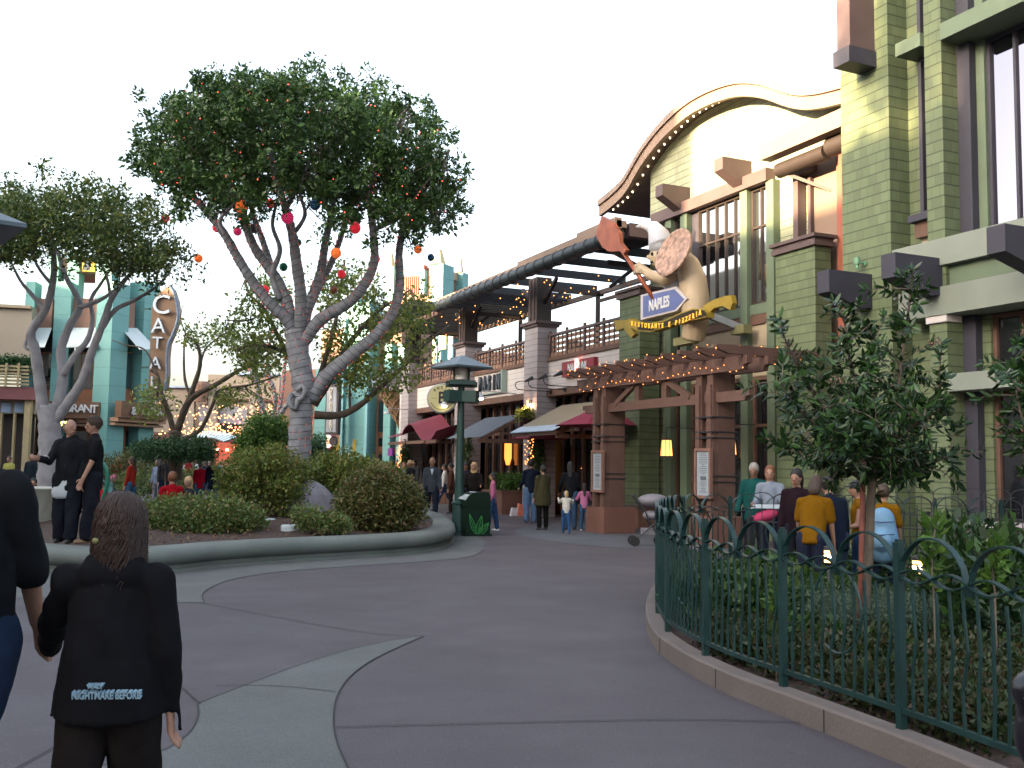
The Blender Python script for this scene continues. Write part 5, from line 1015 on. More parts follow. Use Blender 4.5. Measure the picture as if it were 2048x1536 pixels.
# --- teal striped building beyond the terrace row
cb = thing('teal_striped_building', 'teal and brown art deco building with a pinnacled tower beyond the terrace row', 'building', at(720, 52)); A = R(-37.4)
PA = plane(720, 52, A); 
def part(name, mt, items, pl, par, proud=0, th_=.3):
    o = None
    for it in items:
        m = MB(); pr_ = it[4] if len(it) > 4 else proud; fb(m, pl, it[0], it[1], it[2], it[3], pr_, th_ if len(it) < 6 else it[5]); o = m.build(name, mt, par)
    return o
part('wall', BRP, [(560, 860, 735, 965, 0, 4)], PA, cb)
part('column', TEALP, [(722, 754, 610, 965, .9, 1.2), (640, 662, 740, 965, .5, .8), (693, 722, 650, 965, .35, .6), (778, 792, 690, 965, .5, .5), (800, 812, 690, 965, .3, .5)], PA, cb)
part('column_trim', TEAL2, [(693, 698, 640, 965, .5, .2), (716, 723, 700, 965, .8, .2), (752, 757, 620, 965, .95, .2), (690, 720, 590, 650, .3, 1.)], PA, cb)
part('wall', BRP, [(640, 800, 655, 738, -.1, 3)], PA, cb)
part('band', ORB, [(645, 694, 795, 800, .1), (645, 694, 790, 793, .15), (757, 812, 868, 872, .1), (757, 812, 895, 905, .1)], PA, cb)
part('mustard_panel', YEL, [(640, 692, 878, 900, .12), (735, 748, 700, 735, .92, .3), (727, 733, 880, 915, .93, .1)], PA, cb)
for x0, x1, y0, y1 in ((657, 675, 803, 848), (677, 690, 803, 848), (757, 776, 800, 866), (757, 776, 874, 894), (779, 812, 720, 800), (650, 690, 745, 787), (757, 812, 907, 965), (645, 690, 905, 965)):
    w_ = part('window', ORB, [(x0, x1, y0, y1, .08)], PA, cb); m = MB(); fb(m, PA, x0+2, x1-2, y0+2, y1-2, .1, .02); m.build('pane', DKGL if y1 > 870 else glass('mid_glass', (.5, .52, .52), .5, .05), w_)
D_ = 62; TA = plane(875, D_, A); TB = plane(875, D_, R(52.5))
part('tower_wall', BRP, [(778, 868, 545, 760, -.2, 1.)], TA, cb); part('tower_wall', BRP, [(880, 918, 546, 760, -.2, 1.)], TB, cb)
part('tower_band', mat('tan_band', (.40, .27, .18), .7, .05), [(778, 868, 538, 552, -.1, .8)], TA, cb); part('tower_band', _m['tan_band'], [(882, 918, 540, 556, -.1, .8)], TB, cb)
m = MB()
for k in range(11): fb(m, TA, 808+k*4, 810+k*4, 553, 588, -.12, .3)
m.build('flutes', mat('dark_flute', (.22, .10, .07), .8, .05), cb)
for x0, x1, y, pl in ((772, 788, 536, TA), (865, 887, 530, TA), (914, 925, 546, TB)):
    part('tower_column', TEALP, [(x0, x1, y, 960, .3, 1.3)], pl, cb); a = on(pl, (x0+x1)/2, y); wdt = (x1-x0)*D_/1990*.75
    m = MB(); m.lathe((a.x, a.y, a.z), [(wdt, 0), (wdt, .1), (wdt*.55, .85), (wdt*.5, .95)], 8); m.build('pinnacle', CAPY, cb)
part('tower_column', TEAL2, [(846, 855, 542, 590, .4, .4)], TA, cb); part('red_cap', ROSE, [(846, 855, 532, 542, .42, .45)], TA, cb)
part('stripe', TEAL2, [(862, 890, 630, 760, .5, .2), (880, 884, 640, 760, .6, .2), (905, 913, 640, 720, .5, .2)], TA, cb); part('mustard_panel', CAPY, [(870, 878, 640, 760, .55, .2), (892, 900, 640, 700, .5, .2), (820, 838, 632, 700, .3, .3)], TA, cb)
part('side_block', BRP, [(886, 1100, 700, 960, -1, .5)], plane(900, 66, R(70)), cb)
# vertical blade sign DEPARTMENT
ds = thing('vertical_sign', 'tall dark framed vertical sign with stacked letters on the teal building', 'sign', on(PA, 708, 870)); m = MB(); fb(m, PA, 696, 721, 775, 872, 1.9, .25); m.build('frame', mat('sign_frame_dark', (.035, .025, .03), .5, .1), ds)
m = MB(); fb(m, PA, 699, 718, 780, 867, 1.93, .04); m.build('face', mat('sign_face_grey', (.26, .27, .30), .5, .35, .6), ds); uu = Vector((math.sin(A), math.cos(A), 0))*-1
for i, k in enumerate('DEPARTMENT'): p = on(PA, 708.5, 786+i*8.4); n_ = PA[1] if PA[1].dot(P0-p) > 0 else -PA[1]; text('letter', k, .3, TM(p+n_*1.97, uu, (0, 0, 1)), mat('sign_pale', (.6, .52, .42), .5, 0), ds, .02)
m = MB(); p = on(PA, 705, 884)+n_*1.6; m.lathe(p, [(.24, -.05), (.24, .05)], 20, n_); m.build('disc', _m['sign_frame_dark'], ds)
cs = thing('oval_sign', 'round lit orange and white clock like sign on a mustard band', 'sign', on(PA, 663, 883)); p = on(PA, 663, 883)+n_*.25; m = MB(); m.lathe(p, [(.43, 0), (.43, .08)], 28, n_); m.build('rim', mat('plum_rim', (.22, .04, .08), .5, .05), cs); m = MB(); m.lathe(p+n_*.085, [(.35, 0), (.35, .02)], 28, n_); m.build('face', mat('cream_face', (.85, .74, .55), .5, .05, emit=.2), cs)
for i, (s_, z) in enumerate((('THE', .12), ('SHOP', -.02), ('TEA', -.16))): text('lettering', s_, .15, TM(p+n_*.12+Vector((0, 0, z)), uu), mat('orange_letters', (.85, .2, .03), .5, 0), cs, .01, .006) if False else None
m = MB(); 
for z, w in ((.14, .12), (.02, .17), (-.1, .19)): m.obox(p+n_*.115+Vector((0, 0, z)), w, .01, .035, uu)
m.build('motif', mat('orange_motif', (.85, .22, .04), .5, .1), cs)
# purple round hanging sign
p = px(782, 904, 13.2); th = thing('small_purple_sign', 'small purple hanging sign below the maroon awning', 'sign', p); m = MB(); m.box(p.x-.05, p.x+.05, p.y-.3, p.y+.3, p.z-.16, p.z+.16); m.build('board', mat('purple_sign', (.20, .03, .20), .5, .05), th); m = MB(); m.tube([p+Vector((0, 0, .16)), p+Vector((0, 0, .4))], .02, 5); m.build('hanger', WIRE, th)
# waffle cone
wc = thing('cone_sign', 'giant waffle ice cream cone with a sprinkled rim hanging on the corner', 'sign', px(800, 800, 15.3)); apex = px(812, 875, 15.3); top = px(816, 772, 15.1); ax = (top-apex); h = ax.length; ax = (ax.normalized()+RT*-.06).normalized()
def wmat():
    m, n, l, p = nm('waffle'); tc = n.new('ShaderNodeTexCoord'); mp = n.new('ShaderNodeMapping'); mp.inputs['Rotation'].default_value = (0, 0, R(35)); b = n.new('ShaderNodeTexBrick'); b.offset = 0; b.inputs['Scale'].default_value = 1.; b.inputs['Brick Width'].default_value = .42; b.inputs['Row Height'].default_value = .36; b.inputs['Mortar Size'].default_value = .025
    b.inputs['Color1'].default_value = (.30, .20, .11, 1); b.inputs['Color2'].default_value = (.36, .24, .13, 1); b.inputs['Mortar'].default_value = (.5, .38, .24, 1); sx = n.new('ShaderNodeSeparateXYZ'); cx = n.new('ShaderNodeCombineXYZ'); l.new(tc.outputs['Object'], sx.inputs[0]); l.new(sx.outputs[1], cx.inputs[0]); l.new(sx.outputs[2], cx.inputs[1]); l.new(cx.outputs[0], mp.inputs[0]); l.new(mp.outputs[0], b.inputs['Vector']); l.new(b.outputs['Color'], p.inputs['Base Color']); return m
m = MB(); m.lathe(apex, [(.05, 0), (1.38, h)], 40, ax); m.build('cone', mat('waffle', (.20, .125, .065), .7, .15, 3), wc, True, auto=60); m = MB(); qq = Vector((0, 0, 1)).rotation_difference(ax)
for k in range(14):
    for sg_ in (1, -1): m.tube([apex+qq@Vector(((.05+1.33*t+.02)*math.cos(k*math.pi/7+sg_*2.2*t), (.05+1.33*t+.02)*math.sin(k*math.pi/7+sg_*2.2*t), h*t)) for t in np.linspace(.03, 1, 14).tolist()], .025, 5, False)
m.build('waffle_ridges', mat('waffle_ridge', (.30, .20, .12), .7, .1), wc, True, fix=False)
SPR = mat('sprinkle_base', (.06, .05, .06), .6, .3, 6); m = MB(); m.lathe(apex+ax*h, [(1.30, -.02), (1.5, .08), (1.5, .40), (1.36, .5), (.5, .55)], 40, ax); m.build('rim', SPR, wc, True); q_ = Vector((0, 0, 1)).rotation_difference(ax)
for nm_, col in (('sprinkle_blue', (.15, .35, .5)), ('sprinkle_pink', (.55, .2, .25)), ('sprinkle_white', (.6, .6, .55))):
    m = MB()
    for k in range(90): a = random.uniform(0, 6.28); m.obox(apex+ax*h+q_@Vector((1.52*math.cos(a), 1.52*math.sin(a), random.uniform(.08, .42))), .05, .02, .02, (random.gauss(0, 1), random.gauss(0, 1), random.gauss(0, 1)))
    m.build('sprinkles', mat(nm_, col, .5, 0), wc, fix=False)
# --- restaurant building at the left
rb_ = thing('teal_restaurant_building', 'teal and brown restaurant building with white awnings behind the left tree', 'building', at(150, 50)); L1 = plane(130, 50, HEAD+R(82)); L2 = plane(215, 49.5, R(27)+R(18))
WAW = mat('white_awning', (.45, .50, .50), .6, .05, 1)
for pl, cols, br in ((L1, ((-40, -20), (45, 64), (104, 137)), ((64, 104), (137, 206))), (L2, ((206, 240), (270, 300)), ((240, 270),))):
    part('wall', BRP, [(a, b, 597, 657, .0, 6 if pl is L1 else .6) for a, b in br], pl, rb_); part('wall', DBROWN, [(a, b, 657, 1000, -.6, .3) for a, b in br], pl, rb_)
    part('column', TEALP, [(a, b, 565 if b > 60 else 600, 1000, .35, 1.) for a, b in cols], pl, rb_)
    part('spandrel', ORB, [(a, b, 780, 806, -.05, .3) for a, b in br], pl, rb_)
    for a, b in br:
        k = 3 if b-a > 50 else 2; w_ = part('window', ORB, [(a, b, 703, 779, -.2, .2)], pl, rb_)
        for j in range(k): m = MB(); fb(m, pl, a+(b-a)*j/k+1.2, a+(b-a)*(j+1)/k-1.2, 706, 777, -.18, .05); m.build('pane', _m['mid_glass'], w_)
        p0, p1, p2, p3 = on(pl, a-1, 656), on(pl, b+1, 656), on(pl, b+2, 699), on(pl, a-2, 699); n_ = pl[1] if pl[1].dot(P0-p0) > 0 else -pl[1]; p0 += n_*.1; p1 += n_*.1; p2 += n_*1.3; p3 += n_*1.3; MB().prism([p0, p1, p2, p3], (0, 0, -.05)).build('awning', WAW, rb_)
        w_ = part('doorway', ORB, [(a, b, 852, 1000, -.3, .2)], pl, rb_)
        for j in range(2): m = MB(); fb(m, pl, a+(b-a)*j/2+3, a+(b-a)*(j+1)/2-3, 862, 1000, -.28, .05); m.build('pane', DKGL, w_)
part('ledge', mat('tan_ledge', (.34, .20, .13), .6, .1), [(105, 207, 838, 846, .9, 1.), (105, 207, 848, 853, .7, .8)], L1, rb_); part('ledge', _m['tan_ledge'], [(207, 305, 838, 846, .9, 1.), (207, 305, 848, 853, .7, .8)], L2, rb_)
part('sign_band', mat('sign_band_brown', (.13, .065, .036), .6, .1), [(60, 214, 806, 838, 1.3, .4)], L1, rb_); part('sign_band', _m['sign_band_brown'], [(207, 300, 806, 838, 1.1, .4)], L2, rb_)
part('tower_column', TEALP, [(90, 110, 505, 600, -.5, 1), (128, 152, 500, 600, -.5, 1), (200, 214, 500, 600, -.5, 1)], L1, rb_); part('tower_column', TEALP, [(238, 256, 520, 600, -.5, 1)], L2, rb_); tw2 = part('tower_wall', BRP, [(110, 200, 512, 540, -.8, 3)], L1, rb_)
w_ = part('window', YEL, [(160, 186, 512, 540, -.4, .2)], L1, rb_); m = MB(); fb(m, L1, 164, 174, 515, 537, -.38, .05); m.build('pane', DKGL, w_)
ls = thing('letter_sign', 'white raised letters on the brown band of the teal restaurant', 'sign', on(L1, 205, 822)); uL = lambda pl: (on(pl, 300, 900)-on(pl, 200, 900)).to_2d().to_3d().normalized()
for i, k in enumerate('RESTAURANT & UVA BAR'):
    x = 88+i*12.9
    if k == ' ' or x > 296: continue
    pl = L1 if x < 205 else L2; p = on(pl, x, 820+(x-150)*.035); n_ = pl[1] if pl[1].dot(P0-p) > 0 else -pl[1]; text('letter', k, .56, TM(p+n_*(1.4 if pl is L1 else 1.2), uL(pl)), WHITE, ls, .03, .01)
th = thing('scroll_sign', 'small lit yellow scrolling message sign above the restaurant entrance', 'sign', on(L1, 145, 850)); m = MB(); fb(m, L1, 130, 162, 842, 856, 1.2, .3); m.build('case', DARK, th)
m = MB(); random.seed(3)
for j in range(3):
    for k in range(22):
        if random.random() < .68: fb(m, L1, 132+k*1.3, 133.1+k*1.3, 845+j*3, 847.4+j*3, 1.23, .02)
m.build('lit_dots', mat('led_yellow', (1, .8, .1), .5, 0, emit=2.5), th, fix=False)
# beige building at far left with slatted balcony
bb = thing('beige_building', 'plain beige building with a slatted balcony at the left edge', 'building', at(20, 47)); L0 = plane(20, 47, HEAD+R(76)); BST = mat('beige_stucco', (.29, .245, .19), .8, .05, 1)
part('wall', BST, [(-60, 47, 604, 735, -1.5, 3)], L0, bb); part('coping', BEIGE, [(-60, 49, 600, 606, -1.3, 3)], L0, bb); part('maroon_band', mat('maroon_band', (.17, .06, .06), .7, .08), [(-60, 78, 775, 800, .8, 2)], L0, bb); part('lower_wall', BST, [(-60, 70, 800, 826, .0, .4)], L0, bb); m = MB()
for k in range(6): fb(m, L0, -60, 66, 733+k*7, 737+k*7, .9, .08)
m.build('balcony_slats', mat('tan_slat', (.30, .24, .13), .7, .1), bb); part('post', _m['tan_slat'], [(20, 24, 730, 776, 1., .1), (44, 48, 730, 776, 1., .1), (-10, -6, 730, 776, 1., .1)], L0, bb); part('pier', mat('tan_pier', (.34, .27, .15), .7, .1), [(-2, 2, 826, 1000, .2, .3), (24, 28, 826, 1000, .2, .3), (50, 62, 796, 1000, .6, .5)], L0, bb); part('back', DBROWN, [(-60, 60, 826, 1000, -.5, .2)], L0, bb); part('window', mat('blue_window', (.35, .45, .62), .4, .3, 1.2), [(3, 22, 806, 825, .05, .1), (29, 48, 806, 825, .05, .1)], L0, bb)
leaves('balcony_plants', [on(L0, x, 728)-n_*0+Vector((0, 0, random.uniform(-.1, .2))) for x in np.linspace(-40, 62, 60).tolist()], 40, .3, .14, LF_JUN, bb)
# CATAL blade sign
cs = thing('blade_sign', 'tall leaf shaped brown blade sign with stacked white letters beside the restaurant', 'sign', dp(325, 780, 46)); n_ = -fw; sh = [(338, 571), (346, 582), (353, 602), (356, 625), (354, 645), (346, 668), (337, 688), (334, 715), (334, 750), (330, 782), (296, 781), (299, 720), (301, 660), (304, 620), (308, 597), (322, 583)]
MB().prism([dp(x, y, 46) for x, y in sh], fw*.5).build('board', mat('blade_brown', (.15, .09, .055), .6, .12, 1), cs)
m = MB(); ed = cr([dp(x, y, 45.97) for x, y in sh[:10]], 4); m.tube(ed, .07, 8); m.build('edge_trim', mat('blue_edge', (.10, .14, .20), .4, .1), cs, True)
for x, y, s_, k in ((323, 611, 1.25, 'C'), (317, 653, 1.0, 'A'), (315, 687, .8, 'T'), (311, 727, .8, 'A'), (308, 766, .8, 'L')): text('letter', k, s_, TM(dp(x, y, 45.9), RT.to_2d().to_3d(), (0, 0, 1)), mat('blade_letter', (.42, .48, .54), .4, 0), cs, .05, .0)
m = MB(); m.beam(dp(300, 618, 46), dp(282, 618, 49), .08, .08); m.beam(dp(300, 735, 46), dp(282, 735, 49), .08, .08); m.build('arm', TEALG, cs)
# --- far arcade hall
fh = thing('far_hall', 'distant beige hall with tall windows and curved parapets behind string lights', 'building', at(450, 90)); FA = plane(450, 90, HEAD+R(88)); FST = mat('far_beige', (.32, .25, .19), .8, .05, .5); FGR = mat('far_grey', (.28, .25, .27), .8, .05, .5)
part('wall', FST, [(285, 420, 775, 960, 0, 8), (418, 560, 752, 960, 1, 8), (558, 700, 765, 960, 0, 8)], FA, fh); part('coping', mat('blue_coping', (.35, .42, .55), .6, .05), [(480, 560, 749, 753, 1.3, 8.5), (310, 420, 773, 776, .3, 8.5)], FA, fh); part('dark_band', mat('dark_red_band', (.14, .06, .05), .7, .1), [(285, 700, 868, 885, 1.5, .6), (380, 640, 800, 804, 1.3, .3)], FA, fh)
part('grey_panel', FGR, [(446, 500, 815, 850, 1.15, .3), (405, 424, 810, 860, 1.15, .3)], FA, fh)
part('pilaster', FST, [(425, 443, 795, 868, 1.6, .6), (380, 396, 800, 868, 1.4, .6), (505, 520, 800, 868, 1.6, .6)], FA, fh); part('opening', DARK, [(445, 480, 848, 868, 1.2, .3), (310, 640, 885, 960, 1.2, .3)], FA, fh)
p = on(FA, 412, 790); m = MB(); m.lathe(p+fw*-1.6, [(.5, -.6), (.8, .9), (.7, 1.2)], 12); m.build('horn_ornament', BRP, fh)
fc = thing('glass_canopy', 'distant fan shaped glass canopy with dark ribs above the entrance', 'canopy', on(FA, 438, 870)); C0 = on(FA, 438, 905)-fw*3; gl_ = MB(); rb2 = MB(); n = 15
for i in range(n):
    for j, mb in ((0, gl_), (1, rb2)):
        a0 = R(38+104*(i+.0)/n); a1 = R(38+104*(i+.78)/n) if j == 0 else R(38+104*(i+1)/n); a0 = a0 if j == 0 else R(38+104*(i+.78)/n); q = lambda a, r, y=0: C0+RT*(-math.cos(a)*r*1.15)+UP*(math.sin(a)*r*.55+.6)-fw*y
        mb.prism([q(a0, 1.9, 1.4), q(a1, 1.9, 1.4), q(a1, 2.75), q(a0, 2.75)], (0, 0, -.04))
gl_.build('glass_panel', mat('canopy_glass', (.55, .66, .70), .3, .05), fc); rb2.build('rib', DBROWN, fc)
pts = []
for k in range(300): x = random.triangular(310, 620, 440); yb = 868-60*random.random()**1.8; pts.append(dp(x, yb, random.uniform(62, 74)))
for x in range(285, 330, 5): pts.append(dp(x, 793+random.uniform(-3, 20), 60))
lights('many warm festoon lights strung across the square before the far hall', pts, .055, mat('festoon_bulb', (1, .36, .12), .5, 0, emit=.9), False)
rd = thing('red_kiosk', 'distant reddish lit kiosk front under the glass canopy', 'kiosk', at(470, 70)); PK = plane(470, 70, HEAD+R(88)); part('front', mat('kiosk_red', (.35, .07, .04), .6, .3, 1, emit=.1), [(425, 500, 885, 945, 0, 2)], PK, rd); part('lit_panel', mat('kiosk_lit', (1, .55, .25), .5, .2, 1, emit=2), [(428, 438, 897, 901, .1, .2), (452, 458, 898, 902, .1, .2), (470, 482, 893, 898, .1, .2)], PK, rd)
# terrace string lights
pts = [Vector((random.uniform(13.4, 18.5), y, 7.4+random.uniform(-.5, .2))) for y in np.linspace(24, 41, 110).tolist()]
for k in range(24): pts.append(Vector((14.0+random.random()*1.2, 29.6+random.uniform(-.6, 1.6), 6.6+random.random()*.9)))
lights('warm fairy lights hung under the dark terrace roof', pts, .024, BULB, False)
# ------------------------------------------------------------ blocks and trees added across the street, unseen, to throw the evening shade
ob = thing('shade_block', 'long shop block across the street out of the picture', 'building', (-28, 20, 0)); m = MB(); m.box(-34, -26, -20, 62, 0, 15.2); m.build('wall', BST, ob); m = MB(); m.box(-33.5, -26.5, 15.8, 27.5, 15.81, 22.5); m.build('shade_storey', BST, ob); m = MB(); m.box(-26.4, -25.6, -20, 62, 15.2, 15.8); m.build('parapet', BEIGE, ob)  # unseen shade caster; upper storey added to keep sun off the big crown
m = MB(); m.box(-33, -27, -3, 4, 15.81, 20); m.build('shade_tower', BST, ob)  # added to break up the shade line
random.seed(21); ob2 = thing('shade_block', 'taller far shop block across the street out of the picture', 'building', (-28, 110, 0)); MB().box(-34, -26, 62.1, 175, 0, 20).build('wall', BST, ob2)  # added only to keep the low sun off the far hall
th = thing('added_tree', 'broad street tree across the street out of the picture', 'tree', (-20, 5.4, 0)); MB().tube([(-20, 5.4, 0), (-20, 5.4, 15)], [.4, .2], 8).build('trunk', BARK, th); leaves('crown', [Vector((-20+random.uniform(-3, 3), 5.4+random.uniform(-3.6, 3.4), 16.2+random.gauss(0, 1.7))) for _ in range(150)], 60, .5, .3, LF_TREE, th)  # unseen, set where its crown shades the green tower
th = thing('added_tree', 'second street tree across the street out of the picture', 'tree', (-16, 40, 0)); MB().tube([(-16, 40, 0), (-16, 40, 7)], [.4, .2], 8).build('trunk', BARK, th); leaves('crown', [Vector((-16+random.uniform(-4, 4), 40+random.uniform(-5, 5), 9+random.gauss(0, 1.6))) for _ in range(150)], 50, .5, .3, LF_TREE, th)  # unseen, added for shade and window reflections
# ------------------------------------------------------------ people
def capsule(mb, a, b, r0, r1, sq=1., n=12, side=None):      # tapered limb with rounded ends; sq flattens across 'side'
    a = Vector(a); b = Vector(b); T = (b-a); L = T.length; T = T.normalized() if L > 1e-6 else Vector((0, 0, 1))
    N = (Vector(side) if side else T.orthogonal()); N = (N-T*N.dot(T)).normalized(); B = T.cross(N); vs = []; k = 4; rings = []
    for i in range(k): t = math.pi/2*(i+.35)/(k+.35); rings.append((a-T*r0*math.cos(t), r0*math.sin(t)))
    rings.append((a, r0)); rings.append((b, r1))
    for i in range(k-1, -1, -1): t = math.pi/2*(i+.35)/(k+.35); rings.append((b+T*r1*math.cos(t), r1*math.sin(t)))
    for c, r in rings:
        for j in range(n): q = 2*math.pi*j/n; vs.append(c+N*math.cos(q)*r+B*math.sin(q)*r*sq)
    m = len(rings); mb.add(vs, [(i*n+j, i*n+(j+1) % n, (i+1)*n+(j+1) % n, (i+1)*n+j) for i in range(m-1) for j in range(n)]+[tuple(range(n-1, -1, -1)), tuple((m-1)*n+j for j in range(n))])
SKIN = mat('skin', (.27, .145, .10), .55, .08, 6); SKIN2 = mat('skin_brown', (.17, .09, .06), .55, .08, 6)
HC = {'brown': (.045, .025, .016), 'dark': (.012, .010, .009), 'blond': (.40, .27, .13), 'auburn': (.13, .045, .02), 'grey': (.22, .20, .19), 'reddish': (.022, .009, .006)}
def rot(v, ax, a): return Matrix.Rotation(a, 3, ax)@Vector(v)
def person(label, pos, head, h=1.72, top=(.1, .1, .1), legs=(.05, .06, .1), hair='brown', hs='short', shoes=(.03, .025, .02), hipL=0, hipR=0, kneeL=0, kneeR=0, aL=(5, 8, 10), aR=(5, 8, 10), sleeve='long', lean=0, hy=0, hp=0, fat=1., hem=.0, girl=False, vs=None, hat=None, skin=None, hands=False, face=True, toplabel=None, legname='trousers', sit=None, collar=None, flare=1., hemz=None):
    """local frame: faces +Y, x to its left=-x ; pos = feet (or seat) point; head = heading in radians from +Y clockwise"""
    s = h/1.72; vs = vs or (.022 if (pos-P0).length < 30 else .03); skin = skin or SKIN
    th = thing('person', label, 'person', pos, None); th.rotation_euler.z = -head
    q = {}; up0 = Vector((0, 0, 1)); hipz = 0
    for S_, sx, ha, ka in (('L', -1, hipL, kneeL), ('R', 1, hipR, kneeR)):
        hp_ = Vector((sx*.095, 0, 0)); d1 = Vector((sx*.03, math.sin(R(ha)), -math.cos(R(ha)))).normalized(); kn_ = hp_+d1*.43; d2 = Vector((sx*.0, math.sin(R(ha-ka)), -math.cos(R(ha-ka)))); an = kn_+d2*.42; q[S_] = (hp_, kn_, an)
        hipz = max(hipz, -(an.z)+.075)
    if sit is not None: hipz = sit/s+.09
    O = Vector((0, 0, hipz)); J = {}
    for S_ in 'LR': J['h'+S_], J['k'+S_], J['a'+S_] = [p+O for p in q[S_]]
    tl = lambda p: rot(p, 'X', -R(lean))+O       # torso frame leaning forward
    pel = tl((0, 0, .03)); wa = tl((0, -.005, .18)); che = tl((0, 0, .38)); nb_ = tl((0, -.015, .53)); nk = tl((0, .0, .60)); hc = tl((0, .02, .715))
    Hm = Matrix.Rotation(-R(hy), 3, 'Z')@Matrix.Rotation(-R(hp), 3, 'X')@Matrix.Rotation(-R(lean*.5), 3, 'X'); H = lambda v: hc+Hm@Vector(v)
    for S_, sx, (f, o, e) in (('L', -1, aL), ('R', 1, aR)):
        sh = tl((sx*.163*(.6+.4*fat), -.01, .485))
        if f == 'to':
            tg = (Matrix.Rotation(head, 3, 'Z')@(Vector(o)-Vector(pos)))/s; dd = tg-sh; ds_ = min(dd.length, .535); dn = dd.normalized(); a_ = (.29**2-.25**2+ds_**2)/(2*ds_); hh = math.sqrt(max(0, .29**2-a_*a_)); e_ = Vector(e); e_ = (e_-dn*e_.dot(dn)).normalized(); el = sh+dn*a_+e_*hh; wr = sh+dn*ds_; J['s'+S_], J['e'+S_], J['w'+S_], J['d'+S_] = sh, el, wr, (wr-el).normalized(); continue
        d = Vector((sx*math.sin(R(o)), math.sin(R(f))*math.cos(R(o)), -math.cos(R(f))*math.cos(R(o)))); el = sh+d*.29; d2 = Vector((sx*math.sin(R(o))*.4-sx*.0, math.sin(R(f+e)), -math.cos(R(f+e)))).normalized(); wr = el+d2*.25; J['s'+S_], J['e'+S_], J['w'+S_], J['d'+S_] = sh, el, wr, d2
    X = lambda p: Vector(p)*s
    # body (skin): one surface
    m = MB(); C = lambda a, b, r0, r1, sq=1., side=None: capsule(m, X(a), X(b), r0*s, r1*s, sq, 12, side)
    C(pel, che, .112*fat, .118*fat, .66, (1, 0, 0)); C(che, nb_, .118*fat, .075, .62, (1, 0, 0)); C(nb_, nk, .062, .055)
    for S_ in 'LR':
        C(J['h'+S_], J['k'+S_], .085*fat, .055); C(J['k'+S_], J['a'+S_], .052, .038); C(nb_, J['s'+S_], .05, .045); C(J['s'+S_], J['e'+S_], .05, .04); C(J['e'+S_], J['w'+S_], .038, .027)
        d = J['d'+S_]; w = J['w'+S_]; sx = -1 if S_ == 'L' else 1; sd = Vector((0, 1, 0)) if abs(d.y) < .8 else Vector((0, 0, 1)); sd = (sd-d*sd.dot(d)).normalized(); nn = d.cross(sd)
        C(w, w+d*.085, .03, .036, .45, sd)
        for k in range(4):
            o = (k-1.5)*.019; L = (.062, .075, .07, .055)[k]; b = w+d*.10+sd*o; mid = b+d*L*.55-nn*(.012*sx)*(-1); C(b, mid, .0105, .0095); C(mid, mid+d*L*.45-nn*(.022*sx)*(-1), .0095, .008)
        tb_ = w+d*.03+sd*.03; C(tb_, tb_+(d*.6+sd*.7).normalized()*.035, .013, .011); C(tb_+(d*.6+sd*.7).normalized()*.035, tb_+(d*.6+sd*.7).normalized()*.035+d*.03, .011, .009)
    m.ell(X(hc), .076*s, .095*s, .115*s, 16, 12, Hm); m.ell(X(H((0, .03, -.06))), .055*s, .06*s, .06*s, 12, 8, Hm)
    m.ell(X(H((0, .10, -.02))), .013*s, .018*s, .024*s, 8, 6, Hm); m.ell(X(H((-.078, 0, -.015))), .01*s, .02*s, .03*s, 8, 6, Hm); m.ell(X(H((.078, 0, -.015))), .01*s, .02*s, .03*s, 8, 6, Hm)
    m.ell(X(H((0, .078, .02))), .05*s, .016*s, .012*s, 8, 6, Hm); m.ell(X(H((0, .088, -.065))), .022*s, .01*s, .008*s, 8, 6, Hm)
    vox('body', m, min(vs, .009 if hands else .016), skin, th, 3, False)
    if face:
        m = MB()
        for e in (-1, 1): m.ell(X(H((e*.031, .085, .003))), .012*s, .010*s, .008*s, 8, 6, Hm)
        m.build('eyes', mat('eye_dark', (.02, .015, .012), .3, 0), th, True, False)
        m = MB(); m.ell(X(H((0, .095, -.062))), .02*s, .006*s, .005*s, 8, 6, Hm); m.build('mouth', mat('lip', (.30, .10, .08), .5, 0), th, True, False)
    key = 'cloth_%02d%02d%02d' % tuple(int(c*99) for c in top); TMt = mat(key, [c*.72 for c in top], .9, .14, 5, .5, 9, spec=.08); key = 'cloth_%02d%02d%02d' % tuple(int(c*99) for c in legs); LM = mat(key+'b', [c*.72 for c in legs], .9, .2, 6, .5, 12, spec=.08)
    def folds(ob, amp, fr=9):
        nz = __import__('mathutils').noise.noise; me = ob.data; nn = [v.normal.copy() for v in me.vertices]
        for v, n_ in zip(me.vertices, nn): c = v.co; v.co = c+n_*(nz(Vector((c.x*fr+3, c.y*fr, c.z*fr*.45+c.x*4)))*amp*1.6+amp*.5+nz(Vector((c.x*fr*2.6, c.y*fr*2.6, c.z*fr*1.3+5)))*amp*.6)
    fa = (.013 if hands else .009)*s
    # trousers
    m = MB(); C(pel, tl((0, 0, .10)), .126*fat, .122*fat, .76, (1, 0, 0))
    for S_ in 'LR': C(J['h'+S_], J['k'+S_], .098*fat, .072*flare); C(J['k'+S_], J['a'+S_].lerp(J['k'+S_], .06), .070*flare, .062*flare)
    folds(vox(legname, m, vs*.8, LM, th, 3, False), fa)
    # top
    m = MB(); k = 1.0
    hz_ = (-.09-hem) if hemz is None else hemz/s-hipz; C(tl((0, 0, -.02-hem)), che, (.150+hem*(.12 if hem < .15 else .30))*fat, .148*fat, .76, (1, 0, 0)); C(che, tl((0, -.015, .51)), .148*fat, .09, .75, (1, 0, 0))
    if hem > .05: C(tl((-.05, 0, -.02-hem)), tl((-.03, 0, .1)), .12*fat, .12*fat, 1); C(tl((.05, 0, -.02-hem)), tl((.03, 0, .1)), .12*fat, .12*fat, 1)
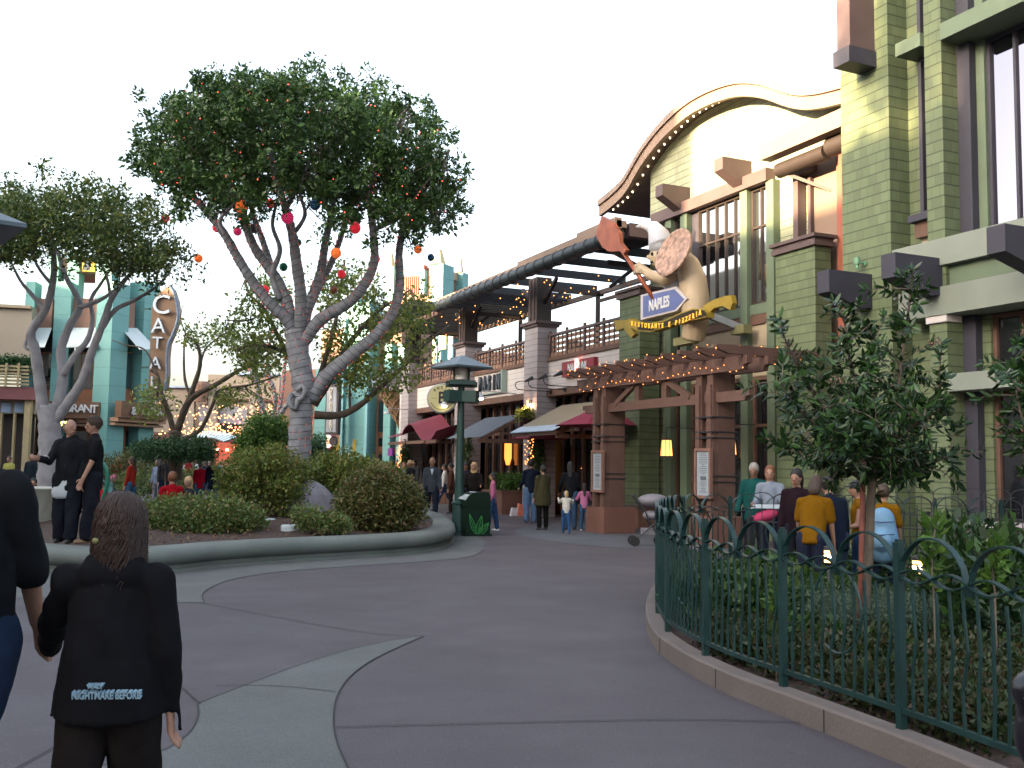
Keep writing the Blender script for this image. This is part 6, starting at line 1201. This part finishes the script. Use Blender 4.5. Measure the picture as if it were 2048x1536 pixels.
    for S_ in 'LR':
        C(nb_+Vector((0, 0, -.02)), J['s'+S_], .07, .062); a, b = J['s'+S_], J['e'+S_]
        if sleeve == 'short': C(a, a.lerp(b, .75), .064, .062)
        elif sleeve == 'none': pass
        elif sleeve == 'elbow': C(a, b, .072, .066)
        else: C(a, b, .062*k, .054*k); C(b, (J['w'+S_]+J['d'+S_]*.10) if sleeve == 'xlong' else J['w'+S_].lerp(b, .08 if sleeve == 'long' else .6), .052*k, .044*k)
    C(nb_+Vector((0, 0, -.02)), nb_.lerp(nk, .35), .078, .062)
    if hs == 'hood' or collar: C(tl((-.07, -.03, .56)), tl((.07, -.03, .56)), .05, .05); C(tl((-.07, -.05, .52)), tl((.07, -.05, .52)), .06, .06)
    Ml = Matrix.Rotation(R(lean), 3, 'X'); Mi = Ml.inverted(); nv_ = []
    for v in m.v:
        q_ = Ml@(Vector(v)-O*s)
        if abs(q_.x) < .24*s*fat and q_.z < hz_*s and q_.z > hz_*s-.35: q_.z = hz_*s
        nv_.append(tuple(Mi@q_+O*s))
    if sit is None: m.v = nv_
    folds(vox('jacket' if toplabel is None else toplabel, m, vs*.8, TMt, th, 4, False), fa)
    # shoes
    SM_ = mat('shoe_%02d%02d%02d' % tuple(int(c*99) for c in shoes), shoes, .5, .1)
    for S_ in 'LR':
        a = J['a'+S_]; f = 0 if sit is None else 0; m = MB(); C(a+Vector((0, -.03, -.035)), a+Vector((0, .13, -.045)), .04, .034, .8); m.v = [(x, y, max(z, (a.z-.075)*s)) for x, y, z in m.v]; m.build('shoe', SM_, th, True, False)
    # hair
    if hs != 'bald':
        m = MB(); hm_ = mat('hair_'+hair, HC[hair], .6, .3, 20, .4, 60)
        m.ell(X(H((0, -.02, .028))), .09*s, .104*s, .112*s, 16, 12, Hm)
        if hs in ('long', 'pony', 'bob', 'curly'): m.ell(X(H((0, -.055, -.03))), .092*s, .07*s, .12*s, 14, 10, Hm)
        if hs == 'bob' or hs == 'curly': m.ell(X(H((0, -.06, -.10))), (.10 if hs == 'curly' else .085)*s, .07*s, .08*s, 14, 10, Hm)
        if hs == 'curly':
            for k in range(26):
                a = random.uniform(0, 6.28); z = random.uniform(-.16, .02); m.ell(X(H((.08*math.sin(a), -.055+.045*math.cos(a)*(-1 if math.cos(a) > 0 else 1), z))), .026*s, .024*s, .04*s, 8, 6)
        if hs == 'long': capsule(m, X(H((0, -.08, -.05))), X(hc+Vector((0, -.11, -.33))), .085*s, .05*s, .5, 12, (1, 0, 0))
        if hs == 'pony': capsule(m, X(H((0, -.11, .02))), X(hc+Vector((0, -.14, -.22))), .035*s, .018*s)
        if hs == 'bun': m.ell(X(H((0, -.12, .03))), .05*s, .04*s, .05*s, 10, 8)
        if hands:
            sm_ = MB()
            for k in range(900 if hs == 'curly' else 160):
                a = random.uniform(0, 6.283); e = random.uniform(.1, 1.35); d = Vector((math.cos(a)*math.cos(e), math.sin(a)*math.cos(e), math.sin(e))); 
                if d.y > .55 and d.z < .5: continue
                P = []; ln = (.30 if hs == 'curly' else .07)*random.uniform(.6, 1.1); w_ = random.uniform(.6, 1); ph_ = random.uniform(0, 6)
                for j in range(9):
                    t = j/8; e2 = e-t*ln/.10; c2 = math.cos(max(e2, -.1)); P.append(X(H((.094*c2*math.cos(a)*1.02, -.02+.108*c2*math.sin(a), .028+.117*math.sin(max(e2, -.1))-max(0, -.1-e2)*.10)))+Vector((math.sin(t*14*w_+ph_), math.cos(t*13*w_+ph_), 0))*(.014 if hs == 'curly' else .001)*t)
                sm_.tube(P, [.0028*s, .0035*s, .0035*s, .0035*s, .0035*s, .0035*s, .003*s, .002*s, .001*s], 4, False)
            sm_.build('hair_strands', hm_, th, True, False, False)
        nb2 = MB(); vox('hair', m, .010 if hands else .016, hm_, th, 2, False)
    else:
        m = MB(); m.ell(X(H((0, -.035, -.01))), .083*s, .085*s, .075*s, 14, 10, Hm); m.build('hair', mat('hair_shaved', (.12, .085, .06), .8, .2, 20), th, True, False)
    if hat == 'cap': m = MB(); m.ell(X(H((0, -.01, .05))), .096*s, .11*s, .085*s, 14, 10, Hm); m.ell(X(H((0, .11, .035))), .07*s, .07*s, .01*s, 12, 6, Hm); m.build('cap', mat('cap_dark', (.02, .02, .025), .7, .1), th, True, False)
    if hat == 'cowboy':
        m = MB(); m.ell(X(H((0, 0, .09))), .085*s, .11*s, .09*s, 14, 10, Hm); n0 = 28; vv = [X(H((0, 0, .055)))]
        for k in range(n0): a = 2*math.pi*k/n0; vv.append(X(H((.17*math.sin(a), .20*math.cos(a), .055+.05*abs(math.sin(a))**2))))
        m.add(vv+[v+Vector((0, 0, .012)) for v in vv], [(0, 1+(k+1) % n0, 1+k) for k in range(n0)]+[(n0+1, n0+2+k, n0+2+(k+1) % n0) for k in range(n0)]+[(1+k, 1+(k+1) % n0, n0+2+(k+1) % n0, n0+2+k) for k in range(n0)]); m.build('cowboy_hat', mat('straw_hat', (.38, .33, .26), .7, .05), th, True, False, auto=60)
    th['_J'] = 0; del th['_J']
    return th, {k: X(v) for k, v in J.items()}, tl, s
def face_cam(p, off=0): return math.atan2(-p.x, -p.y)+R(off)
AW = HEAD
def G(x, y): return gz(x, y)
BK = (.008, .008, .009)
# --- foreground girl and man, hand in hand
gp = at(240, 3.42); grip = dp(78, 1262, 3.68)
g_, J, tl_, s_ = person('girl in an oversized black hooded jacket walking away hand in hand with the man', Vector((gp.x, gp.y, 0)), AW+R(-6), 1.41, (.007, .007, .009), (.012, .009, .009), 'reddish', 'curly', (.02, .02, .02), hipL=-9, hipR=12, kneeL=6, kneeR=4, aL=('to', dp(104, 1280, 3.66), (-.4, -.5, -.4)), hemz=.70, aR=(2, 9, 10), fat=1.13, hem=.16, hands=True, vs=.012, hy=-38, collar=True, flare=1.2, sleeve='xlong')
m = MB(); m.ell(Vector((-.03, -.135, 1.29)), .011, .009, .010); m.build('hair_clip', mat('clip_yellow', (.12, .12, .04), .5, 0), g_, True, False)
for t_s, sz, dz in [('NIGHTMARE BEFORE', .031, .0), ("WALT", .014, .028)]:
    text('print', t_s, sz, Matrix.Translation((.055 if dz == 0 else .02, -.222, .815+dz))@TM((0, 0, 0), (1, 0, 0), (0, -.12, 1)), mat('jacket_print', (.14, .22, .28), .6, .1), g_, .012, .001, .72 if dz == 0 else 1.2, world=False)
mp = at(-78, 3.45); man, JM, tlm, sm__ = person('man in a dark jacket with a blue backpack at the left edge holding her hand', Vector((mp.x, mp.y, 0)), AW+R(-2), 1.77, (.012, .013, .016), (.02, .035, .075), 'dark', 'short', (.03, .03, .03), hipL=10, hipR=-8, kneeL=5, kneeR=8, aL=(5, 8, 10), aR=('to', grip, (.5, -.8, 0)), sleeve='elbow', fat=1.2, hem=.10, hands=True, vs=.013, collar=True)
m = MB(); capsule(m, (.10, -.22, 1.02), (.10, -.22, 1.32), .15, .12, .8, 14, (1, 0, 0)); vox('backpack', m, .02, mat('backpack_blue', (.02, .035, .12), .6, .1), man, 3, False)
m = MB(); m.tube([(.18, -.33, 1.26), (.215, -.32, 1.14), (.20, -.33, 1.02)], [.012, .02, .012], 8); m.build('backpack_stripe', mat('stripe_pale', (.40, .5, .55), .5, .05), man, True, False)
# --- two men standing on the planter wall
w1 = gz(130, 1086, .36); w2 = gz(178, 1086, .36)
person('gesturing man in a baggy black jacket over a white shirt, standing on the planter wall', w1+Vector((0, .0, 0)), face_cam(w1, 22), 1.76, (.012, .012, .014), (.012, .013, .02), 'brown', 'bald', (.015, .015, .015), hipL=6, hipR=-4, aR=(28, 12, 68), aL=(4, 10, 20), fat=1.12, hem=.10, hands=True, vs=.014, hy=-55, collar=True, flare=1.45)[0]
m = MB(); th = [o for o in COL.objects if o.name.startswith('person') and 'gesturing' in o.get('label', '')][0]; capsule(m, (.04, 0, .74), (-.0, 0, .9), .19, .165, .8, 16, (1, 0, 0)); m.v = [(x, y, max(z, .64)) for x, y, z in m.v]; vox('shirt', m, .02, mat('white_shirt', (.34, .37, .39), .8, .08), th, 2, False)
m = MB(); m.tube([(.245, .22, 1.21), (.23, .235, 1.24)], [.04, .04], 10); m.build('watch', mat('steel_watch', (.5, .5, .5), .3, .05, metal=.6), th, True, False)
person('young man in a black short sleeved shirt standing beside the gesturing man', w2, face_cam(w2, 80), 1.80, (.010, .010, .012), (.012, .012, .014), 'brown', 'short', (.15, .09, .05), hipL=4, hipR=-4, aL=(12, 4, 12), aR=(8, 4, 14), sleeve='short', fat=1.05, hem=.10, hands=True, vs=.014, hp=8, flare=1.4)
# --- middle ground
def add(label, x, y, off=0, **k):
    p = G(x, y); return person(label, p, face_cam(p, off), **k)
LONGB = (.03, .065, .15)
a_ = add('bald man in a grey zip sweater and dark jeans walking towards the camera', 862, 1042, 0, h=1.80, top=(.055, .065, .08), legs=(.015, .02, .035), hair='grey', hs='bald', hipL=14, hipR=-10, kneeR=18, hy=18, fat=1.15, hem=.04)
m = MB(); m.prism([(-.045, .135, 1.48), (.045, .135, 1.48), (0, .17, 1.30)], (0, .012, 0)); m.build('shirt_collar', mat('pale_blue_shirt', (.35, .45, .55), .8, 0), a_[0], False, False)
p = at(948, 24.6); person('blonde woman in a black top looking up behind the litter bin', p, face_cam(p, 10), 1.63, (.012, .010, .010), (.02, .02, .03), 'blond', 'bob', aL=(20, 10, 70), aR=(25, 8, 60), hp=-25, fat=1.2, hem=.05)
add('long haired girl in a pink top with red sleeves beside the litter bin', 985, 1062, 100, h=1.40, top=(.50, .15, .28), legs=LONGB, hair='dark', hs='long', shoes=(.6, .6, .6), hipL=10, hipR=-8, fat=.85, flare=1.1, aL=(-5, 6, 30), aR=(5, 6, 40))
add('person in a white jacket and jeans walking past the shops behind the bald man', 888, 1016, 90, h=1.66, top=(.55, .55, .53), legs=LONGB, hair='dark', hs='short', hipL=22, hipR=-20, kneeR=20)
p = at(903, 33); person('person in a brown coat half hidden behind the street lamp', p, face_cam(p, 90), 1.62, (.10, .045, .03), (.03, .02, .02), 'dark', 'short', hem=.15)
p = at(932, 31); person('person in a dark cap standing behind the blonde woman', p, face_cam(p), 1.66, (.03, .03, .05), (.03, .03, .05), 'dark', 'short', hat='cap')
add('man in a navy sweater and light jeans near the shopping bags', 1060, 1046, 165, h=1.74, top=(.012, .018, .035), legs=(.10, .17, .30), hair='dark', hs='short', shoes=(.05, .08, .13), fat=1.1, flare=1.35, aL=(10, 8, 50))
add('older woman in an olive coat and black trousers, dark hair tied up', 1085, 1060, 150, h=1.58, top=(.055, .05, .025), legs=(.008, .008, .008), hair='dark', hs='bun', fat=1.2, hem=.18, aR=(20, 5, 50))
add('tall long haired person in a black leather jacket looking into the doorway', 1140, 1060, 185, h=1.68, top=(.012, .015, .018), legs=(.04, .08, .15), hair='dark', hs='long', fat=1.05, aL=(10, 20, 40), aR=(10, 8, 30))
add('small child in a white jumper and jeans with a ponytail, seen from behind', 1132, 1068, 175, h=1.0, top=(.6, .58, .52), legs=(.03, .08, .2), hair='blond', hs='pony', fat=1.1, hipL=10, hipR=-8, kneeR=14, aL=(60, 20, 80), aR=(50, 20, 80), shoes=(.02, .02, .02))
add('small child in a pink top with red sleeves by the pergola pier', 1168, 1062, 175, h=1.15, top=(.50, .17, .32), legs=(.04, .09, .17), hair='dark', hs='long', fat=1.0, aL=(30, 20, 60), aR=(30, 20, 60), shoes=(.6, .45, .5))
# --- people behind the green fence, clothes darkened in place of tree shade
def man_at(label, x, D, off, **k): p = at(x, D); return person(label, p, face_cam(p, off), **k)
man_at('man in a teal and navy jacket standing by the brown door', 1508, 16.4, 10, h=1.64, top=(.010, .075, .07), legs=(.015, .015, .02), hair='grey', hs='short', fat=1.15, hp=15, hem=.08, aL=(5, 14, 30), aR=(5, 14, 30), skin=SKIN2)
t_ = man_at('woman with auburn hair in a white sweater holding a white tray', 1540, 15.4, 5, h=1.60, top=(.22, .25, .31), legs=(.02, .025, .05), hair='auburn', hs='bob', aL=(25, 10, 60), aR=(25, 10, 60))
p = t_[0].location+Vector((math.sin(face_cam(t_[0].location)), math.cos(face_cam(t_[0].location)), 0))*.36+Vector((-.05, 0, 1.02)); tag(MB().obox(p, .22, .15, .03, RT.to_2d().to_3d(), None, (0.15, 0, 1)).build('tray', mat('white_tray', (.42, .47, .52), .4, .03)), 'white tray carried by the auburn haired woman', 'tray')
p2 = p+Vector((-.10, -.05, -.14)); m = MB(); m.ell(p2, .22, .12, .09, 14, 10, Matrix.Rotation(-YAW, 3, 'Z')@Matrix.Rotation(R(-18), 3, 'Y')); tag(m.build('rolled_coat', mat('pink_cloth', (.32, .025, .08), .8, .15), None, True), 'bright pink rolled coat held under the white tray', 'coat')
man_at('dark haired woman in black behind the girl in the yellow shirt', 1593, 12.9, 20, h=1.55, top=(.02, .01, .015), legs=(.02, .02, .03), hair='dark', hs='long', hp=10)
man_at('girl in a yellow shirt with brown hair bending her head forward behind the fence', 1622, 11.2, 195, h=1.50, top=(.21, .095, .004), legs=(.02, .03, .05), hair='brown', hs='bob', sleeve='short', lean=18, hp=20, fat=1.1)
man_at('person in dark navy clothes leaning between the yellow shirted children', 1665, 11.6, 160, h=1.48, top=(.015, .02, .035), legs=(.03, .045, .08), hair='dark', hs='short', lean=15, fat=1.2, hem=.1)
man_at('boy in a yellow vest and dark cap beside the tree stake', 1715, 11.9, 80, h=1.42, top=(.21, .095, .004), legs=(.02, .04, .09), hair='dark', hs='short', hat='cap', sleeve='none', aL=(10, 5, 70), aR=(10, 5, 70), fat=.9)
b_ = man_at('child in a yellow top carrying a light blue backpack behind the small tree', 1766, 11.7, 185, h=1.38, top=(.21, .095, .004), legs=(.02, .04, .08), hair='brown', hs='short', sleeve='short', fat=.95)
m = MB(); capsule(m, (0, -.2, .70), (0, -.2, 1.02), .20, .14, .75, 14, (1, 0, 0)); m.ell((0, -.34, .78), .13, .07, .12); bp_ = vox('backpack', m, .02, mat('light_blue_bag', (.12, .24, .37), .6, .15, 5), b_[0], 3, False)
m = MB()
for z in (.72, .86, 1.0): m.tube([(-.14, -.30-.03*(z < .9), z), (0, -.36-.05*(z < .9), z-.01), (.14, -.30-.03*(z < .9), z)], .006, 5)
m.build('zip', mat('navy_zip', (.02, .03, .08), .6, 0), bp_, False, False)
# --- crowd at the left beyond the planter
def cw(label, x, D, off, **k): p = at(x, D, k.pop('z', 0)); return person(label, p, face_cam(p, off), **k)
cw('dark haired person in a black jacket sitting low at the far left', 22, 19, 60, h=1.60, top=(.02, .03, .045), legs=(.03, .04, .08), hair='dark', sit=.42, hipL=85, hipR=85, kneeL=85, kneeR=85, aL=(40, 10, 70), aR=(40, 10, 70))
cw('woman in a bright blue shirt raising her hand among the seated people at the left', 42, 22, 50, h=1.62, top=(.02, .16, .45), legs=(.05, .05, .1), hair='brown', hs='short', sleeve='short', sit=.42, hipL=85, hipR=85, kneeL=85, kneeR=85, aL=(60, 10, 90), aR=(60, 10, 110))
cw('boy in a violet blue shirt sitting behind the fluted planter', 69, 21, 10, h=1.40, top=(.06, .05, .35), legs=(.05, .05, .1), hair='dark', sit=.42, hipL=85, hipR=85, kneeL=85, kneeR=85)
cw('distant bald man in dark clothes in front of the left tree', 63, 36, 20, h=1.75, top=(.02, .03, .04), legs=(.02, .05, .06), hair='grey', hs='bald')
cw('distant person in a pale yellow top near the tan pier', 18, 38, 30, h=1.65, top=(.45, .42, .12), legs=(.1, .1, .1), hair='brown')
cw('woman in a red sweater facing the camera beside the brown shrub', 236, 42, 10, h=1.68, top=(.42, .01, .02), legs=(.12, .12, .2), hair='blond', hs='long')
cw('woman in a rust red jumper and blue jeans turning away behind the planter', 264, 30, 120, h=1.66, top=(.36, .03, .02), legs=(.05, .13, .24), hair='brown', hs='long', hipL=8, hipR=-8)
cw('man in a straw cowboy hat and plaid shirt in the crowd', 330, 34, -20, h=1.74, top=(.07, .07, .08), legs=(.03, .06, .12), hat='cowboy', fat=1.2)
cw('woman in a pale blue shirt beside the man in the cowboy hat', 316, 35.5, 40, h=1.60, top=(.22, .28, .42), legs=(.2, .2, .25), hair='grey')
cw('person in a white blue shirt behind the man in the cowboy hat', 344, 36.5, 160, h=1.68, top=(.35, .42, .55), legs=(.1, .1, .15), hair='brown')
cw('man in a red shirt sitting with his back to us behind the low shrubs', 346, 20.3, 170, h=1.74, top=(.30, .005, .012), legs=(.03, .04, .08), hair='auburn', sleeve='short', sit=.42, hipL=85, hipR=85, kneeL=85, kneeR=85, fat=1.15, vs=.018)
cw('fair haired young woman in black sitting beside the man in the red shirt', 379, 21.3, 60, h=1.62, top=(.02, .02, .03), legs=(.03, .03, .04), hair='blond', hs='long', sit=.38, hipL=85, hipR=85, kneeL=85, kneeR=85, hy=-20, vs=.018)
cw('person in a bright red jacket seen from behind beyond the seated couple', 401, 33, 175, h=1.55, top=(.42, .01, .03), legs=(.04, .1, .2), hair='grey', fat=1.15, hem=.05)
cw('long haired blonde woman in a navy jacket seen from behind', 427, 32, 190, h=1.66, top=(.010, .015, .03), legs=(.06, .13, .22), hair='blond', hs='long', fat=1.1, hem=.1)
th = cw('child in a red top half hidden behind the young man on the wall', 207, 21, 40, h=1.0, top=(.35, .01, .015), legs=(.1, .1, .3), hair='dark', z=.1)
CT = [((.45, .5, .55), 'white'), ((.03, .04, .06), 'navy'), ((.03, .03, .03), 'black'), ((.12, .25, .4), 'blue'), ((.4, .42, .42), 'grey'), ((.35, .03, .04), 'red'), ((.2, .16, .1), 'tan')]
random.seed(9)
for i, (x, D) in enumerate(((282, 55), (294, 60), (303, 50), (360, 58), (368, 64), (377, 55), (386, 62), (393, 68), (410, 60), (418, 66), (440, 60), (448, 54), (455, 70), (465, 64))):
    c, n_ = CT[i % 7]; cw('passer by in a %s top, %s of the far crowd under the canopy' % (n_, ['leftmost', 'second from left', 'third from left', 'fourth from left', 'fifth from left', 'sixth from left', 'seventh from left', 'eighth from left', 'ninth from left', 'tenth from left', 'eleventh from left', 'third from right', 'second from right', 'rightmost'][i]), x, D, random.uniform(-60, 200), h=random.uniform(1.6, 1.8), top=c, legs=random.choice([(.03, .05, .1), (.02, .02, .02), (.2, .18, .15)]), hair=random.choice(['brown', 'dark', 'blond', 'grey']), hs=random.choice(['short', 'long', 'short']), face=False, vs=.035)
for i, (x, D, n_, c, hr) in enumerate(((768, 44, 'dark blue', (.02, .03, .06), 'grey'), (784, 40, 'grey', (.12, .12, .13), 'brown'), (795, 46, 'pale grey', (.3, .3, .32), 'brown'), (808, 38, 'silver', (.2, .2, .22), 'auburn'), (820, 36, 'black', (.015, .015, .02), 'blond'), (829, 42, 'charcoal', (.04, .04, .05), 'dark'), (846, 44, 'purple', (.08, .04, .08), 'brown'), (779, 50, 'brown', (.12, .07, .05), 'dark'))):
    cw('shopper in a %s top walking under the maroon awning' % n_, x, D, random.uniform(-40, 60), h=1.66+.06*(i % 3), top=c, legs=(.02, .03, .05), hair=hr, hs=['short', 'long'][i % 2], face=D < 41, hipL=12, hipR=-10)
# --- things people use
c = gz(1290, 1056); c = at(1298, 20.2, 0); th = thing('stroller', 'grey folding stroller standing before the green pier', 'stroller', c); HB = mat('stroller_fabric', (.16, .15, .17), .7, .15, 5)
L = lambda x, z, y=0: c+RT.to_2d().to_3d()*x+Vector((0, 0, z))+fw.to_2d().to_3d().normalized()*y
m = MB(); m.tube([L(-.3, 1.02), L(-.1, .75), L(.1, .35), L(.25, .12)], .015, 6); m.tube([L(-.3, 1.02, .4), L(-.1, .75, .4), L(.1, .35, .4), L(.25, .12, .4)], .015, 6); m.tube([L(-.3, 1.02), L(-.3, 1.02, .4)], .02, 6); m.tube([L(-.28, .12), L(.3, .62)], .014, 6); m.build('frame', BLACKM, th)
m = MB(); m.ell(L(.12, .92, .2), .34, .28, .14); m.ell(L(.1, .62, .2), .2, .2, .1); m.build('canopy', HB, th, True); m = MB(); m.obox(L(.1, .3, .2), .22, .15, .06, RT.to_2d().to_3d()); m.build('basket', HB, th)
for x, y in ((-.28, 0), (-.28, .4), (.25, 0), (.25, .4)): m = MB(); m.lathe(L(x, .1, y), [(.05, -.02), (.10, -.02), (.10, .02), (.05, .02)], 14, fw.to_2d().to_3d()); m.build('wheel', DARK, th, True, auto=40)
c = at(62, 19.0, 0); th = thing('fluted_planter', 'pale fluted round stone planter behind the two men on the wall', 'planter', c); n = 48; prof = [(.35, .3), (.42, .55), (.62, .85), (.72, 1.0), (.76, 1.03), (.70, 1.04), (.6, .95)]
vs_ = [c+Vector((r*(1+.04*math.cos(j*math.pi*2/4))*math.cos(2*math.pi*j/n), r*(1+.04*math.cos(j*math.pi*2/4))*math.sin(2*math.pi*j/n), z-.0)) for r, z in prof for j in range(n)]
MB().add(vs_, [(i*n+j, i*n+(j+1) % n, (i+1)*n+(j+1) % n, (i+1)*n+j) for i in range(len(prof)-1) for j in range(n)]).build('bowl', mat('stone_cream', (.36, .36, .31), .8, .1, 4), th, True); MB().lathe(c, [(.5, 0), (.5, .1), (.35, .15), (.33, .32)], 24).build('foot', _m['stone_cream'], th, True, auto=40)
p = [dp(x, y, 16.5) for x, y in [(190, 1075), (193, 1040), (205, 1000), (214, 970), (213, 940), (203, 926), (190, 926), (184, 938), (188, 950), (197, 948), (199, 940)]]; th = thing('scroll_bench_end', 'green metal scroll shaped bench end behind the young man', 'bench', Vector((p[0].x, p[0].y, 0))); MB().tube(cr(p, 6), .035, 8).build('scroll', mat('scroll_green', (.02, .13, .09), .35, .1), th, True); MB().beam(Vector((p[0].x, p[0].y, .1)), Vector((p[0].x, p[0].y, .45)), .06, .06).build('foot', _m['scroll_green'], th)
c = at(300, 27, 0); d = Vector((1, .45, 0)).normalized(); th = thing('stone_bench', 'pale grey concrete bench beyond the low shrubs', 'bench', c); MB().obox(c+Vector((0, 0, .42)), 1.6, .35, .12, d).build('seat', CONC, th); MB().obox(c+Vector((-.0, 0, .15)), 1.3, .22, .149, d).build('base', CONC, th)
c = at(235, 42, 0); bl_ = dp(228, 956, 41.5); tag(MB().ell(bl_, .15, .15, .17, 16, 10).build('pink_ball', mat('pink_balloon', (.65, .16, .30), .4, .1), None, True), 'round pink balloon held low by the woman in the red sweater', 'balloon')
tag(MB().box(1, 1, 1, 1, 1, 1).build('x', SOIL)) if False else None
# dark bag at the lower right edge, on the arm of somebody just out of the picture
p = at(2480, 2.6); per = person('person in a black coat just outside the right edge of the picture', p, AW+R(10), 1.7, (.008, .008, .01), (.01, .01, .012), 'dark', 'short', fat=1.15, hem=.1, aL=(4, 12, 15), vs=.02)
c = dp(2092, 1400, 2.35); th = thing('shoulder_bag', 'shiny black bag poking in at the lower right edge', 'bag', c); m = MB(); m.ell(c+UP*-.08, .085, .06, .10, 16, 12); m.ell(c+UP*.02, .09, .07, .06, 16, 12); m.ell(c+UP*-.07-fw*.05, .06, .03, .06, 14, 10); vox('bag', m, .012, mat('black_leather', (.01, .009, .012), .28, .2, 8, .3, 20), th, 3)
m = MB(); m.obox(c+RT*-.055+UP*.035-fw*.085, .035, .012, .010, (RT+UP*.5)); m.obox(c+RT*-.03+UP*.012-fw*.10, .04, .012, .010, (RT+UP*.3)); m.build('reflective_strip', mat('silver_strip', (.35, .38, .42), .3, .1), th); m = MB(); m.tube([c+UP*.1, c+UP*.3+RT*.15], .012, 6); m.build('strap', DARK, th)
